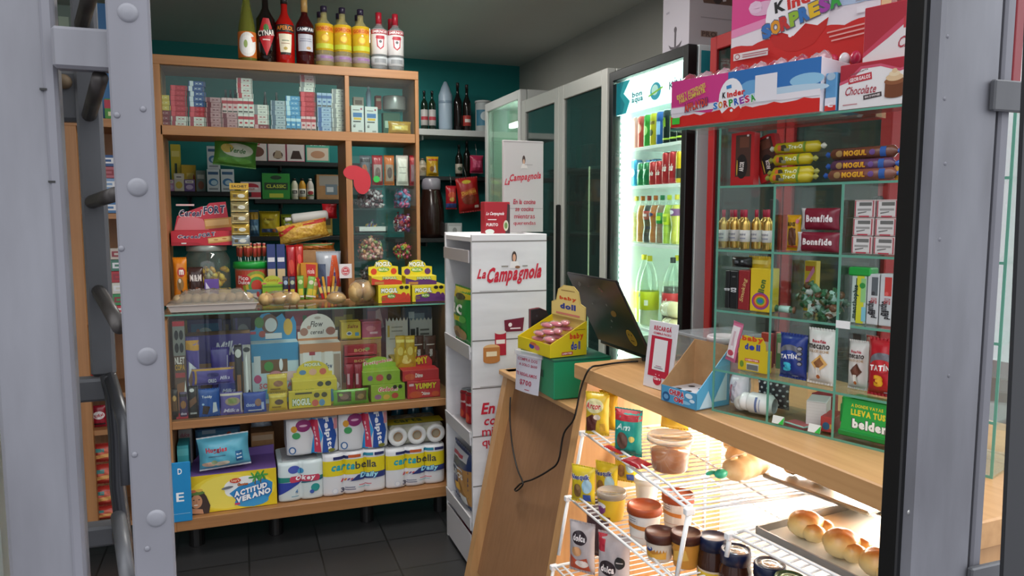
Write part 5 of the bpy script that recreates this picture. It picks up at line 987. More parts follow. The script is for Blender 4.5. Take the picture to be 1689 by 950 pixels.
fg = lambda: [('t', 'Gelatin', .5, .72, .56, .26, 'd8406a', {'sh': .2, 'b': .03, 'o': 'e6eedc'}), ('e', .2, .28, .2, .3, '8a5a8a'), ('e', .45, .25, .2, .3, 'c9a03c'), ('e', .7, .3, .2, .34, 'b8483a'), ('e', .7, .82, .12, .24, '22241a'), ('e', .86, .82, .12, .24, '22241a')]
fr1 = K('jelly_box', 'lime green jelly carton with pink lettering, lower one on the shelf edge', 'box', 612, 668, 634, 3.46, ZS2, .10, '86a62c', fg(), group='jelly cartons')
z = pY(640, 634, 3.46).z
fr2 = K('jelly_box', 'lime green jelly display with wavy header, on the lower lime carton', 'box', 598, 660, 612, 3.47, z+.001, .09, '86a62c', [('e', .45, .5, .2, .5, 'b8484a'), ('e', .7, .5, .14, .5, '3a3a24'), ('e', .2, .5, .14, .4, '6a4a7a')], group='jelly cartons')
w2 = span(598, 660, 605, 3.47)[1]; hb = pY(630, 612, 3.47).z-z
card(fr2, 'header_card', [(0, 0), (1, 0), (1, .35), (.85, .5), (.7, .9), (.5, 1), (.3, .9), (.15, .55), (0, .4)], w2, pY(630, 593, 3.47).z-z-hb, .088, hb-.002, '8fb034', [('t', 'Frutigelatin', .5, .5, .74, .34, 'd8406a', {'sh': .2, 'b': .03, 'o': 'e6eedc', 'rot': 6})])
ym = lambda: [('t', 'YUMMY', .55, .70, .66, .34, 'd8c024', {'b': .06, 'o': '7a1414', 'sh': .1}), ('t', 'Dúmo', .55, .26, .26, .2, 'ece4e0', {'b': .03}), ('e', .25, .22, .4, .4, 'c8502a'), ('e', .85, .2, .24, .3, 'c8502a')]
y1 = K('jelly_box', 'red jelly carton with yellow bubble lettering, lower one by the stand', 'box', 672, 726, 628, 3.46, ZS2, .10, 'b8262e', ym()+[('r', .12, .8, .14, .14, 'd8b0b4')], group='jelly cartons')
z = pY(700, 628, 3.46).z
y2 = K('jelly_box', 'red jelly display with yellow bubble lettering on the lower red carton', 'box', 664, 724, 610, 3.47, z+.001, .09, 'b8262e', [('t', 'Dúmo', .45, .5, .2, .4, 'ece4e0', {'b': .03}), ('e', .2, .4, .3, .6, 'c8502a')], group='jelly cartons')
w2 = span(670, 722, 600, 3.47)[1]; hb = pY(700, 610, 3.47).z-z
card(y2, 'header_card', [(0, 0), (1, 0), (1, .5), (.85, .95), (.4, .85), (.1, .55), (0, .5)], w2, pY(700, 590, 3.47).z-z-hb, .088, hb-.002, 'b8262e', [('t', 'YUMMY', .5, .48, .72, .6, 'd8c024', {'b': .06, 'o': '7a1414', 'rot': 5})])

# ================================================================== bottom shelf: paper rolls and big cartons
YB = 3.46
def roll_pack(name, label, x0, x1, yt, Yf, z, d, n, spec, group=None, body='dcdde0', soft=.03):
    """row of upright paper rolls in printed film: scalloped front"""
    X, w_ = span(x0, x1, yt+30, Yf); h = min(pY((x0+x1)/2, yt, Yf).z, .568)-z; r = w_/n/2; mb = MB(); m = M(body, .35)
    def yf(u):
        q = ((u+w_/2) % (2*r))-r; return r*.75-math.sqrt(max(0, r*r-q*q))*.75
    N = n*12; prof = [(0, .10), (.03, .02), (.08, 0), (.92, 0), (.97, .02), (1, .10)]
    vs = [(-w_/2+w_*i/N, yf(-w_/2+w_*i/N)*.5+a*.12, z_*h) for z_, a in prof for i in range(N+1)]
    mb.add(vs, [(j*(N+1)+i, j*(N+1)+i+1, (j+1)*(N+1)+i+1, (j+1)*(N+1)+i) for j in range(len(prof)-1) for i in range(N)], m, True)
    vs = [(-w_/2+w_*i/N, d-yf(-w_/2+w_*i/N)*.5-a*.12, z_*h) for z_, a in prof for i in range(N+1)]
    mb.add(vs, [(j*(N+1)+i, (j+1)*(N+1)+i, (j+1)*(N+1)+i+1, j*(N+1)+i+1) for j in range(len(prof)-1) for i in range(N)], m, True)
    f0 = [(-w_/2+w_*i/N, yf(-w_/2+w_*i/N)*.5+.012) for i in range(N+1)]; b0 = [(x, d-y) for x, y in f0]
    for zz, fl in ((h, 1), (0.0, 0)):
        vs = [(x, y, zz) for x, y in f0]+[(x, y, zz) for x, y in b0]; fs = [(i, i+1, N+2+i, N+1+i) for i in range(N)]
        mb.add(vs, fs if fl else [f[::-1] for f in fs], m)
    for s_ in (-1, 1):
        x = s_*w_/2; vs = [(x, yf(x)*.5+.012, 0), (x, d-yf(x)*.5-.012, 0), (x, d-yf(x)*.5-.012, h), (x, yf(x)*.5+.012, h)]; mb.add(vs, [(0, 1, 2, 3) if s_ > 0 else (3, 2, 1, 0)], m)
    art(mb, lambda u, v, o: (u, yf(max(-w_/2+1e-4, min(w_/2-1e-4, u)))*.5-o, v), w_, h, spec, N, .0004, .0012)
    o = mb.build(name); put(o, label, 'paper rolls', group, (X, Yf, z))
    s = MB(); s.box(-w_/2+.02, .03, h, w_/2-.02, d-.03, h+.004, clear('e8e8ea', .5, 'ffffff', .15), .002); s.build('folded_film', o)
    return o
cbs = [('r', .5, .66, 1, .36, 'dcc81c'), ('t', 'carta', .32, .68, .38, .17, '1e9bab', {'b': .05, 'sh': .2}), ('t', 'bella', .68, .69, .34, .18, '3f4245', {'b': .015}), ('r', .28, .90, .24, .07, '2a2f62'), ('r', .5, .915, .2, .07, 'c25a2c'), ('r', .72, .92, .16, .07, '2f8fa8'), ('r', .9, .92, .16, .07, '2a2f62'),
   ('p', [(.42, .32), (1, .36), (1, .5), (.55, .46)], '2a3572'), ('t', 'Daily', .73, .425, .28, .15, 'a9e0ee', {'b': .04, 'sh': .2, 'o': '2a6fa8'})]+[('p', [(.27+.05*i, .33+.01*i), (.30+.05*i, .33+.01*i), (.33+.05*i, .40), (.30+.05*i, .40)], c) for i, c in enumerate(('c23c4a', 'd88a3c', '6a3a8a', 'c23c4a'))]+[('t', '3', .30, .14, .06, .11, '3a3f5a', {'b': .03}), ('r', .42, .18, .16, .02, '6a708a'), ('r', .42, .13, .18, .02, '6a708a'), ('e', .18, .13, .1, .14, 'c4c8d4'), ('e', .18, .14, .07, .1, 'dcdde0'), ('r', .66, .22, .2, .02, 'd06a7a'), ('r', .64, .17, .18, .015, '7ab8c4')]
r1 = roll_pack('kitchen_roll_pack', 'yellow banded kitchen roll pack in the middle of the bottom shelf', 533, 636, 746, YB, ZBOT, .28, 3, cbs, 'kitchen roll packs')
r2 = roll_pack('kitchen_roll_pack', 'yellow banded kitchen roll pack at the stand end of the bottom shelf', 637, 734, 738, YB, ZBOT, .28, 3, cbs, 'kitchen roll packs')
oks = [('e', .35, .82, .26, .2, '4a5ab0'), ('e', .5, .76, .14, .14, '4a9ac8'), ('p', [(0, .50), (1, .56), (1, .60), (0, .64)], '1f7f74'), ('p', [(0, .18), (.55, .50), (0, .50)], '2c3f9a'), ('p', [(.55, .52), (1, .56), (1, .50), (.5, .44)], '1f5f74'), ('r', .60, .57, .60, .16, 'c2405a'), ('e', .30, .57, .1, .16, 'c2405a'), ('e', .88, .57, .1, .16, 'c2405a'), ('t', 'Okey', .60, .58, .44, .15, 'f0eef0', {'b': .05, 'sh': .2}), ('e', .82, .32, .2, .2, '2a8f8a'), ('e', .74, .22, .1, .1, '3a5aa8'), ('t', '4', .4, .26, .06, .1, '4a7aa8'), ('r', .36, .14, .16, .02, '6a9ab0')]
roll_pack('toilet_paper_pack', 'white toilet paper pack with a pink red oval logo on the bottom shelf', 459, 533, 762, YB, ZBOT, .26, 2, oks, None, 'cfdcdd')
fls = [('p', [(.46, .02), (.58, .02), (.70, .5), (.56, .98), (.44, .98), (.52, .5)], '3aa0d8'), ('p', [(.68, .02), (.90, .02), (.97, .45), (.88, .98), (.60, .98), (.70, .5)], '1f4c9c'), ('p', [(.53, .05), (.66, .04), (.60, .95), (.42, .95), (.53, .5)], 'c23352'), ('r', .95, .8, .07, .3, 'd08a90'), ('t', 'Felpita', .79, .52, .74, .17, 'f2f4f8', {'b': .045, 'rot': -82}), ('t', 'soft', .56, .5, .4, .05, 'f0d0d8', {'rot': -82}),
   ('e', .32, .82, .3, .34, '8a2a6a'), ('e', .32, .82, .16, .06, 'd8b0c8'), ('e', .14, .74, .12, .18, 'd89a2c'), ('e', .18, .56, .16, .18, '3f9a5a'), ('e', .1, .16, .14, .2, '3a6aa0'), ('e', .1, .16, .09, .14, 'dcdde0'), ('e', .86, .08, .14, .1, '7a7a30')]
zf = pY(585, 746, YB).z+.006
f1 = roll_pack('toilet_paper_pack', 'white purple and blue toilet paper pack stacked above the oval logo pack', 473, 558, 690, 3.47, zf+.002, .26, 2, fls, 'upper toilet paper packs')
f2 = roll_pack('toilet_paper_pack', 'white purple and blue toilet paper pack stacked on the middle kitchen rolls', 559, 640, 677, 3.47, zf, .26, 2, fls, 'upper toilet paper packs')
# end-on three roll pack
X, w_ = span(641, 735, 718, 3.48); rr = w_/6
tp = MB().box(-w_/2+.01, .012, .006, w_/2-.01, .22, rr*2*1.08, clear('d8d6c0', .4, 'f2f2e8', .1), .012); art(tp, lambda u, v, o: (u, .02+v, rr*2*1.08+o), w_, .2, [('r', .5, .3, 1, .5, 'b9a824'), ('t', 'carta', .4, .35, .5, .3, '2a4a3a', {'b': .03})])
tp = tp.build('kitchen_roll_pack'); put(tp, 'kitchen roll pack lying end-on showing three round roll ends', 'paper rolls', None, (X, 3.48, pY(690, 738, YB).z+.006))
for i in range(3):
    T = Matrix.Translation((-w_/2+rr*(2*i+1), 0, rr*1.03)) @ Matrix.Rotation(-PI/2, 4, 'X')
    ro = MB().lathe([(.021, .012), (.023, .006), (rr*.90, .0), (rr*.99, .008), (rr*.99, .2)], M('dcdcda', .6), 26, T=T).build('paper_roll', tp)
    MB().lathe([(.0, .03), (.020, .03), (.022, .004), (.0205, .004), (.0205, .02)], KRAFT, 18, T=T).build('cardboard_core', ro)
# summer carton, wipes, blue sign
X, w_ = span(313, 456, 800, YB)
av = K('display_carton', 'big yellow summer display carton with blue bubble lettering on the bottom shelf', 'box', 313, 456, 779, YB, ZBOT, .22, 'd9bd1c', [('e', .48, .5, 1.0, 1.0, 'e6cf3a'), ('e', .42, .5, .7, .9, 'e9d75a'),
  ('e', .64, .62, .36, .5, 'e9ebea'), ('e', .50, .60, .24, .4, 'e9ebea'), ('e', .82, .52, .22, .46, 'e9ebea'), ('e', .48, .5, .18, .3, 'e9ebea'),
  ('p', [(.50, .3), (.56, .08), (.72, .02), (.86, .1), (.94, .35), (.95, .62), (.85, .76), (.68, .66), (.55, .60), (.44, .44)], '2a86c2'), ('e', .70, .18, .40, .3, '3a96cc'),
  ('p', [(.735, .62), (.75, .62), (.76, .82), (.745, .82)], '6a5a3a'), ('p', [(.80, .64), (.815, .64), (.83, .84), (.815, .84)], '6a5a3a')]+[('e', .75+.045*math.cos(a*PI/3+.2)+(.07 if b else 0), .82+.07*math.sin(a*PI/3+.2)+(.02 if b else 0), .08, .05, '2f8a3c' if a % 2 else '4aa048', a*60) for b in (0, 1) for a in range(6)]+
  [('t', 'ACTITUD', .69, .49, .40, .15, 'f6f6f6', {'b': .06, 'rot': 12, 'sh': .2, 'o': '1e4f9c'}), ('t', 'VERANO', .72, .33, .42, .15, 'f6f6f6', {'b': .06, 'rot': 12, 'sh': .2, 'o': '1e4f9c'}),
  ('e', .515, .78, .13, .13, 'c8402c'), ('t', "Lay's", .515, .78, .09, .08, 'f0e0c0', {'b': .03}), ('t', 'Cheetos', .60, .665, .12, .07, 'c8641c', {'b': .05, 'o': '2a2210'}), ('e', .42, .61, .14, .07, '6a6f7a', 8), ('r', .53, .15, .06, .05, 'c8406a'),
  ('p', [(.0, 0), (.20, 0), (.22, .2), (.18, .45), (.14, .60), (.02, .62), (0, .5)], '3b2a26'), ('e', .065, .34, .13, .36, 'c08a68'), ('p', [(0, .04), (.14, .0), (.13, .12), (0, .18)], 'c08a68'), ('e', .06, .56, .2, .1, '5a7a3a'), ('e', .03, .62, .08, .08, 'c8704a'), ('e', .10, .63, .08, .08, 'd8b04a'), ('e', .055, .25, .05, .03, 'e8dcd6'), ('e', .035, .39, .022, .025, '1c1512'), ('e', .095, .39, .022, .025, '1c1512'), ('r', .066, .33, .012, .07, 'a8735a')], top='6a4f92', side='5a4288')
hav = pY(385, 779, YB).z
lid = MB(); lid.prism([(-w_/2, 0), (w_/2, 0), (w_/2, .045), (-w_/2+.03, .03)], .215, .22, M('6a4f92', .5)); lid.box(-w_/2, .0, 0, w_/2, .215, .002, M('75589c', .5)); lid.build('purple_lid', av, (0, 0, hav-ZBOT+.0005))
hw = B('wipes_pack', 'light blue baby wipes pack lying on the yellow carton', 'packet', 327, 413, 716, 3.49, hav+.018, .09, '62b4cc', [('t', 'Huggies', .36, .64, .42, .20, 'b52c40', {'b': .05}), ('r', .36, .45, .34, .04, '4a7a94'), ('e', .2, .2, .3, .16, 'd8b49a'), ('e', .45, .2, .3, .16, 'd8cdb8'), ('e', .3, .26, .12, .14, '9ab08a'), ('r', .80, .36, .14, .34, '2c6a9c'), ('r', .80, .42, .1, .04, 'd8e8f0'), ('r', .80, .3, .1, .04, 'd8e8f0')], roll=-.06, seal='d6d9da')
bs = MB().box(-.07, 0, 0, .07, .006, .265, M('1f86c0', .35), .003); art(bs, flat(), .14, .265, [('t', 'E', .68, .42, .22, .15, 'eef2f4', {'b': .02}), ('t', 'D', .7, .85, .12, .1, 'eef2f4'), ('r', .6, .14, .7, .008, '8fc0dc')])
p = pY(299, 850, 3.445); bs = bs.build('price_sign'); put(bs, 'bright blue rounded sign with white letter at the gate end of the bottom shelf', 'sign', None, (pY(315, 800, 3.41).x-.07, 3.412, ZBOT-.008))
K('diaper_pack', 'teal pack standing behind the blue sign on the bottom shelf', 'packet', 292, 311, 735, 3.50, ZBOT, .12, '3a9ea6', [('r', .5, .9, 1, .1, '58b4b8'), ('r', .3, .4, .3, .4, '2a7a88')])
K('diaper_pack', 'dark blue clear wrapped pack at the back of the bottom shelf', 'packet', 322, 396, 706, 3.74, ZBOT, .15, '2f5f86', [('r', .5, .9, .9, .12, '4a86a8'), ('e', .75, .88, .12, .1, 'a84a3c'), ('r', .3, .95, .3, .06, '9fb9c8')])
K('cardboard_box', 'grey pink lettered pack at the gate end behind the blue sign', 'packet', 294, 316, 708, 3.66, ZBOT, .10, 'a8a39f', [('t', 'dulce', .5, .92, .7, .06, 'a04a5a', {'sh': .2})])
K('cardboard_box', 'brown cardboard box at the back of the bottom shelf beside the roll packs', 'box', 414, 452, 713, 3.74, ZBOT, .16, KRAFT, [('r', .5, .9, .9, .1, 'c0a584')])
q_ = pY(433, 713, 3.74).z
bag('plastic_bag', 'pale blue plastic bag lying on the brown cardboard box', 'bag', (pY(432, 705, 3.76).x, 3.82, q_+.008), .10, .05, .10, 'aebcc6', [('r', .5, .6, .6, .3, 'c4d0d8')])
for i, x in enumerate((655, 682, 705)):
    p = pY(x, 672, 3.82); bottle('water_bottle', f'blue tinted bottle, {("first", "second", "third")[i]} standing behind the end-on roll pack', 'bottle', (p.x, 3.82, ZBOT), .04, .395, 'twoliter', clear('3f86a8', .6, '9fd0e0'), '2f7fa8', None, 'blue bottles at the back', n=14)

# ================================================================== cabinet behind the gate bars
YL = 3.67
G = 'snacks in the side cabinet'
B('snack_bag', 'pale pink snack bag hanging high in the side cabinet', 'bag', 118, 136, 243, YL, 1.502, .03, 'a87a84', [('r', .5, .7, .7, .2, 'd8c0c4'), ('e', .5, .4, .6, .3, '7a3a4a')], group=G)
for j, (px, z0, cols, nm) in enumerate(((180, 1.502, ('4a78a8', 'c9d0d6', '7a9ac0', 'a8606a', '3a5a8a'), 'upper'), (187, ZSC+.002, ('b04048', '3f8a5a', 'c9c9c0', 'a83a44', '4a7a6a', 'b8b0a8'), 'middle'))):
    for i, c in enumerate(cols):
        carton('small_packet', ('blue grey', 'red green')[j]+' small packet, '+ORD[i]+f' of the pile in the {nm} bay behind the strap', 'packet', (pY(px, 300, YL).x, YL, z0+.0505*i), .06, .05, .049, c, [('r', .5, .5, .7, .5, ('d8dce0', '8a3a44')[i % 2]), ('r', .5, .5, .4, .2, c)], group='small packets piled in the side cabinet')
B('snack_bag', 'dark pink packet in the middle bay of the side cabinet', 'bag', 121, 138, 364, YL, ZSC+.002, .03, '8a5a62', [('r', .5, .6, .7, .3, 'c9b0b0')], group=G)
K('biscuit_carton', 'cream biscuit carton with round red badge seen between gate bars', 'box', 119, 148, 457, YL, ZSC+.002, .05, 'd0b48c', [('e', .55, .82, .6, .26, 'a8402c'), ('e', .55, .82, .5, .2, 'd8c4a0'), ('e', .3, .36, .36, .2, '7a4a34'), ('e', .6, .36, .36, .2, '8a5c40'), ('t', 'alfajor', .55, .14, .6, .06, '6a4a34')], group=G)
MB_ = None
B('snack_bag', 'yellow and brown bag under the cream carton in the side cabinet', 'bag', 122, 146, 546, YL+.06, .717, .03, 'b59322', [('r', .5, .4, .9, .3, '5a3a24')], group=G, roll=0)
for i, (x0, x1) in enumerate(((122, 136), (137, 151))):
    B('chocolate_bar', f'red and white bar, {("first", "second")[i]} upright between the gate bars', 'chocolate', x0, x1, 562, YL, .737-.02, .016, 'b0242e', [('r', .55, .5, .5, .6, 'd8d4d4'), ('t', 'menta', .55, .5, .6, .2, 'b0242e', {'rot': 80, 'b': .03}), ('r', .5, .9, 1, .1, 'd04a50')], group=G)
p = pY(134, 614, YL)
for i, (x0, x1) in enumerate(((129, 148), (149, 175))):
    B('chocolate_bar', f'red wafer bar with white oval logo, {("first", "second")[i]} on the low cabinet shelf', 'chocolate', x0, x1, 668, YL, .557, .02, '8f1a2c', [('e', .55, .55, .8, .4, 'd8d4d4'), ('t', 'KitKat', .55, .55, .6, .16, 'b01c2c', {'b': .05, 'rot': 15}), ('r', .5, .12, .9, .08, '2a1418')], group=G)
for i, (yt, yb) in enumerate(((730, 761), (764, 797), (800, 832), (833, 855))):
    B('noodle_packet', ('topmost', 'second', 'third', 'bottom')[i] + ' red cracker packet of the pile low behind the gate bars', 'packet', 146, 206, yt, YL, None, .05, 'a8342c', [('e', .5, .5, .5, .6, 'c8604a'), ('r', .3, .7, .3, .2, '4a8a86'), ('p', [(.1, .2), (.9, .4), (.9, .6), (.1, .4)], 'd8a05a'), ('e', .75, .4, .2, .3, '7a1c20')], yb=yb, group='red cracker packets')
z_ = 1.901
K('snack_box', 'green and red box standing on top of the side cabinet', 'box', 172, 200, 163, YL, z_, .06, '4a8a3c', [('r', .5, .75, 1, .4, 'a83a4a'), ('r', .5, .3, .6, .2, 'c9d0a0')])
for i, (yt, yb) in enumerate(((18, 52), )):
    K('snack_box', 'tall blue white box on top of the side cabinet behind the strap', 'box', 150, 176, 5, YL+.1, z_, .06, '3a6a9a', [('t', 'AA', .5, .6, .5, .08, 'd8e0e8'), ('r', .5, .7, .7, .1, 'b8c8d8'), ('r', .5, .5, .7, .06, 'b8c8d8')])
K('snack_box', 'grey green carton on the side cabinet near the wide post', 'box', 92, 116, 8, YL+.1, z_, .06, '5a6a62', [('r', .5, .8, .7, .2, '8a9a8a')])

# ================================================================== on and in the white stand
CT = SHT+.0018
X, w_ = span(830, 897, 300, 3.08); h_ = pY(862, 232, 3.08).z-CT
cs_ = MB().box(-w_/2, 0, 0, w_/2, .02, h_, M('a59fa0', .6), .002)
art(cs_, flat(), w_, h_, [('r', .5, .985, 1, .012, '8d8788'), ('r', .5, .26, 1, .006, '7f797a'), ('t', 'Campagnola', .54, .60, .80, .10, 'a81c32', {'sh': .3, 'b': .035, 'rot': 6}), ('t', 'La', .1, .55, .12, .07, 'a81c32', {'sh': .3, 'b': .03}), ('e', .5, .79, .08, .1, '3a2826'), ('e', .5, .77, .05, .06, 'b08a74'), ('p', [(.42, .70), (.60, .70), (.56, .75), (.46, .75)], 'b9b2b0'), ('r', .62, .74, .2, .008, '8a8284'),
  ('t', 'En la cocina', .52, .335, .56, .055, 'a02038', {'sh': .15, 'b': .02}), ('t', 'se cocina', .52, .255, .46, .05, 'a02038', {'sh': .15, 'b': .01}), ('t', 'mientras', .52, .175, .52, .05, 'a02038', {'b': .005}), ('t', 'querendas', .52, .095, .56, .055, 'a02038', {'b': .005})])
o = cs_.build('cardboard_sign'); put(o, 'tall printed cardboard sign standing on top of the white floor stand', 'sign', None, (X, 3.08, CT), (0, 0, .05))
K('sauce_box', 'red sauce carton with white script on top of the white stand', 'box', 799, 841, 333, 2.90, CT, .05, 'a01626', [('t', 'La Campagnola', .42, .62, .70, .13, 'eee6e6', {'sh': .3, 'b': .03}), ('r', .3, .44, .34, .03, 'e0d0d0'), ('t', 'PURITO', .30, .28, .46, .1, 'e8dcdc', {'b': .03}), ('p', [(.82, .0), (1, 0), (1, .9), (.9, .95), (.86, .4)], '3a2a2c'), ('e', .84, .25, .2, .34, 'c9c8b0'), ('e', .84, .25, .12, .2, '6a8a4a'), ('e', .2, .06, .36, .16, 'd6ded6')])
LX = .882
def sideX(px, y): return pX(px, y, LX)
def sbag(label, x0, x1, yt, z, c, spec, d=.052, nm='snack_bag', X0=.913):
    a = pX(x0, yt+30, X0).y; b = pX(x1, yt+30, X0).y; hh = pX((x0+x1)/2, yt, X0).z-z
    return bag(nm, label, 'bag', (X0, (a+b)/2, z), abs(a-b), hh/1.09, d, c, spec, rz=-PI/2)
sbag('green and yellow snack pouch on the upper shelf of the white stand', 752, 779, 472, SZ[0], '1f8a3a', [('r', .5, .92, 1, .18, 'c9b82c'), ('e', .55, .86, .6, .12, '2a3a2a'), ('t', 'BC', .45, .62, .6, .2, 'eef2e8', {'b': .04}), ('r', .4, .44, .5, .1, 'c9c22c'), ('e', .75, .45, .3, .14, '5aa84a'), ('e', .5, .16, .8, .26, 'a88a5a'), ('e', .4, .12, .3, .14, '7a5a34')])
sbag('blue and tan potato snack bag on the lower shelf of the white stand', 752, 779, 735, SZ[2], '2a3a66', [('p', [(.5, .05), (1, .05), (1, .7), (.5, .66)], 'b0824a'), ('r', .45, .9, .9, .16, 'b9bcc4'), ('r', .45, .88, .5, .06, 'a83a4a'), ('t', 'FRITOS', .42, .52, .72, .1, 'e8e8e4', {'b': .04}), ('r', .42, .64, .7, .03, 'c9ccd6'), ('e', .5, .3, .4, .14, 'd8a84a'), ('r', .75, .12, .3, .16, 'd8d8d4')], d=.055)
for i, (px, yt, X0) in enumerate(((762, 642, .93), (771, 645, .925))):
    p = pX(px, 670, X0); r = .036
    o = can('food_tin', f'red tomato tin with white script, {("behind", "in front")[i]} on the middle shelf of the stand', 'tin', (X0+.03, p.y, SZ[1]), r, pX(px, yt, X0).z-SZ[1], 'a81a26', [('t', 'Campagnola', .5, .6, .7, .12, 'eee4e4', {'sh': .3, 'b': .03}), ('e', .5, .2, .5, .3, 'c8482c'), ('r', .5, .9, 1, .06, '7a121c')], 'red food tins', rz=-PI/2)
a = pX(745, 880, .90); K_ = carton('food_carton', 'white carton with red stripe low in the white stand', 'box', (.905, 3.06, .002), .30, .14, min(.30, SZ[2]-.03), 'c4c0c2', [('r', .5, .7, 1, .14, 'a02236', -8), ('e', .35, .34, .4, .4, '5a3a34')], rz=-PI/2)

# ================================================================== back corner shelves
for i, px in enumerate((700, 713)):
    p = pY(px, 200, 5.5); bottle('beer_bottle', ('dark green bottle with red white label next to the hutch edge', 'dark green bottle with red white label beside the blue white flask')[i], 'bottle', (p.x, 5.5, zG), .027, pY(px, 150, 5.5).z-zG, 'round', M('12241a', .15), '151515', (.12, .52, 'b3aeac', [('r', .5, .45, 1, .22, 'a83440')]), 'green bottles on the grey shelf')
p = pY(735, 200, 5.5); fl = MB().lathe([(0, 0), (.045, 0), (.052, .02), (.052, .26), (.03, .32), (.012, .36), (0, .365)], M('9fb2c4', .4), 22).build('flask'); put(fl, 'pale blue white bullet shaped flask on the grey shelf', 'flask', None, (p.x, 5.5, zG)); MB().lathe([(.0525, .20), (.0535, .205), (.0535, .215), (.0525, .22)], M('7f93a8', .4), 22).build('ring', fl)
for i, (px, h_, c) in enumerate(((755, .30, '17100f'), (770, .29, '1a1412'))):
    p = pY(px, 200, 5.5); bottle('wine_bottle', ('dark wine bottle with no label beside the flask', 'dark wine bottle with a small red label on the grey shelf')[i], 'bottle', (p.x, 5.5, zG), .032, h_+.06, 'wine', M(c, .15), '2a1c1c', (.12, .34, '2c2222' if i == 0 else 'a83a34', [('r', .5, .5, .6, .3, 'd0c8c0')]) if i else None, 'dark wine bottles')
p = pY(797, 200, 5.5); tub('white_tub', 'white lidded tub at the end of the grey shelf by the cooler', 'tub', (p.x, 5.5, zG), .06, .06, .235, 'b4bcbc', 'c9cdcd', [('r', .5, .45, 1, .5, '3a7a94'), ('e', .5, .5, .5, .3, 'b9c8cc')])
B('snack_bag', 'yellow small snack pack on the corner wall shelf', 'bag', 703, 723, 258, 5.46, zH, .05, 'c2961c', [('p', [(.5, .15), (.8, .15), (.65, .6)], 'd8d8d0'), ('e', .4, .35, .4, .3, '8a5a24'), ('r', .5, .85, .8, .1, 'a8441c')])
p = pY(697, 280, 5.48); bottle('sauce_bottle', 'pale sauce bottle half hidden by the hutch on the corner shelf', 'bottle', (p.x, 5.48, zH), .03, .13, 'jug', M('a39a86', .4), '6a5a4a', (.2, .6, 'b8a890', [('e', .5, .5, .5, .5, '7a6a4a')]))
for i, (px, h_) in enumerate(((757, .24), (770, .27))):
    p = pY(px, 270, 5.5); bottle('wine_bottle', ('short dark wine bottle with cream label on the black corner shelf', 'taller dark wine bottle on the black corner shelf')[i], 'bottle', (p.x, 5.5, zH), .028, h_, 'wine', M('14140f', .15), '1c1c1a', (.1, .4, 'a8a294', [('e', .5, .5, .5, .4, '3a4a34')]) if i == 0 else None, 'wine bottles on the black shelf')
def hang(label, x0, x1, yt, yb, Y, c, spec, roll=0):
    X, w_ = span(x0, x1, (yt+yb)/2, Y); z = pY((x0+x1)/2, yb, Y).z; h = (pY((x0+x1)/2, yt, Y).z-z)/1.09
    o = bag('snack_bag', label, 'bag', (X, Y, z), w_, h, .06, c, spec, roll=roll)
    MB().tube([(0, 0, h*1.02), (0, .01, h+.05), (0, .03, h+.09)], .002, M('8a8a8a', .3, .8), 6).build('hook', o); return o
hang('large red snack bag hanging below the black corner shelf', 757, 793, 292, 350, 5.345, 'a01c1c', [('e', .45, .9, .4, .12, 'b8a024'), ('p', [(.1, .4), (.9, .5), (.8, .7), (.2, .62)], 'b8582a'), ('e', .5, .35, .7, .3, '7a3018'), ('r', .8, .12, .2, .08, 'd8c8b8'), ('t', 'Doritos', .5, .58, .7, .12, 'd8a03c', {'b': .04, 'rot': 8})], roll=-.12)
hang('smaller red and blue snack bag hanging beside the large red one', 735, 753, 306, 345, 5.365, 'a8202a', [('r', .5, .12, 1, .2, '3a4a8a'), ('e', .5, .6, .7, .3, 'd05a3c'), ('e', .5, .4, .5, .2, 'd0a04a')])
hang('magenta snack bag hanging by the corner cooler', 775, 797, 256, 286, 5.36, 'a02a4a', [('r', .5, .5, .7, .4, 'b8486a')])
p = pY(715, 360, 5.36); dj = MB().lathe([(0, 0), (.085, 0), (.095, .03), (.095, .2), (.085, .28), (.07, .34), (.065, .36), (.0, .36)], M('2a1712', .2), 24).build('drinks_dispenser'); put(dj, 'large dark brown bag-topped jug beside the hutch on the lowest corner shelf', 'jug', None, (pY(712, 390, 5.44).x, 5.44, zI))
MB().lathe([(.066, .355), (.072, .37), (.07, .43), (.05, .44), (0, .43)], M('8f8a94', .3), 20).build('foil_top', dj)
K('small_carton', 'white appliance box on the lowest corner shelf by the stand', 'box', 738, 762, 368, 5.34, zI, .1, 'b5b8b8', [('r', .5, .5, .8, .6, 'd0d2d2'), ('e', .5, .5, .3, .4, '9a9c9c')])
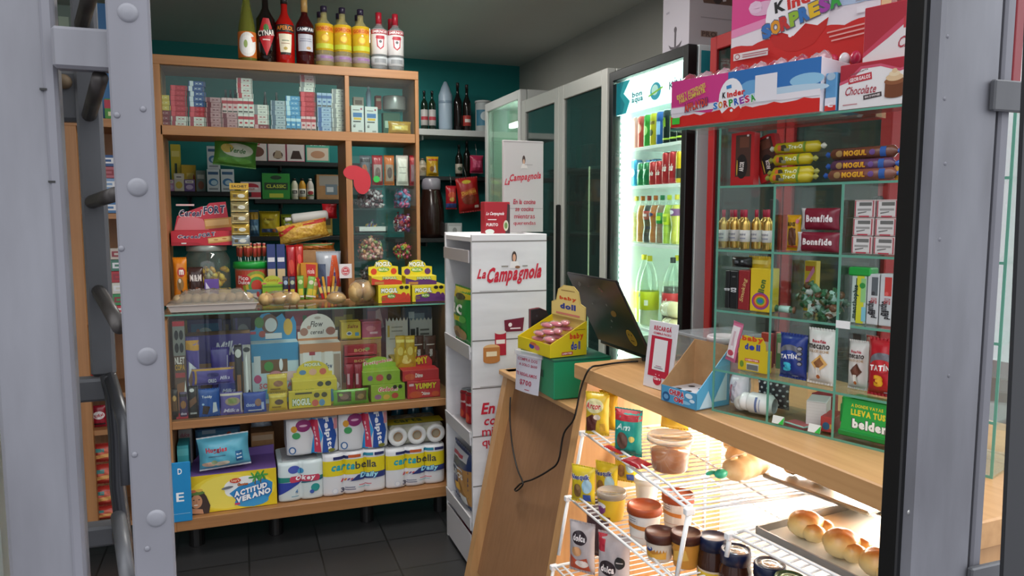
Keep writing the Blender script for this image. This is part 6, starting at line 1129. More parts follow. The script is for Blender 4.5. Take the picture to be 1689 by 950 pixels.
# ================================================================== inside the coolers
ROW = {}
def cx(px, y, X=1.83, r=.0272):      # place along the shelf, never closer than the last one of its row
    y_ = pX(px, y, X).y; k = (y, X); hi = 3.236 if y_ < 3.31 else 4.385
    ROW[k] = min(y_, hi-r, ROW.get(k, 99)-2*r-.0012); return ROW[k]
ZC = [1.8095, 1.6315, 1.3615, .9665]
monster = [('p', [(.36, .5), (.42, .5), (.41, .74), (.46, .78), (.34, .78)], '9ac42a'), ('p', [(.47, .46), (.53, .46), (.52, .76), (.47, .78)], '9ac42a'), ('p', [(.58, .5), (.64, .5), (.63, .76), (.58, .78)], '9ac42a'), ('r', .5, .14, .9, .05, 'a8c23a')]
G = 'cans on the top shelf of the lit cooler'
for px, c, sp_, lb in ((1037, 'd09a92', [], 'pale red can at the far end of the top cooler shelf'), (1048, 'c8463c', [('e', .5, .6, .5, .3, 'e0a090')], 'red can second from the far end of the top cooler shelf'), (1059, '3f9a32', [('e', .5, .5, .5, .3, 'a8d080')], 'green can between red and yellow on the top cooler shelf'),
     (1070, 'c9b41e', [('e', .5, .4, .4, .2, '4a4a1c'), ('r', .5, .7, .6, .1, '8a6a1c')], 'yellow can in the middle of the top cooler shelf'), (1081, '2c5aa8', [('r', .5, .5, .5, .4, '8fb0d8')], 'blue can beside the first black can, top cooler shelf'),
     (1092, '141815', monster, 'black energy drink can with green claw mark beside the blue can'), (1104, '141815', monster, 'black energy drink can with green claw mark, middle of three'), (1117, '141815', monster, 'black energy drink can with green claw mark at the door end')):
    can('drinks_can', lb, 'can', (1.825, cx(px, 240), ZC[0]), .0268, .150, c, sp_, G, -PI/2)
G = 'cans on the second shelf of the lit cooler'
cok = [('t', 'Cola', .5, .5, .56, .22, 'e8dada', {'sh': .3, 'b': .03})]
for px, c, h, sp_, lb in ((1037, '2a8ab8', .128, [('e', .5, .5, .5, .3, '9fd0e6')], 'light blue can at the far end of the second cooler shelf'), (1047, '1f7a4a', .108, [('t', '7', .5, .5, .4, .4, 'd0e6d8')], 'short green can, first of the green pair'), (1058, '1f7a4a', .108, [('t', '7', .5, .5, .4, .4, 'd0e6d8')], 'short green can, second of the green pair'),
     (1069, 'b8262e', .108, cok, 'short red can next to the green pair'), (1080, 'b8262e', .108, cok, 'short red can beside the tall red cans'), (1093, 'b3222c', .143, cok, 'tall red can beside the short red cans'), (1106, 'b3222c', .143, cok, 'tall red can beside the yellow black can'), (1119, 'd0a81e', .14, [('r', .5, .3, 1, .3, '2a2418')], 'yellow and black can at the door end of the second shelf')):
    can('drinks_can', lb, 'can', (1.825, cx(px, 300), ZC[1]), .0268, h, c, sp_, G, -PI/2)
for i, px in enumerate((1051, 1062, 1073)):
    can('drinks_can', f'blue can in the back row of the second shelf, {("first", "second", "third")[i]} from the far end', 'can', (1.90, cx(px, 300, 1.90), ZC[1]), .0265, .13, '2c6aa0', [], G, -PI/2)
G = 'small bottles on the third shelf of the lit cooler'
for px, liq, cap_, lab, shp, lb in ((1040, 'd8d890', 'd8c83a', (.55, .66, clear('e8e8c0', .4), []), 'pet', 'pale lemon bottle with yellow cap at the far end'), (1052, 'd8861c', 'd0702a', None, 'pet', 'orange soda bottle beside the pale lemon one'), (1064, '2a1512', 'a8323a', (.5, .68, 'b0262c', [('r', .5, .5, .5, .3, 'e0c8c8')]), 'cola', 'dark cola bottle with red cap and label'),
     (1077, 'd07018', 'd0702a', (.55, .66, 'c9641c', [('e', .5, .5, .5, .7, '2a3a7a')]), 'cola', 'curved orange soda bottle beside the dark cola'), (1090, '9a6a52', '2f8a5a', (.42, .64, '2f9a3c', [('r', .5, .5, .6, .4, 'b8d83a')]), 'pet', 'brownish bottle with green label and cap'),
     (1103, 'b8cc2a', 'c8d83a', (.4, .62, 'c2d02c', [('r', .5, .5, .5, .5, '8aa82a')]), 'pet', 'bright lime bottle with lime cap'), (1117, 'c2b42c', 'c8b83a', (.58, .72, '6a3a6a', [('e', .5, .5, .4, .6, 'd8d0d8')]), 'cola', 'yellow bottle with violet label at the door end')):
    bottle('soda_bottle', lb + ' of the third cooler shelf', 'bottle', (1.825, cx(px, 395, 1.83, .0287), ZC[2]), .0285, .222, shp, clear('e8f0ea', .06, 'f6fbf8', .04), cap_, lab, G, -PI/2, M(liq, .3), .80 if liq != 'd8d890' else .6, .90)
G = 'big bottles on the lowest shelf of the lit cooler'
BC_ = clear('e4ece8', .06, 'f4faf6', .04)
for px, X, liq, cap_, lab, lb in ((1043, 1.86, 'cfc81e', 'd8cc2a', (.22, .46, 'd0c81c', []), 'large half full yellow soda bottle at the far end of the lowest cooler shelf'), (1066, 1.83, 'd8d8b0', 'd8cc2a', (.24, .50, 'ccd01a', [('e', .36, .8, .2, .3, '2a3024'), ('r', .8, .4, .16, .3, 'e8e8d8')]), 'large clear soda bottle with bright yellow label in front'),
     (1072, 1.975, 'cfc81e', 'd8cc2a', (.24, .50, 'c4c81c', [('e', .36, .8, .2, .3, '2a3024')]), 'large yellow label soda bottle behind the front clear one'), (1100, 1.98, 'd0cc2a', 'd8cc2a', (.24, .5, 'c4c81c', []), 'large yellow label soda bottle behind the bread rolls'), (1105, 1.86, '24120f', '2a2a2c', (.28, .52, 'b8202a', [('t', 'Cola', .5, .5, .6, .4, 'e0c8c8', {'sh': .3})]), 'large dark cola bottle with red label and black cap')):
    bottle('soda_bottle', lb, 'bottle', (X, {1043: 3.185, 1066: 3.085, 1072: 3.07, 1100: 2.965, 1105: 2.93}[px], ZC[3]), .047, .335, 'twoliter', BC_, cap_, lab, G, -PI/2, M(liq, .3), .46 if liq != '24120f' else .6, .925)
for i, (py, dz) in enumerate(((524, 0), (507, .065))):
    y = cx(1092, py, 1.80); R_ = MB().lathe([(.0, -.08), (.012, -.085), (.034, -.08), (.036, .0), (.034, .08), (.012, .085), (.01, .075), (0, .07)], noisy('wrapped_dough', 'd8c49a', 'e6d8b6', (20, 20, 20), .5), 20, T=Matrix.Rotation(PI/2, 4, 'X'))
    o = R_.build('dough_roll'); put(o, ('lower', 'upper')[i] + ' pale wrapped dough roll at the door end of the lowest cooler shelf', 'food', 'wrapped dough rolls', (1.815, 2.80+.012*i, ZC[3]+.0365+.0725*i), (0, 0, .15))
    MB().lathe([(.0, .0), (.012, 0), (.034, .006), (.037, .03), (.037, .05), (.0365, .05)], clear('f0ece0', .3, 'ffffff', .15), 18, T=Matrix.Translation((0, .08, 0)) @ Matrix.Rotation(PI/2, 4, 'X')).build('film_twist', o)
# cans dim behind the grey cooler
for i, (px, c) in enumerate(((948, 'a8302c'), (958, '2f7a3c'), (967, '9a2c2c'), (975, 'a83a34'))):
    can('drinks_can', ('red can in the dim grey cooler, first seen', 'green can in the dim grey cooler between red ones', 'red can in the dim grey cooler beside the green one', 'red can in the dim grey cooler nearest the lit cooler')[i], 'can', (1.84, cx(px, 250, 1.84), 1.7515), .0268, .13, c, [], 'cans in the dim grey cooler', -PI/2)
for i, (px, c) in enumerate(((893, 'b8b9a0'), (905, '7a8a6a'), (945, 'c0bfa8'), (958, '9a5a4a'), (970, 'a8b08a'))):
    bottle('soda_bottle', ('first', 'second', 'third', 'fourth', 'fifth')[i] + ' dim bottle from the far end inside the grey cooler', 'bottle', (1.85, cx(px, 340, 1.85, .0345), 1.4015), .034, .25, 'pet', M(c, .3), '8a8a7a', None, 'bottles in the grey cooler')
# appliance carton on the lit cooler
bw, bd, bh = .26, .20, .40
ac = MB().box(0, 0, 0, bw, bd, bh, M('a7a2ab', .5), .002)
art(ac, lambda u, v, o: (-o, bd/2-u, v), bd, bh, [('r', .35, .82, .6, .5, '4a3f7e'), ('t', 'A', .4, .84, .3, .2, '8a80b4', {'sh': .2}), ('r', .2, .4, .12, .02, '8a8690'), ('r', .5, .1, .06, .16, '4a444a'), ('e', .5, .20, .1, .06, '4a444a'), ('p', [(.25, .07), (.32, .02), (.5, .0), (.68, .02), (.75, .07), (.64, .04), (.5, .025), (.36, .04)], '4a444a')])
art(ac, lambda u, v, o: (bw/2+u, -o, v), bw, bh, [('r', .5, .5, 1, 1, 'aaa3a6'), ('p', [(.25, .42), (.8, .42), (.92, .55), (.7, .52), (.6, .62), (.4, .62), (.2, .5)], '5a4236'), ('e', .5, .52, .2, .2, '2f2320'), ('r', .55, .7, .06, .5, 'c6c1c4', 12), ('r', .36, .12, .3, .06, '7a6458'), ('t', 'PRO', .36, .12, .26, .05, '4f3a34', {'b': .03}), ('r', .5, .28, .6, .01, '8f8a8c')])
ac = ac.build('appliance_carton'); put(ac, 'pale lilac appliance carton with anchor mark on top of the lit cooler', 'box', None, (1.72, 2.628, 2.172))
MB().box(.0, .09, bh, bw, .11, bh+.0006, M('b59a72', .4)).build('packing_tape', ac)
# ================================================================== on the counter
TOPZ = 1.0215
FR = RZ-PI/2
gb = MB().box(.985, 2.268, 0, 1.20, 2.585, .136, M('138a5e', .4), .003)
gb.box(.984, 2.267, .128, 1.201, 2.586, .137, M('0e5a44', .4), .002)
gb = gb.build('green_box'); gb.location = (0, 0, .8725); put(gb, 'green metal cash box on the low cash desk under the candy display', 'box')
MB().box(.9835, 2.36, .06, .985, 2.44, .085, M('0a4a36', .4), .0004).build('label_holder', gb)
# candy display box
P0 = pZ(907, 591, 1.012); Pr = pZ(982, 583, 1.012); Pl = pZ(878, 572, 1.012)
dX = (Pr-P0).length*.80; wY = (Pl-P0).length; ang = math.atan2((Pr-P0).y, (Pr-P0).x)
YEL = 'd9c41c'; hL, hR = .045, .118
bd_ = MB(); t = .0025; ym = M(YEL, .45); kin = M('cdb56a', .6)
side_ = [(0, 0), (dX, 0), (dX, hR), (0, hL)]
bd_.prism(side_, 0, t, ym, 'y'); bd_.prism(side_, wY-t, wY, ym, 'y')
bd_.box(0, t, 0, t, wY-t, hL, ym); bd_.box(0, t, 0, dX, wY-t, t, ym); bd_.box(dX-t, t, 0, dX, wY-t, hR, kin)
art(bd_, lambda u, v, o: (dX/2+u, -o, v), dX, hR, [('t', 'baby', .72, .56, .38, .22, 'd24a1c', {'b': .06}), ('t', 'd', .60, .30, .075, .24, '243a9a', {'b': .06}), ('e', .69, .26, .09, .18, '243a9a'), ('e', .675, .285, .015, .03, 'f0e8d0'), ('e', .705, .285, .015, .03, 'f0e8d0'), ('r', .69, .22, .04, .012, 'f0e8d0'), ('t', 'll', .79, .30, .05, .24, '243a9a', {'b': .06}), ('r', .46, .09, .30, .09, 'c23a34'), ('t', 'LHERITIER', .46, .09, .26, .05, 'f0e0d8', {'b': .03}), ('r', .8, .76, .3, .015, '8a7a20')])
art(bd_, lambda u, v, o: (-o, wY/2-u, v), wY, hL, [('e', .45, .5, .16, .4, '243a9a'), ('e', .62, .5, .16, .4, 'c86a7a'), ('e', .5, .72, .2, .25, 'c86a3c')])
bd_ = bd_.build('candy_display'); put(bd_, 'yellow open candy display box with arched header on the green cash box', 'display box', None, P0, ang)
hd_ = MB(); hp_ = [(0, 0), (1, 0), (1, .42), (.86, .5), (.80, .85), (.66, 1), (.36, 1), (.20, .85), (.14, .5), (0, .42)]
hh = .115; hd_.prism([(wY-a*wY, b*hh) for a, b in hp_][::-1], 0, t, kin, 'x')
art(hd_, lambda u, v, o: (-o, wY/2-u, v), wY, hh, [('p', [(.03, .02), (.97, .02), (.97, .40), (.83, .48), (.77, .84), (.64, .97), (.38, .97), (.23, .84), (.17, .48), (.03, .4)], 'd8c074'), ('t', 'baby', .5, .58, .5, .14, 'c8481c', {'b': .06}), ('t', 'doll', .5, .34, .46, .18, '2a3c8a', {'b': .06}), ('r', .5, .84, .4, .02, '8a6a3a'), ('r', .5, .1, .7, .06, 'c87a6a')])
hd_.build('header_card', bd_, (dX-.006, 0, hR-.002))
for i in range(14):
    T = Matrix.Translation((.028+.102*((i % 7)/7), .05+(wY-.095)*((i*5 % 7)/7), .034+.055*((i % 7)/7)+.020*(i//7)))
    c = MB().blob((0, 0, 0), (.012, .034, .008), M(('c8506a', 'd0707e', 'c25a72')[i % 3], .3), 10, 6); c.blob((0, 0, .003), (.017, .042, .008), clear('e8d0d4', .15, 'f6eaec', .12, 1.5), 10, 6)
    o = c.build('pink_candy'); put(o, 'pink wrapped candy ' + ('first second third fourth fifth sixth seventh'.split()[i % 7]) + ' from the front in the display, ' + ('lower', 'upper')[i//7] + ' layer', 'candy', 'pink candies in the yellow display', Matrix.Translation(P0) @ Matrix.Rotation(ang, 4, 'Z') @ T.translation, (0, -.4, ang+.25*math.sin(i*2.3)))
# laptop
lx, ly0, ly1 = 1.25, 2.075, 2.45
lt = empty('laptop', (lx, ly0, TOPZ)); put(lt, 'black laptop seen from behind its stickered lid on the counter', 'laptop')
BLK = noisy('laptop_black', '0b0b0d', '141417', (30, 30, 30), .3)
MB().box(0, 0, 0, .235, ly1-ly0, .018, BLK, .003).build('keyboard_base', lt)
ldx, ldz = 1.118-1.25, 1.293-1.04; ll = math.hypot(ldx, ldz); la = math.atan2(-ldx, ldz)
lid = MB().box(-.009, 0, 0, 0, ly1-ly0, ll, BLK, .003)
lw = ly1-ly0
art(lid, lambda u, v, o: (-.009-o, lw/2-u, v), lw, ll, [('e', .80, .22, .16, .24, '141206'), ('e', .80, .22, .145, .22, 'a8902a'), ('e', .80, .22, .125, .19, '8f7a24'), ('e', .775, .26, .02, .03, '2a2208'), ('e', .825, .26, .02, .03, '2a2208'), ('r', .80, .18, .06, .012, '2a2208'), ('e', .66, .52, .12, .08, '8a6a2a', 20), ('t', 'AB', .2, .86, .08, .05, '9a9a9c', {'rot': 30}), ('t', 'XP', .62, .84, .08, .05, '8a5a60', {'rot': -40}), ('r', .55, .40, .03, .03, '8a8a8c', 30), ('r', .6, .63, .02, .03, '8a8a8c'), ('r', .48, .30, .03, .02, '77777a', 40), ('r', .3, .6, .03, .02, '77777a', 10), ('r', .4, .86, .05, .015, '6a4a4e', 20)])
lid.build('screen_lid', lt, (0, 0, .018), (0, -la, 0))
MB().box(-.03, .01, .002, .0, .022, .014, M('101012', .4), .002).build('power_plug', lt)
# card reader
crd = MB(); cl = [(0, 0), (.075, 0), (.075, .10), (.062, .128), (.035, .14), (.0, .135)]
crd.prism([(a, b) for a, b in cl], 0, .03, M('15141a', .35), 'y'); crd.prism([(a*1.03-.001, b*1.012) for a, b in cl], .010, .016, M('8f1c28', .35), 'y')
art(crd, lambda u, v, o: (.037+u, -o, v), .074, .14, [('e', .30, .22, .16, .09, 'c9c9cc'), ('e', .3, .8, .1, .06, '3a3a42'), ('r', .6, .5, .3, .02, '2a2a30')])
p = pY(888, 560, 2.50); crd = crd.build('card_reader'); put(crd, 'black card reader with dark red rim standing behind the candy display', 'card reader', None, (1.01, 2.54, 1.0105), (0, 0, -.05))
MB().box(.015, -.0012, .03, .06, 0, .09, M('1f2028', .3), .0004).build('keypad', crd)
# paper notice
nt = MB(); pw, ph = .115, .135; NP = M('c6c2cc', .6)
f = lambda u, v: .006+.012*(1-v/ph)*math.sin(2.2*(u/pw+.5))
N_ = 10; vs = [(-pw/2+pw*i/N_, -f(-pw/2+pw*i/N_, ph*j/N_), ph*j/N_) for j in range(N_+1) for i in range(N_+1)]
vs2 = [(x, y+.0006, z) for x, y, z in vs]
fs = [(j*(N_+1)+i, j*(N_+1)+i+1, (j+1)*(N_+1)+i+1, (j+1)*(N_+1)+i) for j in range(N_) for i in range(N_)]
nt.add(vs, fs, NP, True); nt.add(vs2, [q[::-1] for q in fs], NP, True)
art(nt, lambda u, v, o: (u, -f(u, v)-o, v), pw, ph, [('t', 'COMPRA DOS', .46, .86, .80, .08, 'a83a52'), ('t', 'A SOLO $600', .5, .72, .74, .08, 'a83a52'), ('t', 'TE REGALAMOS', .46, .47, .86, .09, 'a83a52', {'b': .03}), ('t', '$700', .46, .25, .5, .16, 'a83a52', {'b': .03}), ('r', .55, .08, .2, .02, 'a83a52')], True, .0003, .0007)
nt = nt.build('paper_notice'); put(nt, 'white paper notice with red handwriting taped to the green box', 'notice', None, (.955, 2.425, .868), (0, .05, -PI/2+.5))
MB().box(-pw/2-.004, -.014, ph-.006, pw/2+.008, -.002, ph+.012, clear('e8e8ea', .35, 'ffffff', .1), .001).build('sticky_tape', nt)
# cable
cb_ = [pX(px, py, X) for px, py, X in ((1052, 600, 1.20), (1020, 599, 1.13), (992, 602, 1.06), (972, 612, 1.0), (958, 642, .992), (947, 690, .985), (930, 715, .98), (921, 760, .968), (905, 776, .962), (880, 790, .955), (862, 796, .95), (853, 803, .947), (849, 808, .945), (853, 809, .94), (862, 800, .94), (861, 792, .945), (853, 772, .955), (845, 735, .965), (841, 690, .975), (842, 655, .985))]
def smooth(pts, k=5):
    out = []
    for i in range(len(pts)-1):
        p0, p1, p2, p3 = pts[max(i-1, 0)], pts[i], pts[i+1], pts[min(i+2, len(pts)-1)]
        for q in range(k):
            t_ = q/k; out.append(.5*((2*p1)+(p2-p0)*t_+(2*p0-5*p1+4*p2-p3)*t_**2+(3*p1-p0-3*p2+p3)*t_**3))
    return out+[pts[-1]]
for p in cb_[:4]: p.z = 1.0255
o = MB().tube(smooth(cb_), .0032, M('0c0c0d', .5), 8).build('power_cable'); put(o, 'thin black cable hanging in a loop down the front of the counter', 'cable')
# scan-to-pay sign (its square code is left out)
A_ = pZ(1060, 635, TOPZ); B_ = pZ(1112, 651, TOPZ); sw_ = .115; sa = math.atan2((B_-A_).y, (B_-A_).x)
sh_ = .185; sg = MB().box(0, 0, 0, sw_, .004, sh_, M('d4d0d4', .45), .001)
art(sg, lambda u, v, o: (sw_/2+u, -o, v), sw_, sh_, [('t', 'RECARGÁ', .5, .905, .62, .085, 'b8203c', {'b': .05}), ('t', 'COMPRÁ PACKS', .5, .825, .62, .04, 'b8203c', {'b': .04}), ('r', .5, .48, .72, .60, 'b3203a'), ('e', .5, .14, .3, .16, 'b3203a'), ('r', .5, .51, .46, .46, 'dcd8da'), ('r', .5, .34, .2, .012, 'a0607a'), ('r', .5, .315, .3, .012, '6a6a70'), ('t', 'Claro', .5, .16, .24, .05, 'f0dce0', {'b': .03}), ('r', .44, .215, .02, .016, 'f0dce0', 30), ('r', .56, .215, .02, .016, 'f0dce0', -30)])
sg = sg.build('payment_sign'); put(sg, 'white leaning payment sign with red frame on the counter', 'sign', None, A_, (-.12, 0, sa))
MB().prism([(.0, .0), (.05, 0), (.004, .12)], .05, .054, M('c0bcc0', .5), 'x').build('easel_foot', sg, (0, .004, 0))
# blue open lollipop tray
P1 = pZ(1090, 660, TOPZ); P2 = pZ(1148, 678, TOPZ); P3 = pZ(1173, 673.6, TOPZ)
tw = (P2-P1).length; td = .115; ta = math.atan2((P2-P1).y, (P2-P1).x); th = .042; BLU = M('4f9cc6', .45)
bt = MB(); t = .002
bt.box(0, 0, 0, tw, t, th, BLU); bt.prism([(0, 0), (td, 0), (td, .15), (.0, th)], tw-t, tw, M('5aa9cf', .45), 'x'); bt.prism([(0, 0), (td, 0), (td, .15), (.0, th)], 0, t, KRAFT, 'x')
bt.box(0, td-t, 0, tw, td, .15, KRAFT); bt.box(0, 0, 0, tw, td, t, KRAFT)
art(bt, lambda u, v, o: (tw/2+u, -o, v), tw, th, [('e', .8, .75, .2, .3, 'd8e6ee'), ('e', .70, .3, .3, .2, '8fc4de'), ('e', .16, .35, .22, .6, '2a5a8a'), ('e', .16, .35, .14, .3, '6aa0c8'), ('t', 'CHUPA', .46, .72, .42, .34, 'c22a3a', {'b': .06, 'o': 'f0e8ea'}), ('t', 'OM', .52, .34, .26, .30, 'c22a3a', {'b': .06, 'o': 'f0e8ea'}), ('e', .9, .5, .14, .2, 'd8e6ee')])
art(bt, lambda u, v, o: (tw+o, td/2+u, v), td, .15, [('p', [(.1, .02), (.5, .02), (.35, .3)], 'c8e0ec'), ('p', [(.5, .1), (.9, .1), (.9, .6)], 'd8eaf2')])
bt = bt.build('lollipop_tray'); put(bt, 'empty blue lollipop display tray with brown cardboard back on the counter', 'display box', None, P1, ta)
ins = MB().box(t, t, .03, tw-t, td-t, .032, M('d6d4da', .5))
for i in range(3):
    for j in range(2): ins.lathe([(0, .0323), (.009, .0323)], M('1c1c22', .6), 14, c=(tw*(.22+.28*i), td*(.3+.4*j), 0), smooth=False)
ins.build('punched_insert', bt)
# small things behind tray
o = tub('lollipop_jar', 'pink and white lollipop jar left of the glass cabinet behind the blue tray', 'jar', (1.19, 1.62, TOPZ), .04, .042, .16, 'c88a9a', 'd0c4c8', [('e', .5, .5, .6, .4, 'd8c8d0'), ('r', .5, .2, 1, .2, '5a6aa8'), ('e', .3, .7, .2, .2, 'c23a50')], rz=FR)
o = MB().box(-.03, -.02, 0, .03, .02, .075, M('a82024', .4), .004); art(o, lambda u, v, q: (u, -.02-q, v), .06, .075, [('r', .3, .3, .5, .24, 'd8b020'), ('e', .65, .65, .4, .3, 'd8a03c')]); o = o.build('candy_packet'); put(o, 'red and yellow candy packet standing between blue tray and glass cabinet', 'packet', None, (1.145, 1.715, TOPZ), (0, 0, FR))
cbx = MB()
for (a, b) in (((0, 0), (.2, .003)), ((0, .147), (.2, .15)), ((0, 0), (.003, .15)), ((.197, 0), (.2, .15))): cbx.box(a[0], a[1], 0, b[0], b[1], .11, clear('d8dcdc', .12, 'f2f6f6', .08))
cbx.box(0, 0, 0, .2, .15, .003, clear('d8dcdc', .12, 'f2f6f6', .08)); cbx = cbx.build('clear_box'); put(cbx, 'clear plastic box with a grey lid behind the payment sign', 'box', None, (1.26, 1.80, TOPZ), (0, 0, RZ))
MB().box(-.004, -.004, .11, .204, .154, .122, clear('b8bcc0', .4, 'e8ecee', .1), .003).build('lid', cbx)
for i in range(4): MB().blob((.04+.04*i, .06, .03), (.016, .03, .022), M('c87a8a' if i % 2 else 'd8b0b8', .4), 10, 6).build('contents', cbx)

# ================================================================== on top of the glass cabinet
def KC(name, label, cat, x0, x1, yt, k, z, d, col, spec=(), yb=None, cls=carton, **kw):
    xm = (x0+x1)/2; ua = onC(x0, yt+15, k)[0]; ub = onC(x1, yt+15, k)[0]
    if z is None: z = onC(xm, yb, k)[1]
    if z < CABZ[4]-.01:                      # keep inside the compartment's glass dividers
        um = (ua+ub)/2
        for lo_u, hi_u in ((.0065, .1465), (.1545, .3025), (.3105, .4535)):
            if lo_u-.01 <= um <= hi_u+.01: ua = max(ua, lo_u); ub = min(ub, hi_u)
    h = onC(xm, yt, k)[1]-z
    if cls is bag: h /= 1.09
    w_ = kw.pop('w', ub-ua)
    return cls(name, label, cat, KW((ua+ub)/2, k, z), w_, d if cls is carton else h, h if cls is carton else d, col, spec, rz=CRZ, **kw)
KT = CABZ[5]
def scallop(y, amp, n, up=True):
    pts = []
    for i in range(n*4+1): pts.append((i/(n*4), y+amp*abs(math.sin(PI*i/4+.4))*(1-.3*(i % 4)/4)))
    return pts
sk = lambda lo, hi: [('r', .5, .82, 1, .36, '3f86bf'), ('e', .62, .85, .3, .2, '8fc0de'), ('e', .9, .75, .3, .2, '6aa8d2')]
def egg_letters(cx_, cy, s, asp):
    cols = ['2f78c2', 'd88a1c', 'b8242a', '2f9a3c', '2a5ab0', '8a3a9a', 'c8285a', '2f9a3c']
    out = [('t', 'K', cx_-.30*s, cy+.30*s*asp, .10*s, .20*s*asp, '15151a', {'b': .05}), ('t', 'inder', cx_+.05*s, cy+.32*s*asp, .52*s, .20*s*asp, 'd42a28', {'b': .05, 'rot': 4})]
    for i, ch in enumerate('SORPRESA'):
        t_ = i/7-.5; out.append(('t', ch, cx_+t_*1.10*s, cy+(.03+.10*t_)*s*asp, .13*s, .24*s*asp, cols[i], {'b': .05, 'o': 'f2f2f2', 'rot': 10+t_*14}))
    return out
# lower egg box
u0, u1 = -.135, .255; ew = u1-u0; eh = .112
lk = [('r', .5, .5, 1, 1, 'e6dfe4'), ('p', [(0, .40), (.30, .22), (.42, .60), (.42, 1), (0, 1)], 'd03a86'), ('p', [(0, .34), (.34, .34), (.34, .44), (0, .44)], 'dc86b0'),
      ('p', [(.42, .45), (1, .38), (1, 1), (.42, 1)], '2f6fb4'), ('e', .58, .62, .16, .3, '6aa4d2'), ('e', .92, .62, .2, .24, '8fc0de'), ('e', .80, .45, .5, .2, 'b8cfe0'), ('r', .5, .36, 1, .12, 'e6dfe4')]
lk += [('p', [(0, 0), (1, 0), (1, .26)]+[(1-i/22, .20-.012*(i % 2)*2+.10*abs(math.sin(i*.75))*.5+.05*(1-i/22)) for i in range(23)], 'cc2018')]
lk += [('e', .445, .46, .17, .82, 'efedf0'), ('p', [(.375, .16), (.40, .06), (.445, .0), (.49, .06), (.52, .2), (.5, .3), (.47, .24), (.44, .31), (.41, .24)], 'd02a1e'), ('e', .45, .22, .02, .06, 'f0f0f2'), ('r', .43, .70, .035, .07, '3a86c2', 8)]
lk += [('r', .675, .58, .14, .52, 'e4e0e6')]+egg_letters(.468, .36, .235, 2.6)
lk += [('t', 'IDEAS Y ACTIVIDADES', .16, .72, .22, .10, 'd8c84a', {'b': .03, 'rot': 14}), ('t', 'PARA COMPARTIR', .17, .62, .2, .10, 'd8c84a', {'b': .03, 'rot': 14}), ('t', 'APPLAYDU', .20, .42, .17, .17, 'd8482a', {'b': .05, 'rot': 8, 'o': '4a2a6a'})]
lk += [('r', .05, .13, .06, .14, '3fc23a')]
e1 = carton('egg_box', 'long pink blue and red chocolate egg box overhanging the glass cabinet edge', 'box', KW((u0+u1)/2, -.012, KT), ew, .12, eh, 'dcd5da', lk, rz=CRZ)
cutt = MB()
for i in range(15): cutt.blob((-ew/2+.02+i*.025, .05+.014*(i % 2), eh-.004), (.0135, .03, .026), clear('d8b8c0' if i % 3 else 'b8405a', .45, 'f8f0f2', .06, 2.0), 12, 8, None, lambda d: 1+.08*math.sin(9*d.x))
cutt.build('clear_egg_cover', e1)
# clear egg tray behind
etr = MB().box(.10, .125, 0, .27, .165, .115, clear('e0e8ec', .12, 'f4f8fa', .06, 1.5), .01)
etr = etr.build('egg_tray'); etr.location = CROT.translation; put(etr, 'clear plastic egg tray between the egg boxes on the cabinet', 'tray', None, KW(0, 0, KT), CRZ)
for i in range(6): MB().blob((.118+.026*i, .145, .13), (.0115, .014, .016), M(('d8d4d8', 'b8284a')[i % 2], .25), 12, 8).build('egg', etr)
eb = KC('egg_carton', 'blue white and red end of an egg carton beside the long egg box', 'box', 1362, 1380, 120, .0, KT, .10, '5a94c2', [('r', .5, .2, 1, .3, 'd8d4dc'), ('r', .5, .08, 1, .14, 'c82a20'), ('e', .5, .9, .8, .2, '9fb6c8'), ('t', 'c', .5, .16, .5, .12, 'e8e4e8')])
# upper egg display
u0, u1 = -.095, .284; uw = u1-u0; uz = .34
uk = [('r', .5, .5, 1, 1, 'dcd5dc'), ('p', [(0, .72), (.40, .80), (.40, 1), (0, 1)], 'd23c84'), ('p', [(0, .69), (.36, .74), (.36, .80), (0, .75)], 'dc86b0'), ('p', [(.62, .80), (1, .74), (1, 1), (.62, 1)], '3f72b8'), ('e', .85, .80, .4, .10, 'a8bcd6'), ('e', .24, .86, .2, .10, 'd8a8c4'), ('t', 'e', .18, .88, .10, .09, 'dcb8d0', {'b': .04}),
      ('p', [(0, 0), (1, 0), (1, .64)]+[(1-i/24, .60+.025*abs(math.sin(i*.62))+.03*(1-i/24)) for i in range(25)], 'c01e1c'), ('e', .48, .77, .44, .50, 'e8e5ea'), ('p', [(.28, .66), (.33, .57), (.42, .52), (.50, .51), (.60, .54), (.68, .64), (.69, .70), (.62, .66), (.54, .69), (.46, .62), (.38, .66)], 'b81c1a'), ('e', .44, .63, .03, .03, 'e8e5ea')]
uk += [('t', 'K', .36, .845, .075, .08, '15151a', {'b': .05, 'rot': 8}), ('t', 'inder', .55, .865, .28, .08, 'c62826', {'b': .05, 'rot': 8}), ('r', .46, .93, .1, .04, '3a86c2', 8)]
for i, ch in enumerate('SORPRESA'):
    t_ = i/7; uk.append(('t', ch, .27+.46*t_, .69+.11*t_, .070, .10, ['2f6ab0', 'd8901c', 'b8282a', '8ab02c', '2a6ab0', 'd8b01c', '9a3a9a', '2f9a3c'][i], {'b': .06, 'rot': 12, 'o': '5a5a6a'}))
uk += [('r', .16, .545, .26, .05, 'd8cfd0'), ('e', .06, .545, .04, .04, 'a8303a'), ('e', .06, .545, .03, .028, 'd8cfd0'), ('r', .2, .552, .2, .007, 'b06a70'), ('r', .19, .536, .18, .007, 'b06a70')]+[('r', .82, .60-.03*i, .26-.03*i, .010, 'd89a96', 3) for i in range(3)]+[('r', .90, .70, .06, .04, 'e0dce2'), ('r', .90, .76, .08, .007, '8a8a96')]
e2 = carton('egg_display', 'big pink white and red chocolate egg display standing behind the long egg box', 'box', KW((u0+u1)/2, .172, KT), uw, .05, uz, 'b01c1e', uk, rz=CRZ, side='c8a070')
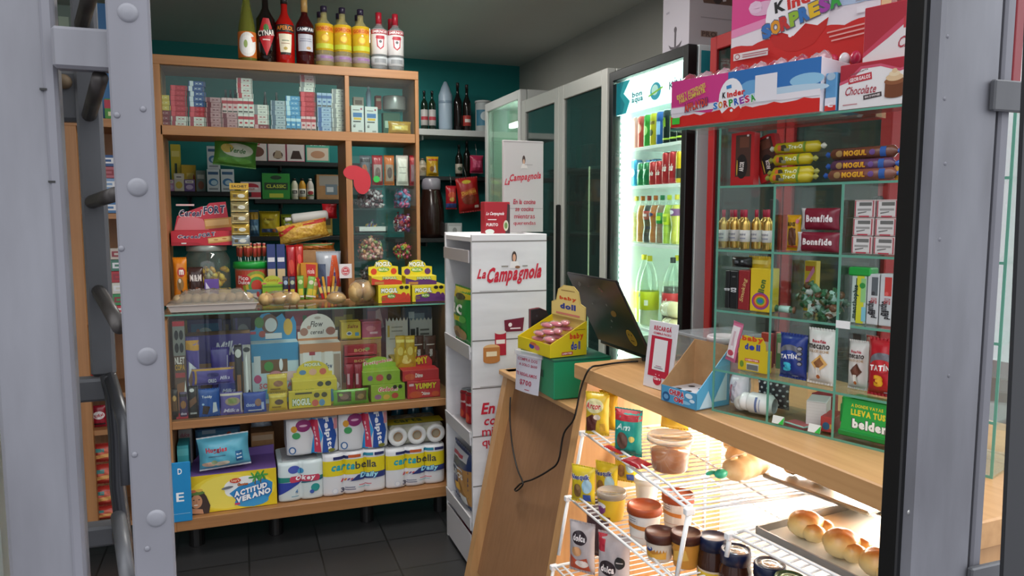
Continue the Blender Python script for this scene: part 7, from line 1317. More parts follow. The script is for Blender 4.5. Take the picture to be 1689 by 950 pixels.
# cake cartons
ck = lambda big: [('p', [(0, 0), (1, 0), (1, .78), (.8, .70), (.55, .86), (.3, .86), (.15, .62), (0, .55)], 'e4dfdf'), ('p', [(0, .55), (.15, .62), (.3, .86), (.55, .86), (.8, .70), (1, .78), (1, .84), (.8, .76), (.55, .92), (.28, .92), (.12, .68), (0, .62)], 'c8506a'),
   ('r', .28, .66, .32, .16, 'bb3440', 6), ('t', 'GEORGALOS', .28, .66, .28, .09, 'f0dede', {'b': .04, 'rot': 6}), ('t', 'repostería', .27, .80, .24, .05, '7a5a5a', {'rot': 12}), ('t', 'Chocolate', .30, .40, .42, .19, 'a83a48', {'sh': .25, 'b': .015}), ('r', .46, .24, .24, .10, '3a2c2c', 6), ('t', 'BROWNIE', .46, .24, .20, .05, 'd8cccc', {'b': .03, 'rot': 6}), ('r', .16, .10, .2, .02, 'c07a80'),
   ('r', .74, .34, .24, .30, '6e3a1c'), ('e', .74, .20, .24, .12, '6e3a1c'), ('e', .74, .50, .26, .16, '8a5230'), ('e', .74, .58, .22, .16, 'd8b890'), ('e', .74, .66, .14, .12, 'e2cca8'), ('e', .74, .72, .07, .1, 'd8b890'), ('r', .98, .42, .12, .34, '6e3a1c'), ('e', .98, .62, .14, .18, 'd8b890')]
c_ = KC('cake_mix_carton', 'white and crimson chocolate cake mix carton on the cabinet beside the gate post', 'box', 1384, 1514, 99, .004, KT, .11, 'a82334', ck(0), w=.150, top='a01e2e')
zc = KT+.0905; hC = c_['label'] and .0
hC = onC(1447, 99, .004)[1]
c2 = carton('cake_mix_carton', 'second chocolate cake mix carton lying on the first, partly behind the post', 'box', KW(.405, .03, hC+.002), .17, .11, .11, 'a82334', [('p', [(0, 0), (1, 0), (1, .95), (.7, .85), (.3, .4), (0, .1)], 'dcd6d6'), ('p', [(0, .1), (.3, .4), (.7, .85), (1, .95), (1, 1), (.66, .92), (.26, .48), (0, .18)], 'c04058'), ('r', .66, .62, .4, .2, 'bb3440'), ('t', 'GEORGALOS', .70, .62, .36, .1, 'f0dede', {'b': .04}), ('t', 'Chocolate', .66, .28, .5, .2, 'a83a48', {'sh': .25, 'b': .015})], rz=CRZ)
c3 = carton('cake_mix_carton', 'plain maroon carton standing behind the cake mix cartons', 'box', KW(.47, .16, KT), .16, .04, .42, '7a1a24', [('r', .5, .5, .9, .9, '6e1620')], rz=CRZ)

# ================================================================== inside the glass cabinet
k0 = .03
# top row
Z = CABZ[4]
for i, (u, k, ln, tw_) in enumerate(((.043, .03, -.06, .0), (.098, .07, .05, .35))):
    mb = MB(); pl = [(-.022, 0), (.022, 0), (.022, .115), (-.018, .115)]
    hb_ = .124 if not i else .105
    mb.prism([(-.03, 0), (.032, 0), (.032, .97*hb_), (.018, hb_), (-.03, .98*hb_)], 0, .022, M('b01f22', .4), 'y')
    art(mb, lambda uu, v, o: (uu, -o, v), .062, hb_, [('r', .55, .55, .66, .78, '4a2c22'), ('e', .5, .35, .5, .46, '1c1412'), ('t', 'ARCOR', .5, .35, .36, .10, 'e8dcd4', {'b': .04, 'rot': 84}), ('e', .3, .33, .05, .3, 'c9a23a'), ('r', .6, .8, .4, .2, '6a3c2a'), ('e', .75, .92, .1, .04, 'd8d0cc')])
    o = mb.build('chocolate_bar_box'); put(o, ('red and brown chocolate box with black oval logo, standing in the top row corner', 'red edged brown chocolate box leaning behind the standing one')[i], 'chocolate', 'red brown chocolate boxes', KW(u, k, Z+(.003 if i else 0)+(.032*math.sin(.3) if i else 0)), (0, .0 if not i else -.3, CRZ))
yl = lambda: [('t', 'Tre-Oll', .55, .55, .42, .4, 'e6e2b0', {'b': .05, 'o': '5a7a1c'}), ('e', .2, .5, .18, .6, '3a3420'), ('e', .1, .5, .1, .6, 'c8602c'), ('r', .3, .3, .14, .3, '8a8a6a'), ('r', .75, .5, .06, 1, '6a8a24')]
G = 'lemon candy tubes in the glass cabinet'
def tube_pack(label, x0, x1, y, k, rr, col, spec, ends, group, twist=0, nm='candy_tube'):
    ua = onC(x0, y, k)[0]; ub = onC(x1, y, k)[0]; z = max(onC((x0+x1)/2, y, k)[1], CABZ[4]+rr+.0008); L_ = ub-ua
    mb = MB(); T = Matrix.Rotation(PI/2, 4, 'Y')
    mb.lathe([(.001, -L_/2-.0), (rr*.55, -L_/2+.006), (rr*.3, -L_/2+.012), (rr, -L_/2+.02), (rr, L_/2-.02), (rr*.3, L_/2-.012), (rr*.55, L_/2-.006), (.001, L_/2)], M(col, .25), 14, T=T, bands=[M(ends, .25)]*2+[M(col, .25)]*3+[M(ends, .25)]*2)
    w2 = L_-.045; art(mb, lambda u, v, o: (u, -(rr+o)*math.cos((v-rr)/rr*.9), (rr+o)*math.sin((v-rr)/rr*.9)), w2, 2*rr, spec, True, .0002, .0005)
    o = mb.build(nm); put(o, label, 'candy', group, KW((ua+ub)/2, k, z), (0, twist, CRZ)); return o
for x0, x1, y, k, lb in ((1262, 1350, 298, .03, 'bottom tube of the yellow pile, front'), (1266, 1352, 284, .035, 'middle tube of the yellow pile'), (1270, 1364, 243, .05, 'topmost tube of the yellow pile'), (1268, 1350, 263, .042, 'tube just under the topmost one of the yellow pile')):
    tube_pack('yellow lemon candy ' + lb, x0, x1, y, k, .0125, 'b9a81e', yl(), '9a9a4a' if '243' not in str(y) else 'c9c9b8', G)
mgp = [('t', 'MOGUL', .4, .5, .4, .5, 'd8a024', {'b': .06, 'o': '7a1c1c'}), ('e', .12, .5, .12, .6, '9a7a4a'), ('e', .7, .5, .1, .5, '6a4a8a'), ('r', .88, .5, .1, .9, '2f5aa0')]
for x0, x1, y, k, lb, c in ((1358, 1490, 288, .03, 'lowest brown violet gummy tube with blue end', '7a4a3c'), (1362, 1488, 272, .036, 'middle violet gummy tube with silver label', '5a3a54'), (1362, 1492, 252, .045, 'top brown gummy tube of the pile beside yellow tubes', '6a4030')):
    tube_pack(lb, x0, x1, y, k, .0125, c, mgp, '2f5aa8', 'gummy tubes in the glass cabinet')
KC('snack_bag', 'green chewing sweet packet at the post end of the top cabinet row', 'packet', 1490, 1520, 222, .10, Z, .02, '2f7a3a', [('t', 'BC', .3, .8, .4, .14, 'd8e6c0', {'b': .04}), ('r', .5, .1, 1, .25, 'c9b02c')], cls=bag)
KC('candy_packet', 'orange box at the post end of the top cabinet row', 'box', 1476, 1525, 266, .035, Z, .03, 'd8921c', [('r', .5, .5, .9, .7, 'e0a83c')])
# second row
Z = CABZ[3]
GOLD = M('c9a55a', .22, .85)
for i, px in enumerate((1193, 1212, 1229, 1247, 1266)):
    u = onC(px, 390, .04+.02*(i % 2))[0]; zt = onC(px, 346, .04)[1]
    if i == 0:
        gbt = bottle('chocolate_bottle', 'gold foil bottle with cerise cap, first from the cabinet corner', 'chocolate', KW(u, .04, Z), .0118, zt-Z, 'round', GOLD, 'a8203a', (.18, .48, 'c6c2bc', [('t', 'mini', .5, .65, .5, .2, '6a6a78'), ('r', .5, .3, .5, .12, '8a8a96')]), 'gold foil chocolate bottles', CRZ, capz=.78)
    else: dup(gbt, KW(u, .04+.02*(i % 2), Z), 'gold foil bottle with cerise cap, ' + ('', 'second', 'third', 'fourth', 'fifth')[i] + ' from the cabinet corner')
for i, px in enumerate((1204, 1221, 1258)):
    u = onC(px, 390, .085)[0]; dup(gbt, KW(u, .09, Z), 'gold foil bottle in the back row, ' + ('first', 'second', 'third')[i] + ' from the cabinet corner')
KC('chocolate_bar', 'yellow chocolate block packet with dark bar picture in the middle column', 'chocolate', 1292, 1322, 354, .05, Z, .018, 'cf9a16', [('r', .5, .38, .5, .5, '4a2814'), ('e', .5, .38, .6, .56, '5a3018'), ('t', 'BLOCK', .45, .76, .6, .12, '2a1c12', {'b': .05}), ('r', .5, .08, .7, .06, 'a8421c'), ('e', .85, .85, .2, .14, 'c8607a')], cls=bag)
for i, (x0, x1, yt, yb) in enumerate(((1323, 1386, 340, 379), (1316, 1386, 380, 418))):
    KC('chocolate_packet', ('upper', 'lower')[i] + ' maroon chocolate packet with white lettering in the middle column', 'chocolate', x0, x1, yt, .035+.004*(1-i), Z if i else None, .022, '7a1c30', [('t', 'Bonafide', .52, .52, .72, .34, 'e6dcdc', {'b': .05}), ('r', .06, .5, .12, 1, 'c9c2c2')], yb=yb, cls=bag, group='maroon chocolate packets', seals=False)
gum = lambda: [('r', .5, .5, .86, .8, 'd6d1cf'), ('r', .55, .76, .6, .2, '6a6866'), ('r', .5, .45, .66, .12, '9a9694'), ('p', [(.2, .2), (.6, .3), (.62, .36), (.2, .28)], '77726f'), ('r', .07, .5, .05, .9, 'b03a48'), ('r', .93, .5, .05, .9, 'b03a48'), ('r', .5, .07, .5, .08, 'b03a48')]
u0_ = .312; cw = .046
for r_ in range(3):
    for c_ in range(3):
        carton('gum_packet', f'white and red striped packet, {("bottom", "middle", "top")[r_]} row, {("first", "second", "third")[c_]} from the glass divider', 'packet', KW(u0_+cw*(c_+.5), .03+.003*r_, Z+.0375*r_), cw-.003, .05, .0365, 'c9b6b4', gum(), rz=CRZ, group='white and red striped packets')
# third row
Z = CABZ[2]
ocb = [('t', 'OCB', .5, .48, .56, .18, 'd0d0d0', {'b': .06, 'rot': 90}), ('r', .5, .85, .4, .03, '6a6a6a')]
KC('paper_carton', 'black rolling paper carton in the cabinet corner of the third row', 'box', 1191, 1203, 446, .03, Z, .04, '121214', [('t', 'OCB', .5, .5, .5, .18, 'd0d0d0', {'b': .06, 'rot': 90})], group='black rolling paper cartons')
KC('paper_carton', 'black rolling paper carton beside the red one in the third row', 'box', 1204, 1217, 447, .03, Z, .04, '121214', [('t', 'OCB', .5, .5, .5, .18, 'd0d0d0', {'b': .06, 'rot': 90}), ('r', .5, .85, .4, .04, '5a5a5a')], group='black rolling paper cartons')
KC('paper_carton', 'dark red rolling paper carton with gold script in the third row', 'box', 1218, 1236, 446, .03, Z, .04, '8a1c22', [('t', 'Smoking', .5, .5, .9, .38, 'c9a86a', {'sh': .25, 'rot': 90, 'b': .02})] if False else [('t', 'Smoking', .5, .5, 1.9, .14, 'c9a86a', {'sh': .25, 'rot': 80, 'b': .02})])
KC('paper_carton', 'yellow rolling paper carton with rainbow swirl in the third row', 'box', 1238, 1270, 443, .03, Z, .04, 'd8b81c', [('e', .55, .25, .9, .4, '8a3a8a'), ('e', .55, .25, .75, .32, 'c8402c'), ('e', .55, .25, .6, .25, 'd8902c'), ('e', .55, .25, .45, .18, '4a9a3c'), ('e', .55, .25, .3, .1, '2f6ab0'), ('t', 'lion', .62, .60, .62, .16, '4a6a2c', {'b': .05, 'rot': 80})])
bag('snack_bag', 'crumpled black bag lying on the black rolling paper cartons', 'bag', KW(.032, .06, onC(1205, 446, .03)[1]+.007), .055, .024, .03, '1a1a1c', [('r', .4, .5, .2, .3, '5a5a5e'), ('r', .7, .6, .1, .2, '8a8a8e')], rz=CRZ)
KC('candy_packet', 'yellow packet lying on top behind the swirl carton', 'packet', 1236, 1272, 422, .075, Z, .02, 'cda91e', [('r', .5, .92, .8, .08, 'e0c868')], cls=bag)
KC('paper_carton', 'tall plain yellow carton behind the green sweets in the middle column', 'box', 1312, 1346, 430, .13, Z, .02, 'c9ac2a', [('r', .5, .85, .8, .1, 'b8502c'), ('p', [(.2, .5), (.9, .8), (.8, .9), (.1, .6)], 'c87aa0')])
cand = [('e', .5, .5, .4, .8, 'cfd6d2')]
for i in range(26):
    u = .165+.125*((i*7 % 13)/12); k = .035+.08*((i*5 % 11)/10); z = Z+.012+.05*((i*3 % 7)/6)*(.4+.6*abs(math.sin(i)))
    c = MB(); c.lathe([(.001, -.024), (.009, -.022), (.004, -.015), (.008, -.013), (.008, .013), (.004, .015), (.009, .022), (.001, .024)], M('2f6a42', .3), 8, T=Matrix.Rotation(PI/2, 4, 'Y'), bands=[M(q, .3) for q in ('4a4a2c', '3a6a48', '3a6a48', ('9fc4b8', 'c9d0c8', '5a8a6a')[i % 3], '3a6a48', '3a6a48', '6a4a34')])
    o = c.build('menthol_sweet'); put(o, 'green and white twist wrapped sweet ' + ORD[i % 11] + ' of the heap, ' + ('front', 'middle', 'rear')[i//11] + ' part', 'sweet', 'heap of green twist wrapped sweets', KW(u, k, z), (.5*math.sin(i*3.1), .9*math.sin(i*1.7), CRZ+1.2*math.sin(i*2.2)))
tb = MB(); u = onC(1413, 500, .03); 
tbx = KC('gum_tube', 'clear green capped gum tube at the divider of the right column', 'gum', 1405, 1429, 455, .03, Z, .03, 'b8c8c0', [('r', .42, .5, .24, .9, '1c3a2c'), ('r', .62, .5, .5, 1, 'c8c82c'), ('r', .82, .7, .34, .5, '8ac07a'), ('e', .75, .8, .4, .12, '2f8a3a'), ('t', 'menthoplus', .30, .45, 2.3, .13, '203a30', {'b': .04, 'rot': 88}), ('r', .9, .2, .3, .3, '7ab8c8')], group=None)
hT = onC(1414, 455, .03)[1]-Z; MB().box(-.024, -.002, hT, .024, .034, hT+.018, M('1f9a3c', .3), .003).build('cap', tbx)
for i, (x0, x1) in enumerate(((1431, 1450), (1452, 1473), (1475, 1497))):
    KC('gum_box', 'white upright gum box with side lettering, ' + ('first', 'second', 'third')[i] + ' from the green tube', 'gum', x0, x1, 452, .03, Z, .03, 'c4c6c8', [('r', .65, .76, .55, .36, ('5a5f64', 'c23a34', 'c23a34')[i]), ('e', .55, .62, .3, .08, ('3a3a3e', 'd8605a', 'd8605a')[i]), ('t', 'mentho', .30, .34, 1.15, .15, '26262a', {'b': .05, 'rot': 88}), ('t', 'plus', .62, .22, .7, .15, '26262a', {'b': .05, 'rot': 88}), ('t', 'ZERO', .62, .48, .5, .12, 'b04a50', {'rot': 88})], group='white gum boxes')
tag = MB().box(0, 0, 0, .03, .001, .016, M('e6e6e6', .5)).build('price_tag'); put(tag, 'blank white price tag on the shelf edge under the gum tube', 'tag', None, KW(.305, -.0032, CABZ[2]-.01), CRZ)
# fourth row
Z = CABZ[1]
u = onC(1200, 570, .035)[0]
pk = bag('candy_bar', 'pink and white wafer bar leaning in the cabinet corner, fourth row', 'candy', KW(u+.010, .035, Z+.016), .028, .092, .014, 'c86a8a', [('r', .5, .5, .74, .86, 'e0d6d8'), ('t', 'vauquita', .5, .6, .5, .3, 'b07a8a', {'rot': 84}) if False else ('r', .5, .6, .2, .4, 'c9a8b0'), ('e', .5, .2, .6, .16, 'c04a5a')], rz=CRZ, roll=.22)
bag('candy_bar', 'second pink bar lying flat behind the leaning one', 'candy', KW(.055, .075, Z+.006), .09, .03, .014, 'c8708e', [('r', .5, .5, .6, .5, 'e0ccd2')], rz=CRZ+.2, seals=False)
bdp = KC('candy_bag', 'yellow candy pack with orange and blue lettering in the fourth row', 'bag', 1217, 1265, 577, .03, Z, .02, 'd2b61c', [('r', .5, .52, .5, .12, 'c8503c'), ('t', 'LHERITIER', .5, .52, .44, .06, 'f0e0d8', {'b': .03}), ('r', .52, .22, .42, .32, 'c9c6b8'), ('r', .52, .2, .38, .24, '6a6a68'), ('e', .15, .3, .14, .3, '6a8a2c')], cls=carton)
hb_ = onC(1241, 577, .03)[1]-Z
card(bdp, 'header_card', [(0, 0), (1, 0), (.98, .5), (.85, .95), (.5, .9), (.2, 1), (.02, .6)], onC(1262, 560, .03)[0]-onC(1218, 560, .03)[0], .034, .0, hb_-.001, 'd2b61c', [('t', 'baby', .5, .74, .8, .46, 'd2481c', {'b': .06}), ('t', 'd', .28, .22, .14, .44, '243a9a', {'b': .06}), ('e', .48, .16, .2, .34, '243a9a'), ('t', 'll', .72, .22, .14, .44, '243a9a', {'b': .06})])
for i, (c, u, k) in enumerate((('b8483a', .08, .10), ('5a8a4a', .115, .11), ('c86a5a', .10, .13))):
    carton('candy_packet', ('red', 'green', 'coral')[i] + ' candy packet at the back of the fourth row corner', 'packet', KW(u, k, Z), .03, .012, .085, c, [('r', .5, .6, .7, .3, 'd8c8b8')], rz=CRZ)
G = 'wafer bags in the fourth row'
tat = lambda c3: [('e', .5, .62, .8, .34, '6a6a72'), ('e', .5, .54, .75, .24, 'b8242c' if c3 == 'd8a01c' else '24408f'), ('t', 'TATÍN', .45, .52, .66, .13, 'eceae8', {'b': .05, 'rot': 5, 'sh': .1}), ('t', '3', .42, .26, .30, .22, c3, {'b': .08})]+[('e', .86, .36+.12*i, .16, .10, '1a1a22') for i in range(4)]+[('e', .86, .36+.12*i, .12, .07, '8a8a94') for i in range(4)]+[('r', .7, .06, .2, .02, '9a9ab0')]
KC('wafer_bag', 'blue wafer bag with turquoise number three in the fourth row', 'bag', 1281, 1333, 549, .04, Z, .035, '22367f', tat('3ab0c8'), cls=bag, group=G)
mec = lambda b: [('t', 'Bonafide', .5, .80, .54, .06, 'b03040', {'b': .05}), ('t', 'mecano', .5, .70, .80, .09, '3a302c', {'b': .03}), ('t', 'DULCE LECHE', .5, .61, .76, .05, 'b08a5a', {'b': .02}), ('p', [(.5, .2), (.86, .38), (.6, .56), (.24, .38)], b), ('p', [(.5, .26), (.74, .38), (.58, .5), (.34, .38)], '8a5a34' if b != '5a3020' else '6a3a28'), ('p', [(.42, .3), (.6, .3), (.62, .12), (.44, .14)], 'e8e2da'), ('e', .52, .12, .14, .08, 'a85a2c'), ('r', .5, .02, .7, .03, 'd0cac4')]
KC('wafer_bag', 'white wafer bag with caramel square picture next to the blue bag', 'bag', 1335, 1379, 541, .035, Z, .03, 'dcd8d4', mec('d8a860'), cls=bag, group=G)
KC('wafer_bag', 'white wafer bag with dark chocolate square picture next to the red bag', 'bag', 1393, 1434, 560, .05, Z, .03, 'd8d2ce', mec('5a3020'), cls=bag, group=G)
KC('wafer_bag', 'red wafer bag with orange number three beside the gate post', 'bag', 1435, 1490, 558, .03, Z, .035, 'b01c28', tat('d8a01c'), cls=bag, group=G)
KC('wafer_bag', 'coral bag lying behind the white and red wafer bags', 'bag', 1416, 1450, 552, .125, Z, .03, 'c05a50', [('r', .5, .8, .8, .14, 'd8908a')], cls=bag)
# bottom row
Z = CABZ[0]
bag('napkin_bag', 'white bag of napkins in the bottom cabinet corner', 'bag', KW(.038, .06, Z+.006), .05, .07, .05, 'cfcbd2', [('p', [(.3, .1), (.45, .1), (.6, .8), (.5, .85)], 'a8a4b0'), ('p', [(.15, .1), (.25, .1), (.35, .7), (.25, .7)], '9a5a6a')], rz=CRZ)
sp_ = MB().lathe([(.004, 0), (.0175, 0), (.0175, .045), (.004, .045), (.004, 0)], M('c9c4bc', .4), 24, T=Matrix.Rotation(PI/2, 4, 'X'))
sp_ = sp_.build('ribbon_spool'); put(sp_, 'small white spool seen end-on in the bottom cabinet row', 'spool', None, KW(.055, .075, Z+.0182), CRZ+.1)
MB().lathe([(.0, .001), (.0042, .001), (.0042, -.001), (.0, -.001)], M('8a8680', .5), 14, T=Matrix.Translation((0, -.044, 0)) @ Matrix.Rotation(PI/2, 4, 'X')).build('hub', sp_)
dots = [('e', .12+.2*(i % 5)+.1*((i//5) % 2), .12+.2*(i//5), .08, .09, 'c9ccd0') for i in range(25)]
bag('gift_bag', 'grey gift bag with white polka dots behind the white bottle', 'bag', KW(.098, .11, Z+.004), .085, .062, .02, '3a3d44', dots, rz=CRZ)
wb = MB().lathe([(0, 0), (.022, 0), (.025, .004), (.025, .052), (.018, .059), (.018, .061)], M('d4d4d2', .35), 24, T=Matrix.Rotation(PI/2, 4, 'Y'))
art(wb, lambda u, v, o: (v+.008, -(.025+o)*math.cos(u/.025), (.025+o)*math.sin(u/.025)), .05, .04, [('r', .5, .4, .8, .14, '5a6a94'), ('r', .5, .62, .6, .06, '8a94b0')], 'u')
wb = wb.build('pill_bottle'); put(wb, 'white plastic bottle lying on its side in the bottom cabinet row', 'bottle', None, KW(.082, .035, Z+.0255), (0, 0, CRZ+.15))
MB().lathe([(.0, -.018), (.02, -.018), (.0215, -.014), (.0215, 0), (.0, 0)], M('dededc', .3), 24, T=Matrix.Rotation(PI/2, 4, 'Y')).build('cap', wb)
carton('small_box', 'flat red box at the back of the bottom middle compartment', 'box', KW(.215, .12, Z), .05, .03, .055, '9a3034', [('e', .5, .5, .6, .7, 'b85a50'), ('e', .5, .5, .36, .42, '7a2428')], rz=CRZ)
carton('tissue_box', 'white upright tissue pack in the bottom middle compartment', 'box', KW(.246, .04, Z+.0), .042, .07, .058, 'cfccc8', [('r', .5, .97, .9, .03, 'b0aca8')]+[('r', .5, .15+.12*i, .96, .006, 'b5b1ad') for i in range(7)], rz=CRZ+.35)
carton('small_box', 'low red box with blue ends beside the white tissue pack', 'box', KW(.283, .022, Z), .03, .07, .034, 'a8342f', [('e', .4, .4, .5, .5, '2a5a7a'), ('r', .8, .4, .3, .3, 'b8923a')], rz=CRZ+.2)
carton('card_stack', 'mint and red card lying at the front of the bottom compartment', 'cards', KW(.21, .012, Z), .055, .035, .004, '8fb8ac', [], rz=CRZ-.2, top='a85a5a')
for i, u in enumerate((.165, .252)):
    t_ = MB().box(0, 0, 0, .028, .0012, .018, M('d8dcd8', .5)); t_.prism([(.016, 0.0), (.028, .0), (.028, .018)], -.0004, 0, M('2fb03c', .5)); o = t_.build('price_tag'); put(o, ('white and green price tag at the bottom front beside the lying bottle', 'white and green price tag at the bottom front before the red box')[i], 'tag', 'white and green price tags', KW(u, -.004, Z+.0005), (-.3, 0, CRZ))
bx0 = .312; GR = M('17933a', .35); bc = MB()
bc.box(0, 0, .012, .132, .03, .088, GR, .004); bc.box(-.003, -.004, .004, .134, .034, .016, M('128033', .35), .002); bc.box(-.004, .004, .03, .002, .026, .07, M('128033', .35), .002)
art(bc, lambda u, v, o: (.066+u, -o, v), .132, .09, [('p', [(.0, .16), (.92, .16), (.95, .95), (.06, .95)], '1fa043'), ('t', 'A DONDE VAYAS', .42, .80, .50, .08, 'd8cc2c', {'b': .04}), ('t', 'LLEVA TUS', .44, .64, .54, .15, 'dcd030', {'b': .06}), ('t', 'beldent', .52, .38, .64, .22, 'f0f2ee', {'b': .06, 'o': '3a4a44'}), ('r', .3, .10, .3, .05, '0f6a2c'), ('r', .75, .10, .2, .05, '0f6a2c')])
bc = bc.build('gum_case'); put(bc, 'bright green gum case with yellow and white lettering at the bottom of the cabinet', 'case', None, KW(.316, .012, Z+.002), (0, 0, CRZ))
MB().box(.02, -.003, .0875, .11, .033, .0902, M('1a9a3e', .3), .001).build('top_latch', bc)
# goods glimpsed past the gate post
carton('candy_bag', 'red and white pouch in the last cabinet column beyond the post', 'bag', KW(.53, .03, CABZ[1]), .06, .02, .06, 'c9b8b4', [('e', .5, .5, .7, .5, 'c23a2c'), ('t', 'ICE', .5, .5, .4, .2, 'f0e8e4', {'b': .04})], rz=CRZ)
bag('candy_bag', 'bright pink pouch in the last cabinet column beyond the post', 'bag', KW(.53, .03, Z+.004), .08, .08, .03, 'c84a8a', [('e', .5, .5, .6, .4, 'd890b8'), ('r', .5, .12, .9, .16, '2f7ab0')], rz=CRZ)

# ================================================================== inside the showcase
def RW(px, py, z): return pZ(px, py, z)
def gloc(x, y, z): return CW(x, y, z)
z1 = ZR1+.0075; z2 = ZR2+.0075; z3 = ZR3+.0075; z4 = ZR4+.0075; z5 = ZR5+.0075
def away(px, py, z, r):      # a point on the rack, moved r further along the line of sight
    p = RW(px, py, z); d = Vector((p.x, p.y, 0)).normalized(); return p+d*r
def rackbag(nm, label, px, py, z, w_, h, d, col, spec, rz=0, lean=0, roll=0, dx=0, **k):
    p = away(px, py, z, .034+dx); return bag(nm, label, 'bag', (p.x, p.y, z), w_, h, d, col, spec, rz=FR+.62+rz, lean=lean, roll=roll, **k)
rackbag('cocoa_bag', 'yellow cocoa bag with red lettering at the far end of the upper rack', 985, 724, z1, .076, .122, .045, 'd2b02c', [('e', .45, .72, .8, .36, 'd8cf9a'), ('t', 'Arcor', .42, .72, .64, .16, 'c23a2c', {'b': .04, 'sh': .15, 'o': 'ece6d8'}), ('p', [(.1, .05), (.5, .1), (.6, .4), (.4, .52), (.1, .4)], '5a2a24'), ('e', .6, .45, .3, .14, 'd8c8b8'), ('r', .8, .2, .2, .2, 'b8902a')], rz=.1, dx=.01)
rackbag('cocoa_bag', 'second yellow bag half hidden behind the first cocoa bag', 1003, 722, z1, .066, .112, .04, 'cfa91e', [('e', .5, .5, .6, .5, 'e0c85a')], rz=-.1, dx=.055)
rackbag('coffee_bag', 'teal bag with red folded top in the upper rack', 1036, 759, z1, .082, .122, .055, '1f9a8c', [('r', .5, .90, 1, .22, 'b0202c'), ('t', 'Am', .45, .66, .5, .14, 'c9e6de', {'sh': .25, 'b': .03}), ('e', .4, .34, .42, .4, '6a4a3c'), ('e', .75, .4, .2, .14, 'd8c86a'), ('r', .5, .08, .7, .1, '2a6a5c')], rz=.0, dx=.01)
for i, (px, py) in enumerate(((1010, 748), (1040, 772))):
    p = RW(px, py, z1); o = bag('candy_packet', ('red and yellow packet lying flat at the rack edge under the cocoa bags', 'dark red packet lying flat at the rack edge under the teal bag')[i], 'packet', (p.x+.0, p.y, z1+.008), .08, .04, .014, ('b8302c', '9a1c28')[i], [('r', .3, .5, .3, .6, 'd8b02c' if i == 0 else 'b83a40')], rz=FR+.1, lean=-1.45)
tubm = clear('dfe4e0', .10, 'f4f8f6', .05, 1.4)
p = away(1104, 785, z1, .055); tubm_o = tub('dessert_tub', 'clear round tub half filled with amber jelly on the upper rack', 'tub', (p.x, p.y, z1), .046, .055, .092, tubm, clear('c4c4bc', .45, 'eeeeea', .1, 1.3), rz=FR, lidh=.014, lidr=.0605)
MB().lathe([(0, .002), (.0435, .002), (.0495, .05), (0, .052)], M('c46f2c', .25), 28).build('amber_jelly', tubm_o)
def baguette(label, x, y, L_, r, rz):
    mb = MB(); n = 16; prof = [(.001, -L_/2)]+[(r*(1-abs(2*i/n-1)**4)*(1+.06*math.sin(i*2.4)), -L_/2+L_*i/n) for i in range(1, n)]+[(.001, L_/2)]
    mb.lathe(prof, noisy('pale_crust', 'd0ac74', 'ead6ac', (25, 25, 25), .6), 16, T=Matrix.Rotation(PI/2, 4, 'Y'), sx=.85)
    o = mb.build('baguette'); put(o, label, 'bread', 'baguettes on the upper rack', CW(x, y, z1+r*.9), (0, 0, RZ+rz)); 
    s = MB()
    for i in range(4): s.blob((-L_*.3+L_*.2*i, 0, r*.80), (.018, .006, .004), M('d8b880', .6), 8, 5, Matrix.Identity(4))
    s.build('crust_score', o); return o
bg1 = baguette('pale baguette lying behind the jelly tub, front one', .135, -.592, .18, .036, .22)
baguette('pale baguette lying on the upper rack, second', .225, -.500, .20, .035, .22)
baguette('pale baguette lying at the back of the upper rack', .29, -.410, .20, .033, .22)
MB().blob((-.10, .0, .0), (.02, .014, .012), M('2fae8a', .4), 10, 6).blob((-.115, .018, .0), (.02, .006, .006), M('2fae8a', .4), 8, 5).build('green_tie', bg1)
rackbag('snack_bag', 'yellow and violet snack bag at the back of the upper rack', 1112, 735, z1, .09, .10, .04, 'c9a92c', [('e', .5, .5, .6, .4, '7a5a6a'), ('t', 'Pico', .5, .7, .5, .14, '7a2a3c', {'b': .03})], dx=.14)
# middle rack
nq = [('t', 'Nesquik', .45, .72, .80, .18, '2a3a8f', {'b': .05, 'o': 'e6e2c8', 'rot': 6}), ('e', .35, .34, .34, .4, '7a5a34'), ('e', .38, .46, .2, .16, '8a6a3c'), ('e', .75, .5, .4, .4, '9fc4d8'), ('r', .75, .16, .3, .2, '2a4a9a')]
for i, (px, py, rz_, dx, lb) in enumerate(((962, 838, .0, .01, 'yellow cocoa pouch nearest the far wood panel on the middle rack'), (1000, 840, -.1, .05, 'yellow cocoa pouch next to the yellow pot on the middle rack'), (1032, 818, .1, .09, 'yellow cocoa pouch standing behind the front pair on the middle rack'))):
    rackbag('cocoa_pouch', lb, px, py, z2, .078, .105, .035, 'd0b828', nq, rz=rz_, dx=dx, group='yellow cocoa pouches')
def pot(nm, label, px, py, z, r0, r1, h, body, lid, spec, dx=0, **k):
    p = away(px, py, z, r0+dx+.014); return tub(nm, label, 'pot', (p.x, p.y, z), r0, r1, h, body, lid, spec, rz=FR+.15, **k)
pot('frosting_pot', 'yellow pot with violet cupcake picture and clear lid on the middle rack', 1008, 865, z2, .034, .040, .08, 'd2ac1e', clear('b8b0a4', .5, 'ece8e2', .1), [('e', .5, .45, .34, .4, '8a4a7a'), ('e', .5, .56, .36, .2, 'e0d8dc'), ('e', .5, .38, .24, .3, '7a3a6a'), ('t', 'Crema', .5, .84, .4, .12, 'a83a2c', {'b': .03, 'sh': .2}), ('r', .75, .12, .12, .12, '6a3a2a'), ('e', .15, .6, .2, .3, 'c86a5a')], group='pots on the middle rack')
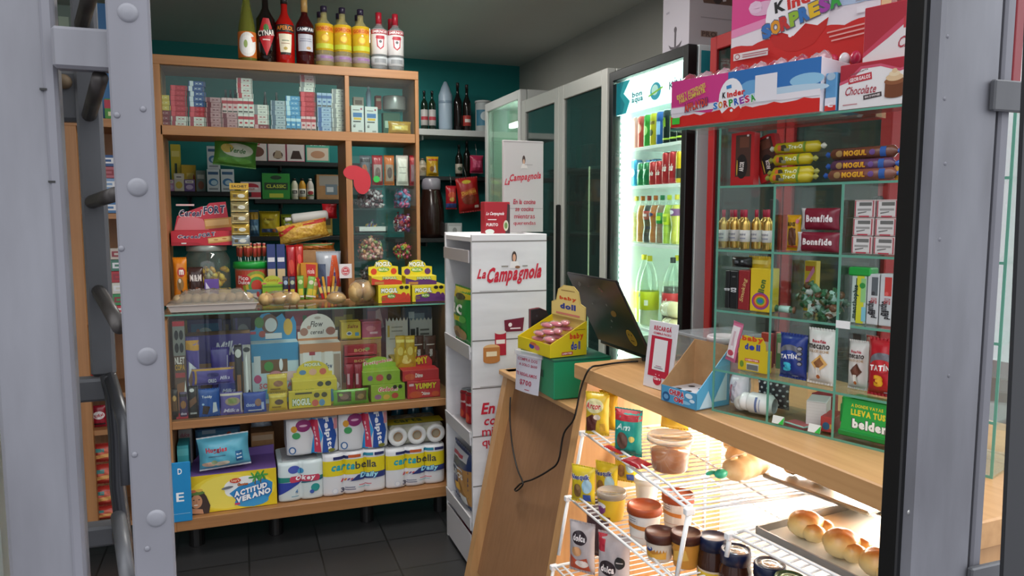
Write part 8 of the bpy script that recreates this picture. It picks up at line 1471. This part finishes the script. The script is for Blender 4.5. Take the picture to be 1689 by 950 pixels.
op = [('r', .5, .70, .3, .26, 'cfc4bc'), ('r', .5, .76, .22, .02, '5a5a6a'), ('r', .5, .70, .22, .02, '5a5a6a'), ('r', .5, .64, .22, .02, '5a5a6a'), ('p', [(.1, .40), (.45, .46), (.9, .40), (.9, .52), (.45, .56), (.1, .54)], 'c2762c'), ('r', .2, .46, .24, .12, 'c2642c'), ('r', .5, .2, .6, .02, 'c9a89a')]
pot('caramel_pot', 'white pot with terracotta lid standing at the front of the middle rack', 1062, 904, z2, .036, .043, .098, 'dcd6d0', 'a84a24', op, group='pots on the middle rack', lidh=.02)
pot('caramel_pot', 'white pot with terracotta lid half hidden behind the front one', 1117, 888, z2, .036, .042, .095, 'dcd6d0', 'a84a24', op, dx=.03, group='pots on the middle rack', lidh=.02)
pot('white_tub', 'plain white lidded tub behind the front terracotta pot', 1066, 846, z2, .030, .036, .07, 'd4d4d0', 'dcdcd8', [], dx=.06, group='pots on the middle rack')
bl = lambda c: [('r', .5, .55, 1, .5, 'b87a2c'), ('e', .45, .52, .3, .3, '1f3f8a'), ('t', 'Serena', .45, .52, .2, .12, 'e8e4e0', {'b': .03}), ('r', .5, .86, 1, .2, '4a3034'), ('p', [(0, .3), (.3, .42), (.6, .3), (1, .42), (1, .16), (0, .16)], 'd8a03c')]
pot('caramel_pot', 'cream pot with glossy brown lid and blue oval label on the middle rack', 1088, 934, z2, .030, .036, .072, 'd0c4b4', '4a241a', bl(0), group='pots on the middle rack', lidh=.022)
pot('caramel_pot', 'taller brown lidded pot with black warning seals next to the blue oval one', 1130, 948, z2, .030, .0355, .085, 'c98a34', '4a241a', [('e', .3, .66, .14, .2, '18140f'), ('e', .3, .40, .14, .2, '18140f'), ('r', .5, .84, 1, .2, '5a3a3a'), ('p', [(.4, .2), (.9, .3), (.8, .6), (.45, .5)], 'd8a84a')], dx=.01, group='pots on the middle rack', lidh=.022)
# jars under the pastry tray
def jlid(px, py): q = Matrix.Rotation(-RZ, 4, 'Z') @ (pZ(px, py, z5+.155)-co); return q.x, q.y
def jar(label, x, y, h, r, lidc, lidtop, labc, spec, glassc='3a2016'):
    o = MB().lathe([(0, 0), (r*.95, 0), (r, .004), (r, h*.70), (r*.86, h*.80), (r*.86, h*.82)], M(glassc, .12), 26); o = o.build('jam_jar'); put(o, label, 'jar', 'glass jars under the pastry tray', CW(x, y, z5), FR)
    mb = MB().lathe([(r+.0004, h*.08), (r+.001, h*.085), (r+.001, h*.5), (r+.0004, h*.505)], M(labc, .5), 26); art(mb, lambda u, v, q: ((r+.001+q)*math.sin(u/r), -(r+.001+q)*math.cos(u/r), h*.08+v), 2.5*r, h*.42, spec, 'u'); mb.build('label', o)
    L_ = MB().lathe([(r*.9, h*.80), (r*.95, h*.80), (r*.95, h*.98), (r*.90, h), (r*.82, h*.985), (0, h*.985)], M(lidc, .3), 28)
    if lidtop: L_.lathe([(0, h*.987), (r*.74, h*.987), (r*.74, h*.985)], M(lidtop, .18, .9), 26); L_.lathe([(r*.40, h*.9875), (r*.5, h*.995), (r*.56, h*.9875)], M(lidtop, .2, .9), 24)
    L_.build('lid', o); return o
js = [('r', .5, .8, 1, .3, 'd8b42c'), ('t', '70', .3, .80, .2, .24, 'e8e8f0', {'b': .05, 'o': '2a3a7a'}), ('e', .5, .35, .5, .4, '8aa0c0'), ('r', .6, .6, .4, .1, '2a3a6a')]
h5 = .155
jar('chocolate spread jar with navy lid and yellow label, furthest under the pastry rack', *jlid(1177, 883), h5, .036, '16203f', None, 'c9b49a', js)
jar('jar with navy and silver lid, second under the pastry tray', *jlid(1214, 905), h5, .037, '16203f', 'c4c8cc', 'b8902a', js)
jar('jar with navy and silver lid, third under the pastry tray', *jlid(1270, 928), h5, .037, '16203f', 'c4c8cc', 'b8902a', js)
jar('jar with green lid, nearest under the pastry tray', *jlid(1303, 951), h5, .034, '1a5a34', '8fb09a', 'b8902a', js)
# milk pouches low
dl = [('e', .5, .74, .6, .3, '2a1c24'), ('t', 'dolca', .5, .74, .5, .14, 'e8e0e0', {'b': .05, 'sh': .1}), ('e', .4, .45, .4, .2, 'd09a6a'), ('p', [(.1, .05), (.9, .05), (.8, .34), (.4, .26), (.15, .36)], 'b0482c'), ('e', .6, .2, .5, .16, 'd8d0cc')]
rackbag('coffee_pouch', 'silver and red coffee pouch at the far end of the lowest rack', 960, 955, z3, .085, .145, .045, 'b0a8aa', dl, rz=.0, dx=.01)
rackbag('coffee_pouch', 'grey coffee pouch with red corner beside the first pouch on lowest rack', 1012, 985, z3, .10, .15, .05, 'b5adb0', [('r', .15, .85, .3, .3, 'b0283a'), ('e', .4, .4, .55, .3, '2a1c24'), ('t', 'dolca', .4, .38, .44, .14, 'e8e0e0', {'b': .05, 'sh': .1}), ('e', .78, .55, .3, .24, '1c1a1c'), ('r', .78, .55, .2, .02, 'c9c4c4'), ('e', .4, .1, .6, .2, 'c9a080')], rz=.0, dx=.02)
rackbag('coffee_pouch', 'dark violet pouch behind the silver coffee pouch', 985, 940, z3, .08, .17, .03, '4a3a44', [('r', .5, .85, .8, .2, '8a7a80')], dx=.06)
# pastries
BUN = noisy('glazed_crust', 'cf9650', 'ecd199', (16, 16, 16), .35, 0, 3)
tq = MB().box(0, 0, 0, .34, .30, .003, M('8d8a86', .4, .5)).box(0, 0, 0, .004, .30, .02, M('8d8a86', .4, .5)).box(.336, 0, 0, .34, .30, .02, M('8d8a86', .4, .5)).box(0, 0, 0, .34, .004, .02, M('8d8a86', .4, .5)).box(0, .296, 0, .34, .30, .02, M('8d8a86', .4, .5))
tq.box(.004, .004, .003, .336, .296, .0036, M('cfc8b8', .7))
tq = tq.build('baking_tray'); put(tq, 'grey baking tray lined with paper holding three glazed rolls', 'tray', None, CW(-.012, -1.125, z4+.001), RZ+.08)
def baked():
    m = bpy.data.materials.new('baked_roll'); m.use_nodes = True; nt = m.node_tree; N = nt.nodes.new; L = nt.links.new; b = nt.nodes['Principled BSDF']
    tc = N('ShaderNodeTexCoord'); sx = N('ShaderNodeSeparateXYZ'); nz = N('ShaderNodeTexNoise'); nz.inputs['Scale'].default_value = 40; ma = N('ShaderNodeMath'); ma.operation = 'MULTIPLY_ADD'; ma.inputs[1].default_value = .35
    cr = N('ShaderNodeValToRGB'); L(tc.outputs['Generated'], sx.inputs[0]); L(tc.outputs['Object'], nz.inputs['Vector']); L(nz.outputs[0], ma.inputs[0]); L(sx.outputs[2], ma.inputs[2]); L(ma.outputs[0], cr.inputs[0])
    for p_, c in zip((.35, .85, 1.12), ('ecd6a0', 'e2b870', 'b06a2c')):
        e = cr.color_ramp.elements.new(min(1, p_/1.3)); e.color = (*lin(c), 1)
    cr.color_ramp.elements.remove(cr.color_ramp.elements[0]); cr.color_ramp.elements.remove(cr.color_ramp.elements[-1])
    mm = N('ShaderNodeMath'); mm.operation = 'DIVIDE'; mm.inputs[1].default_value = 1.3; L(ma.outputs[0], mm.inputs[0]); L(mm.outputs[0], cr.inputs[0])
    L(cr.outputs[0], b.inputs['Base Color']); b.inputs['Roughness'].default_value = .3; return m
BAKED = baked()
def pastry(label, x, y, s, rz):
    f_ = lambda d: 1+.04*math.sin(8*d.x+3*d.y)
    o = MB().blob((-.15*s, .1*s, .5*s), (.80*s, .72*s, .56*s), BAKED, 20, 12, None, f_).build('sweet_roll'); put(o, label, 'pastry', 'glazed rolls on the baking tray', CW(x, y, z4+.0096), RZ+rz)
    for (a, b, c, q) in ((.38, -.50, .36, .62), (-.48, -.52, .38, .66), (.66, .12, .34, .56)):
        MB().blob((0, 0, 0), (.74*s*q, .62*s*q, c*s), BAKED, 16, 10, None, f_).build('knotted_end', o, (a*s, b*s, c*s), (0, 0, a*2))
pastry('glazed knotted roll furthest back on the baking tray', .058, -.885, .050, .2)
pastry('glazed knotted roll in the middle of the baking tray', .055, -.983, .050, .4)
pastry('glazed knotted roll nearest the gate post on the baking tray', .055, -1.075, .048, .1)
pl_ = MB().box(0, 0, 0, .10, .29, .012, M('8f8d88', .35, .4), .004).build('metal_slab'); put(pl_, 'grey flat metal tray edge behind the glazed rolls', 'tray', None, CW(.215, -.895, .8345), RZ+.16)
cr = MB()
for i in range(5): cr.blob((.02*math.sin(i), .025*i-.05, .018+.004*(i % 2)), (.024, .02, .018), BUN, 12, 8, None, lambda d: 1+.1*math.sin(12*d.x)*math.sin(9*d.z))
cr = cr.build('croissant'); put(cr, 'flaky croissant on the grey metal tray at the back', 'pastry', None, CW(.245, -.70, .849), RZ)
MB().box(.035, -.05, .0, .045, .06, .001, M('dcd8d0', .6)).build('paper_slip', cr)
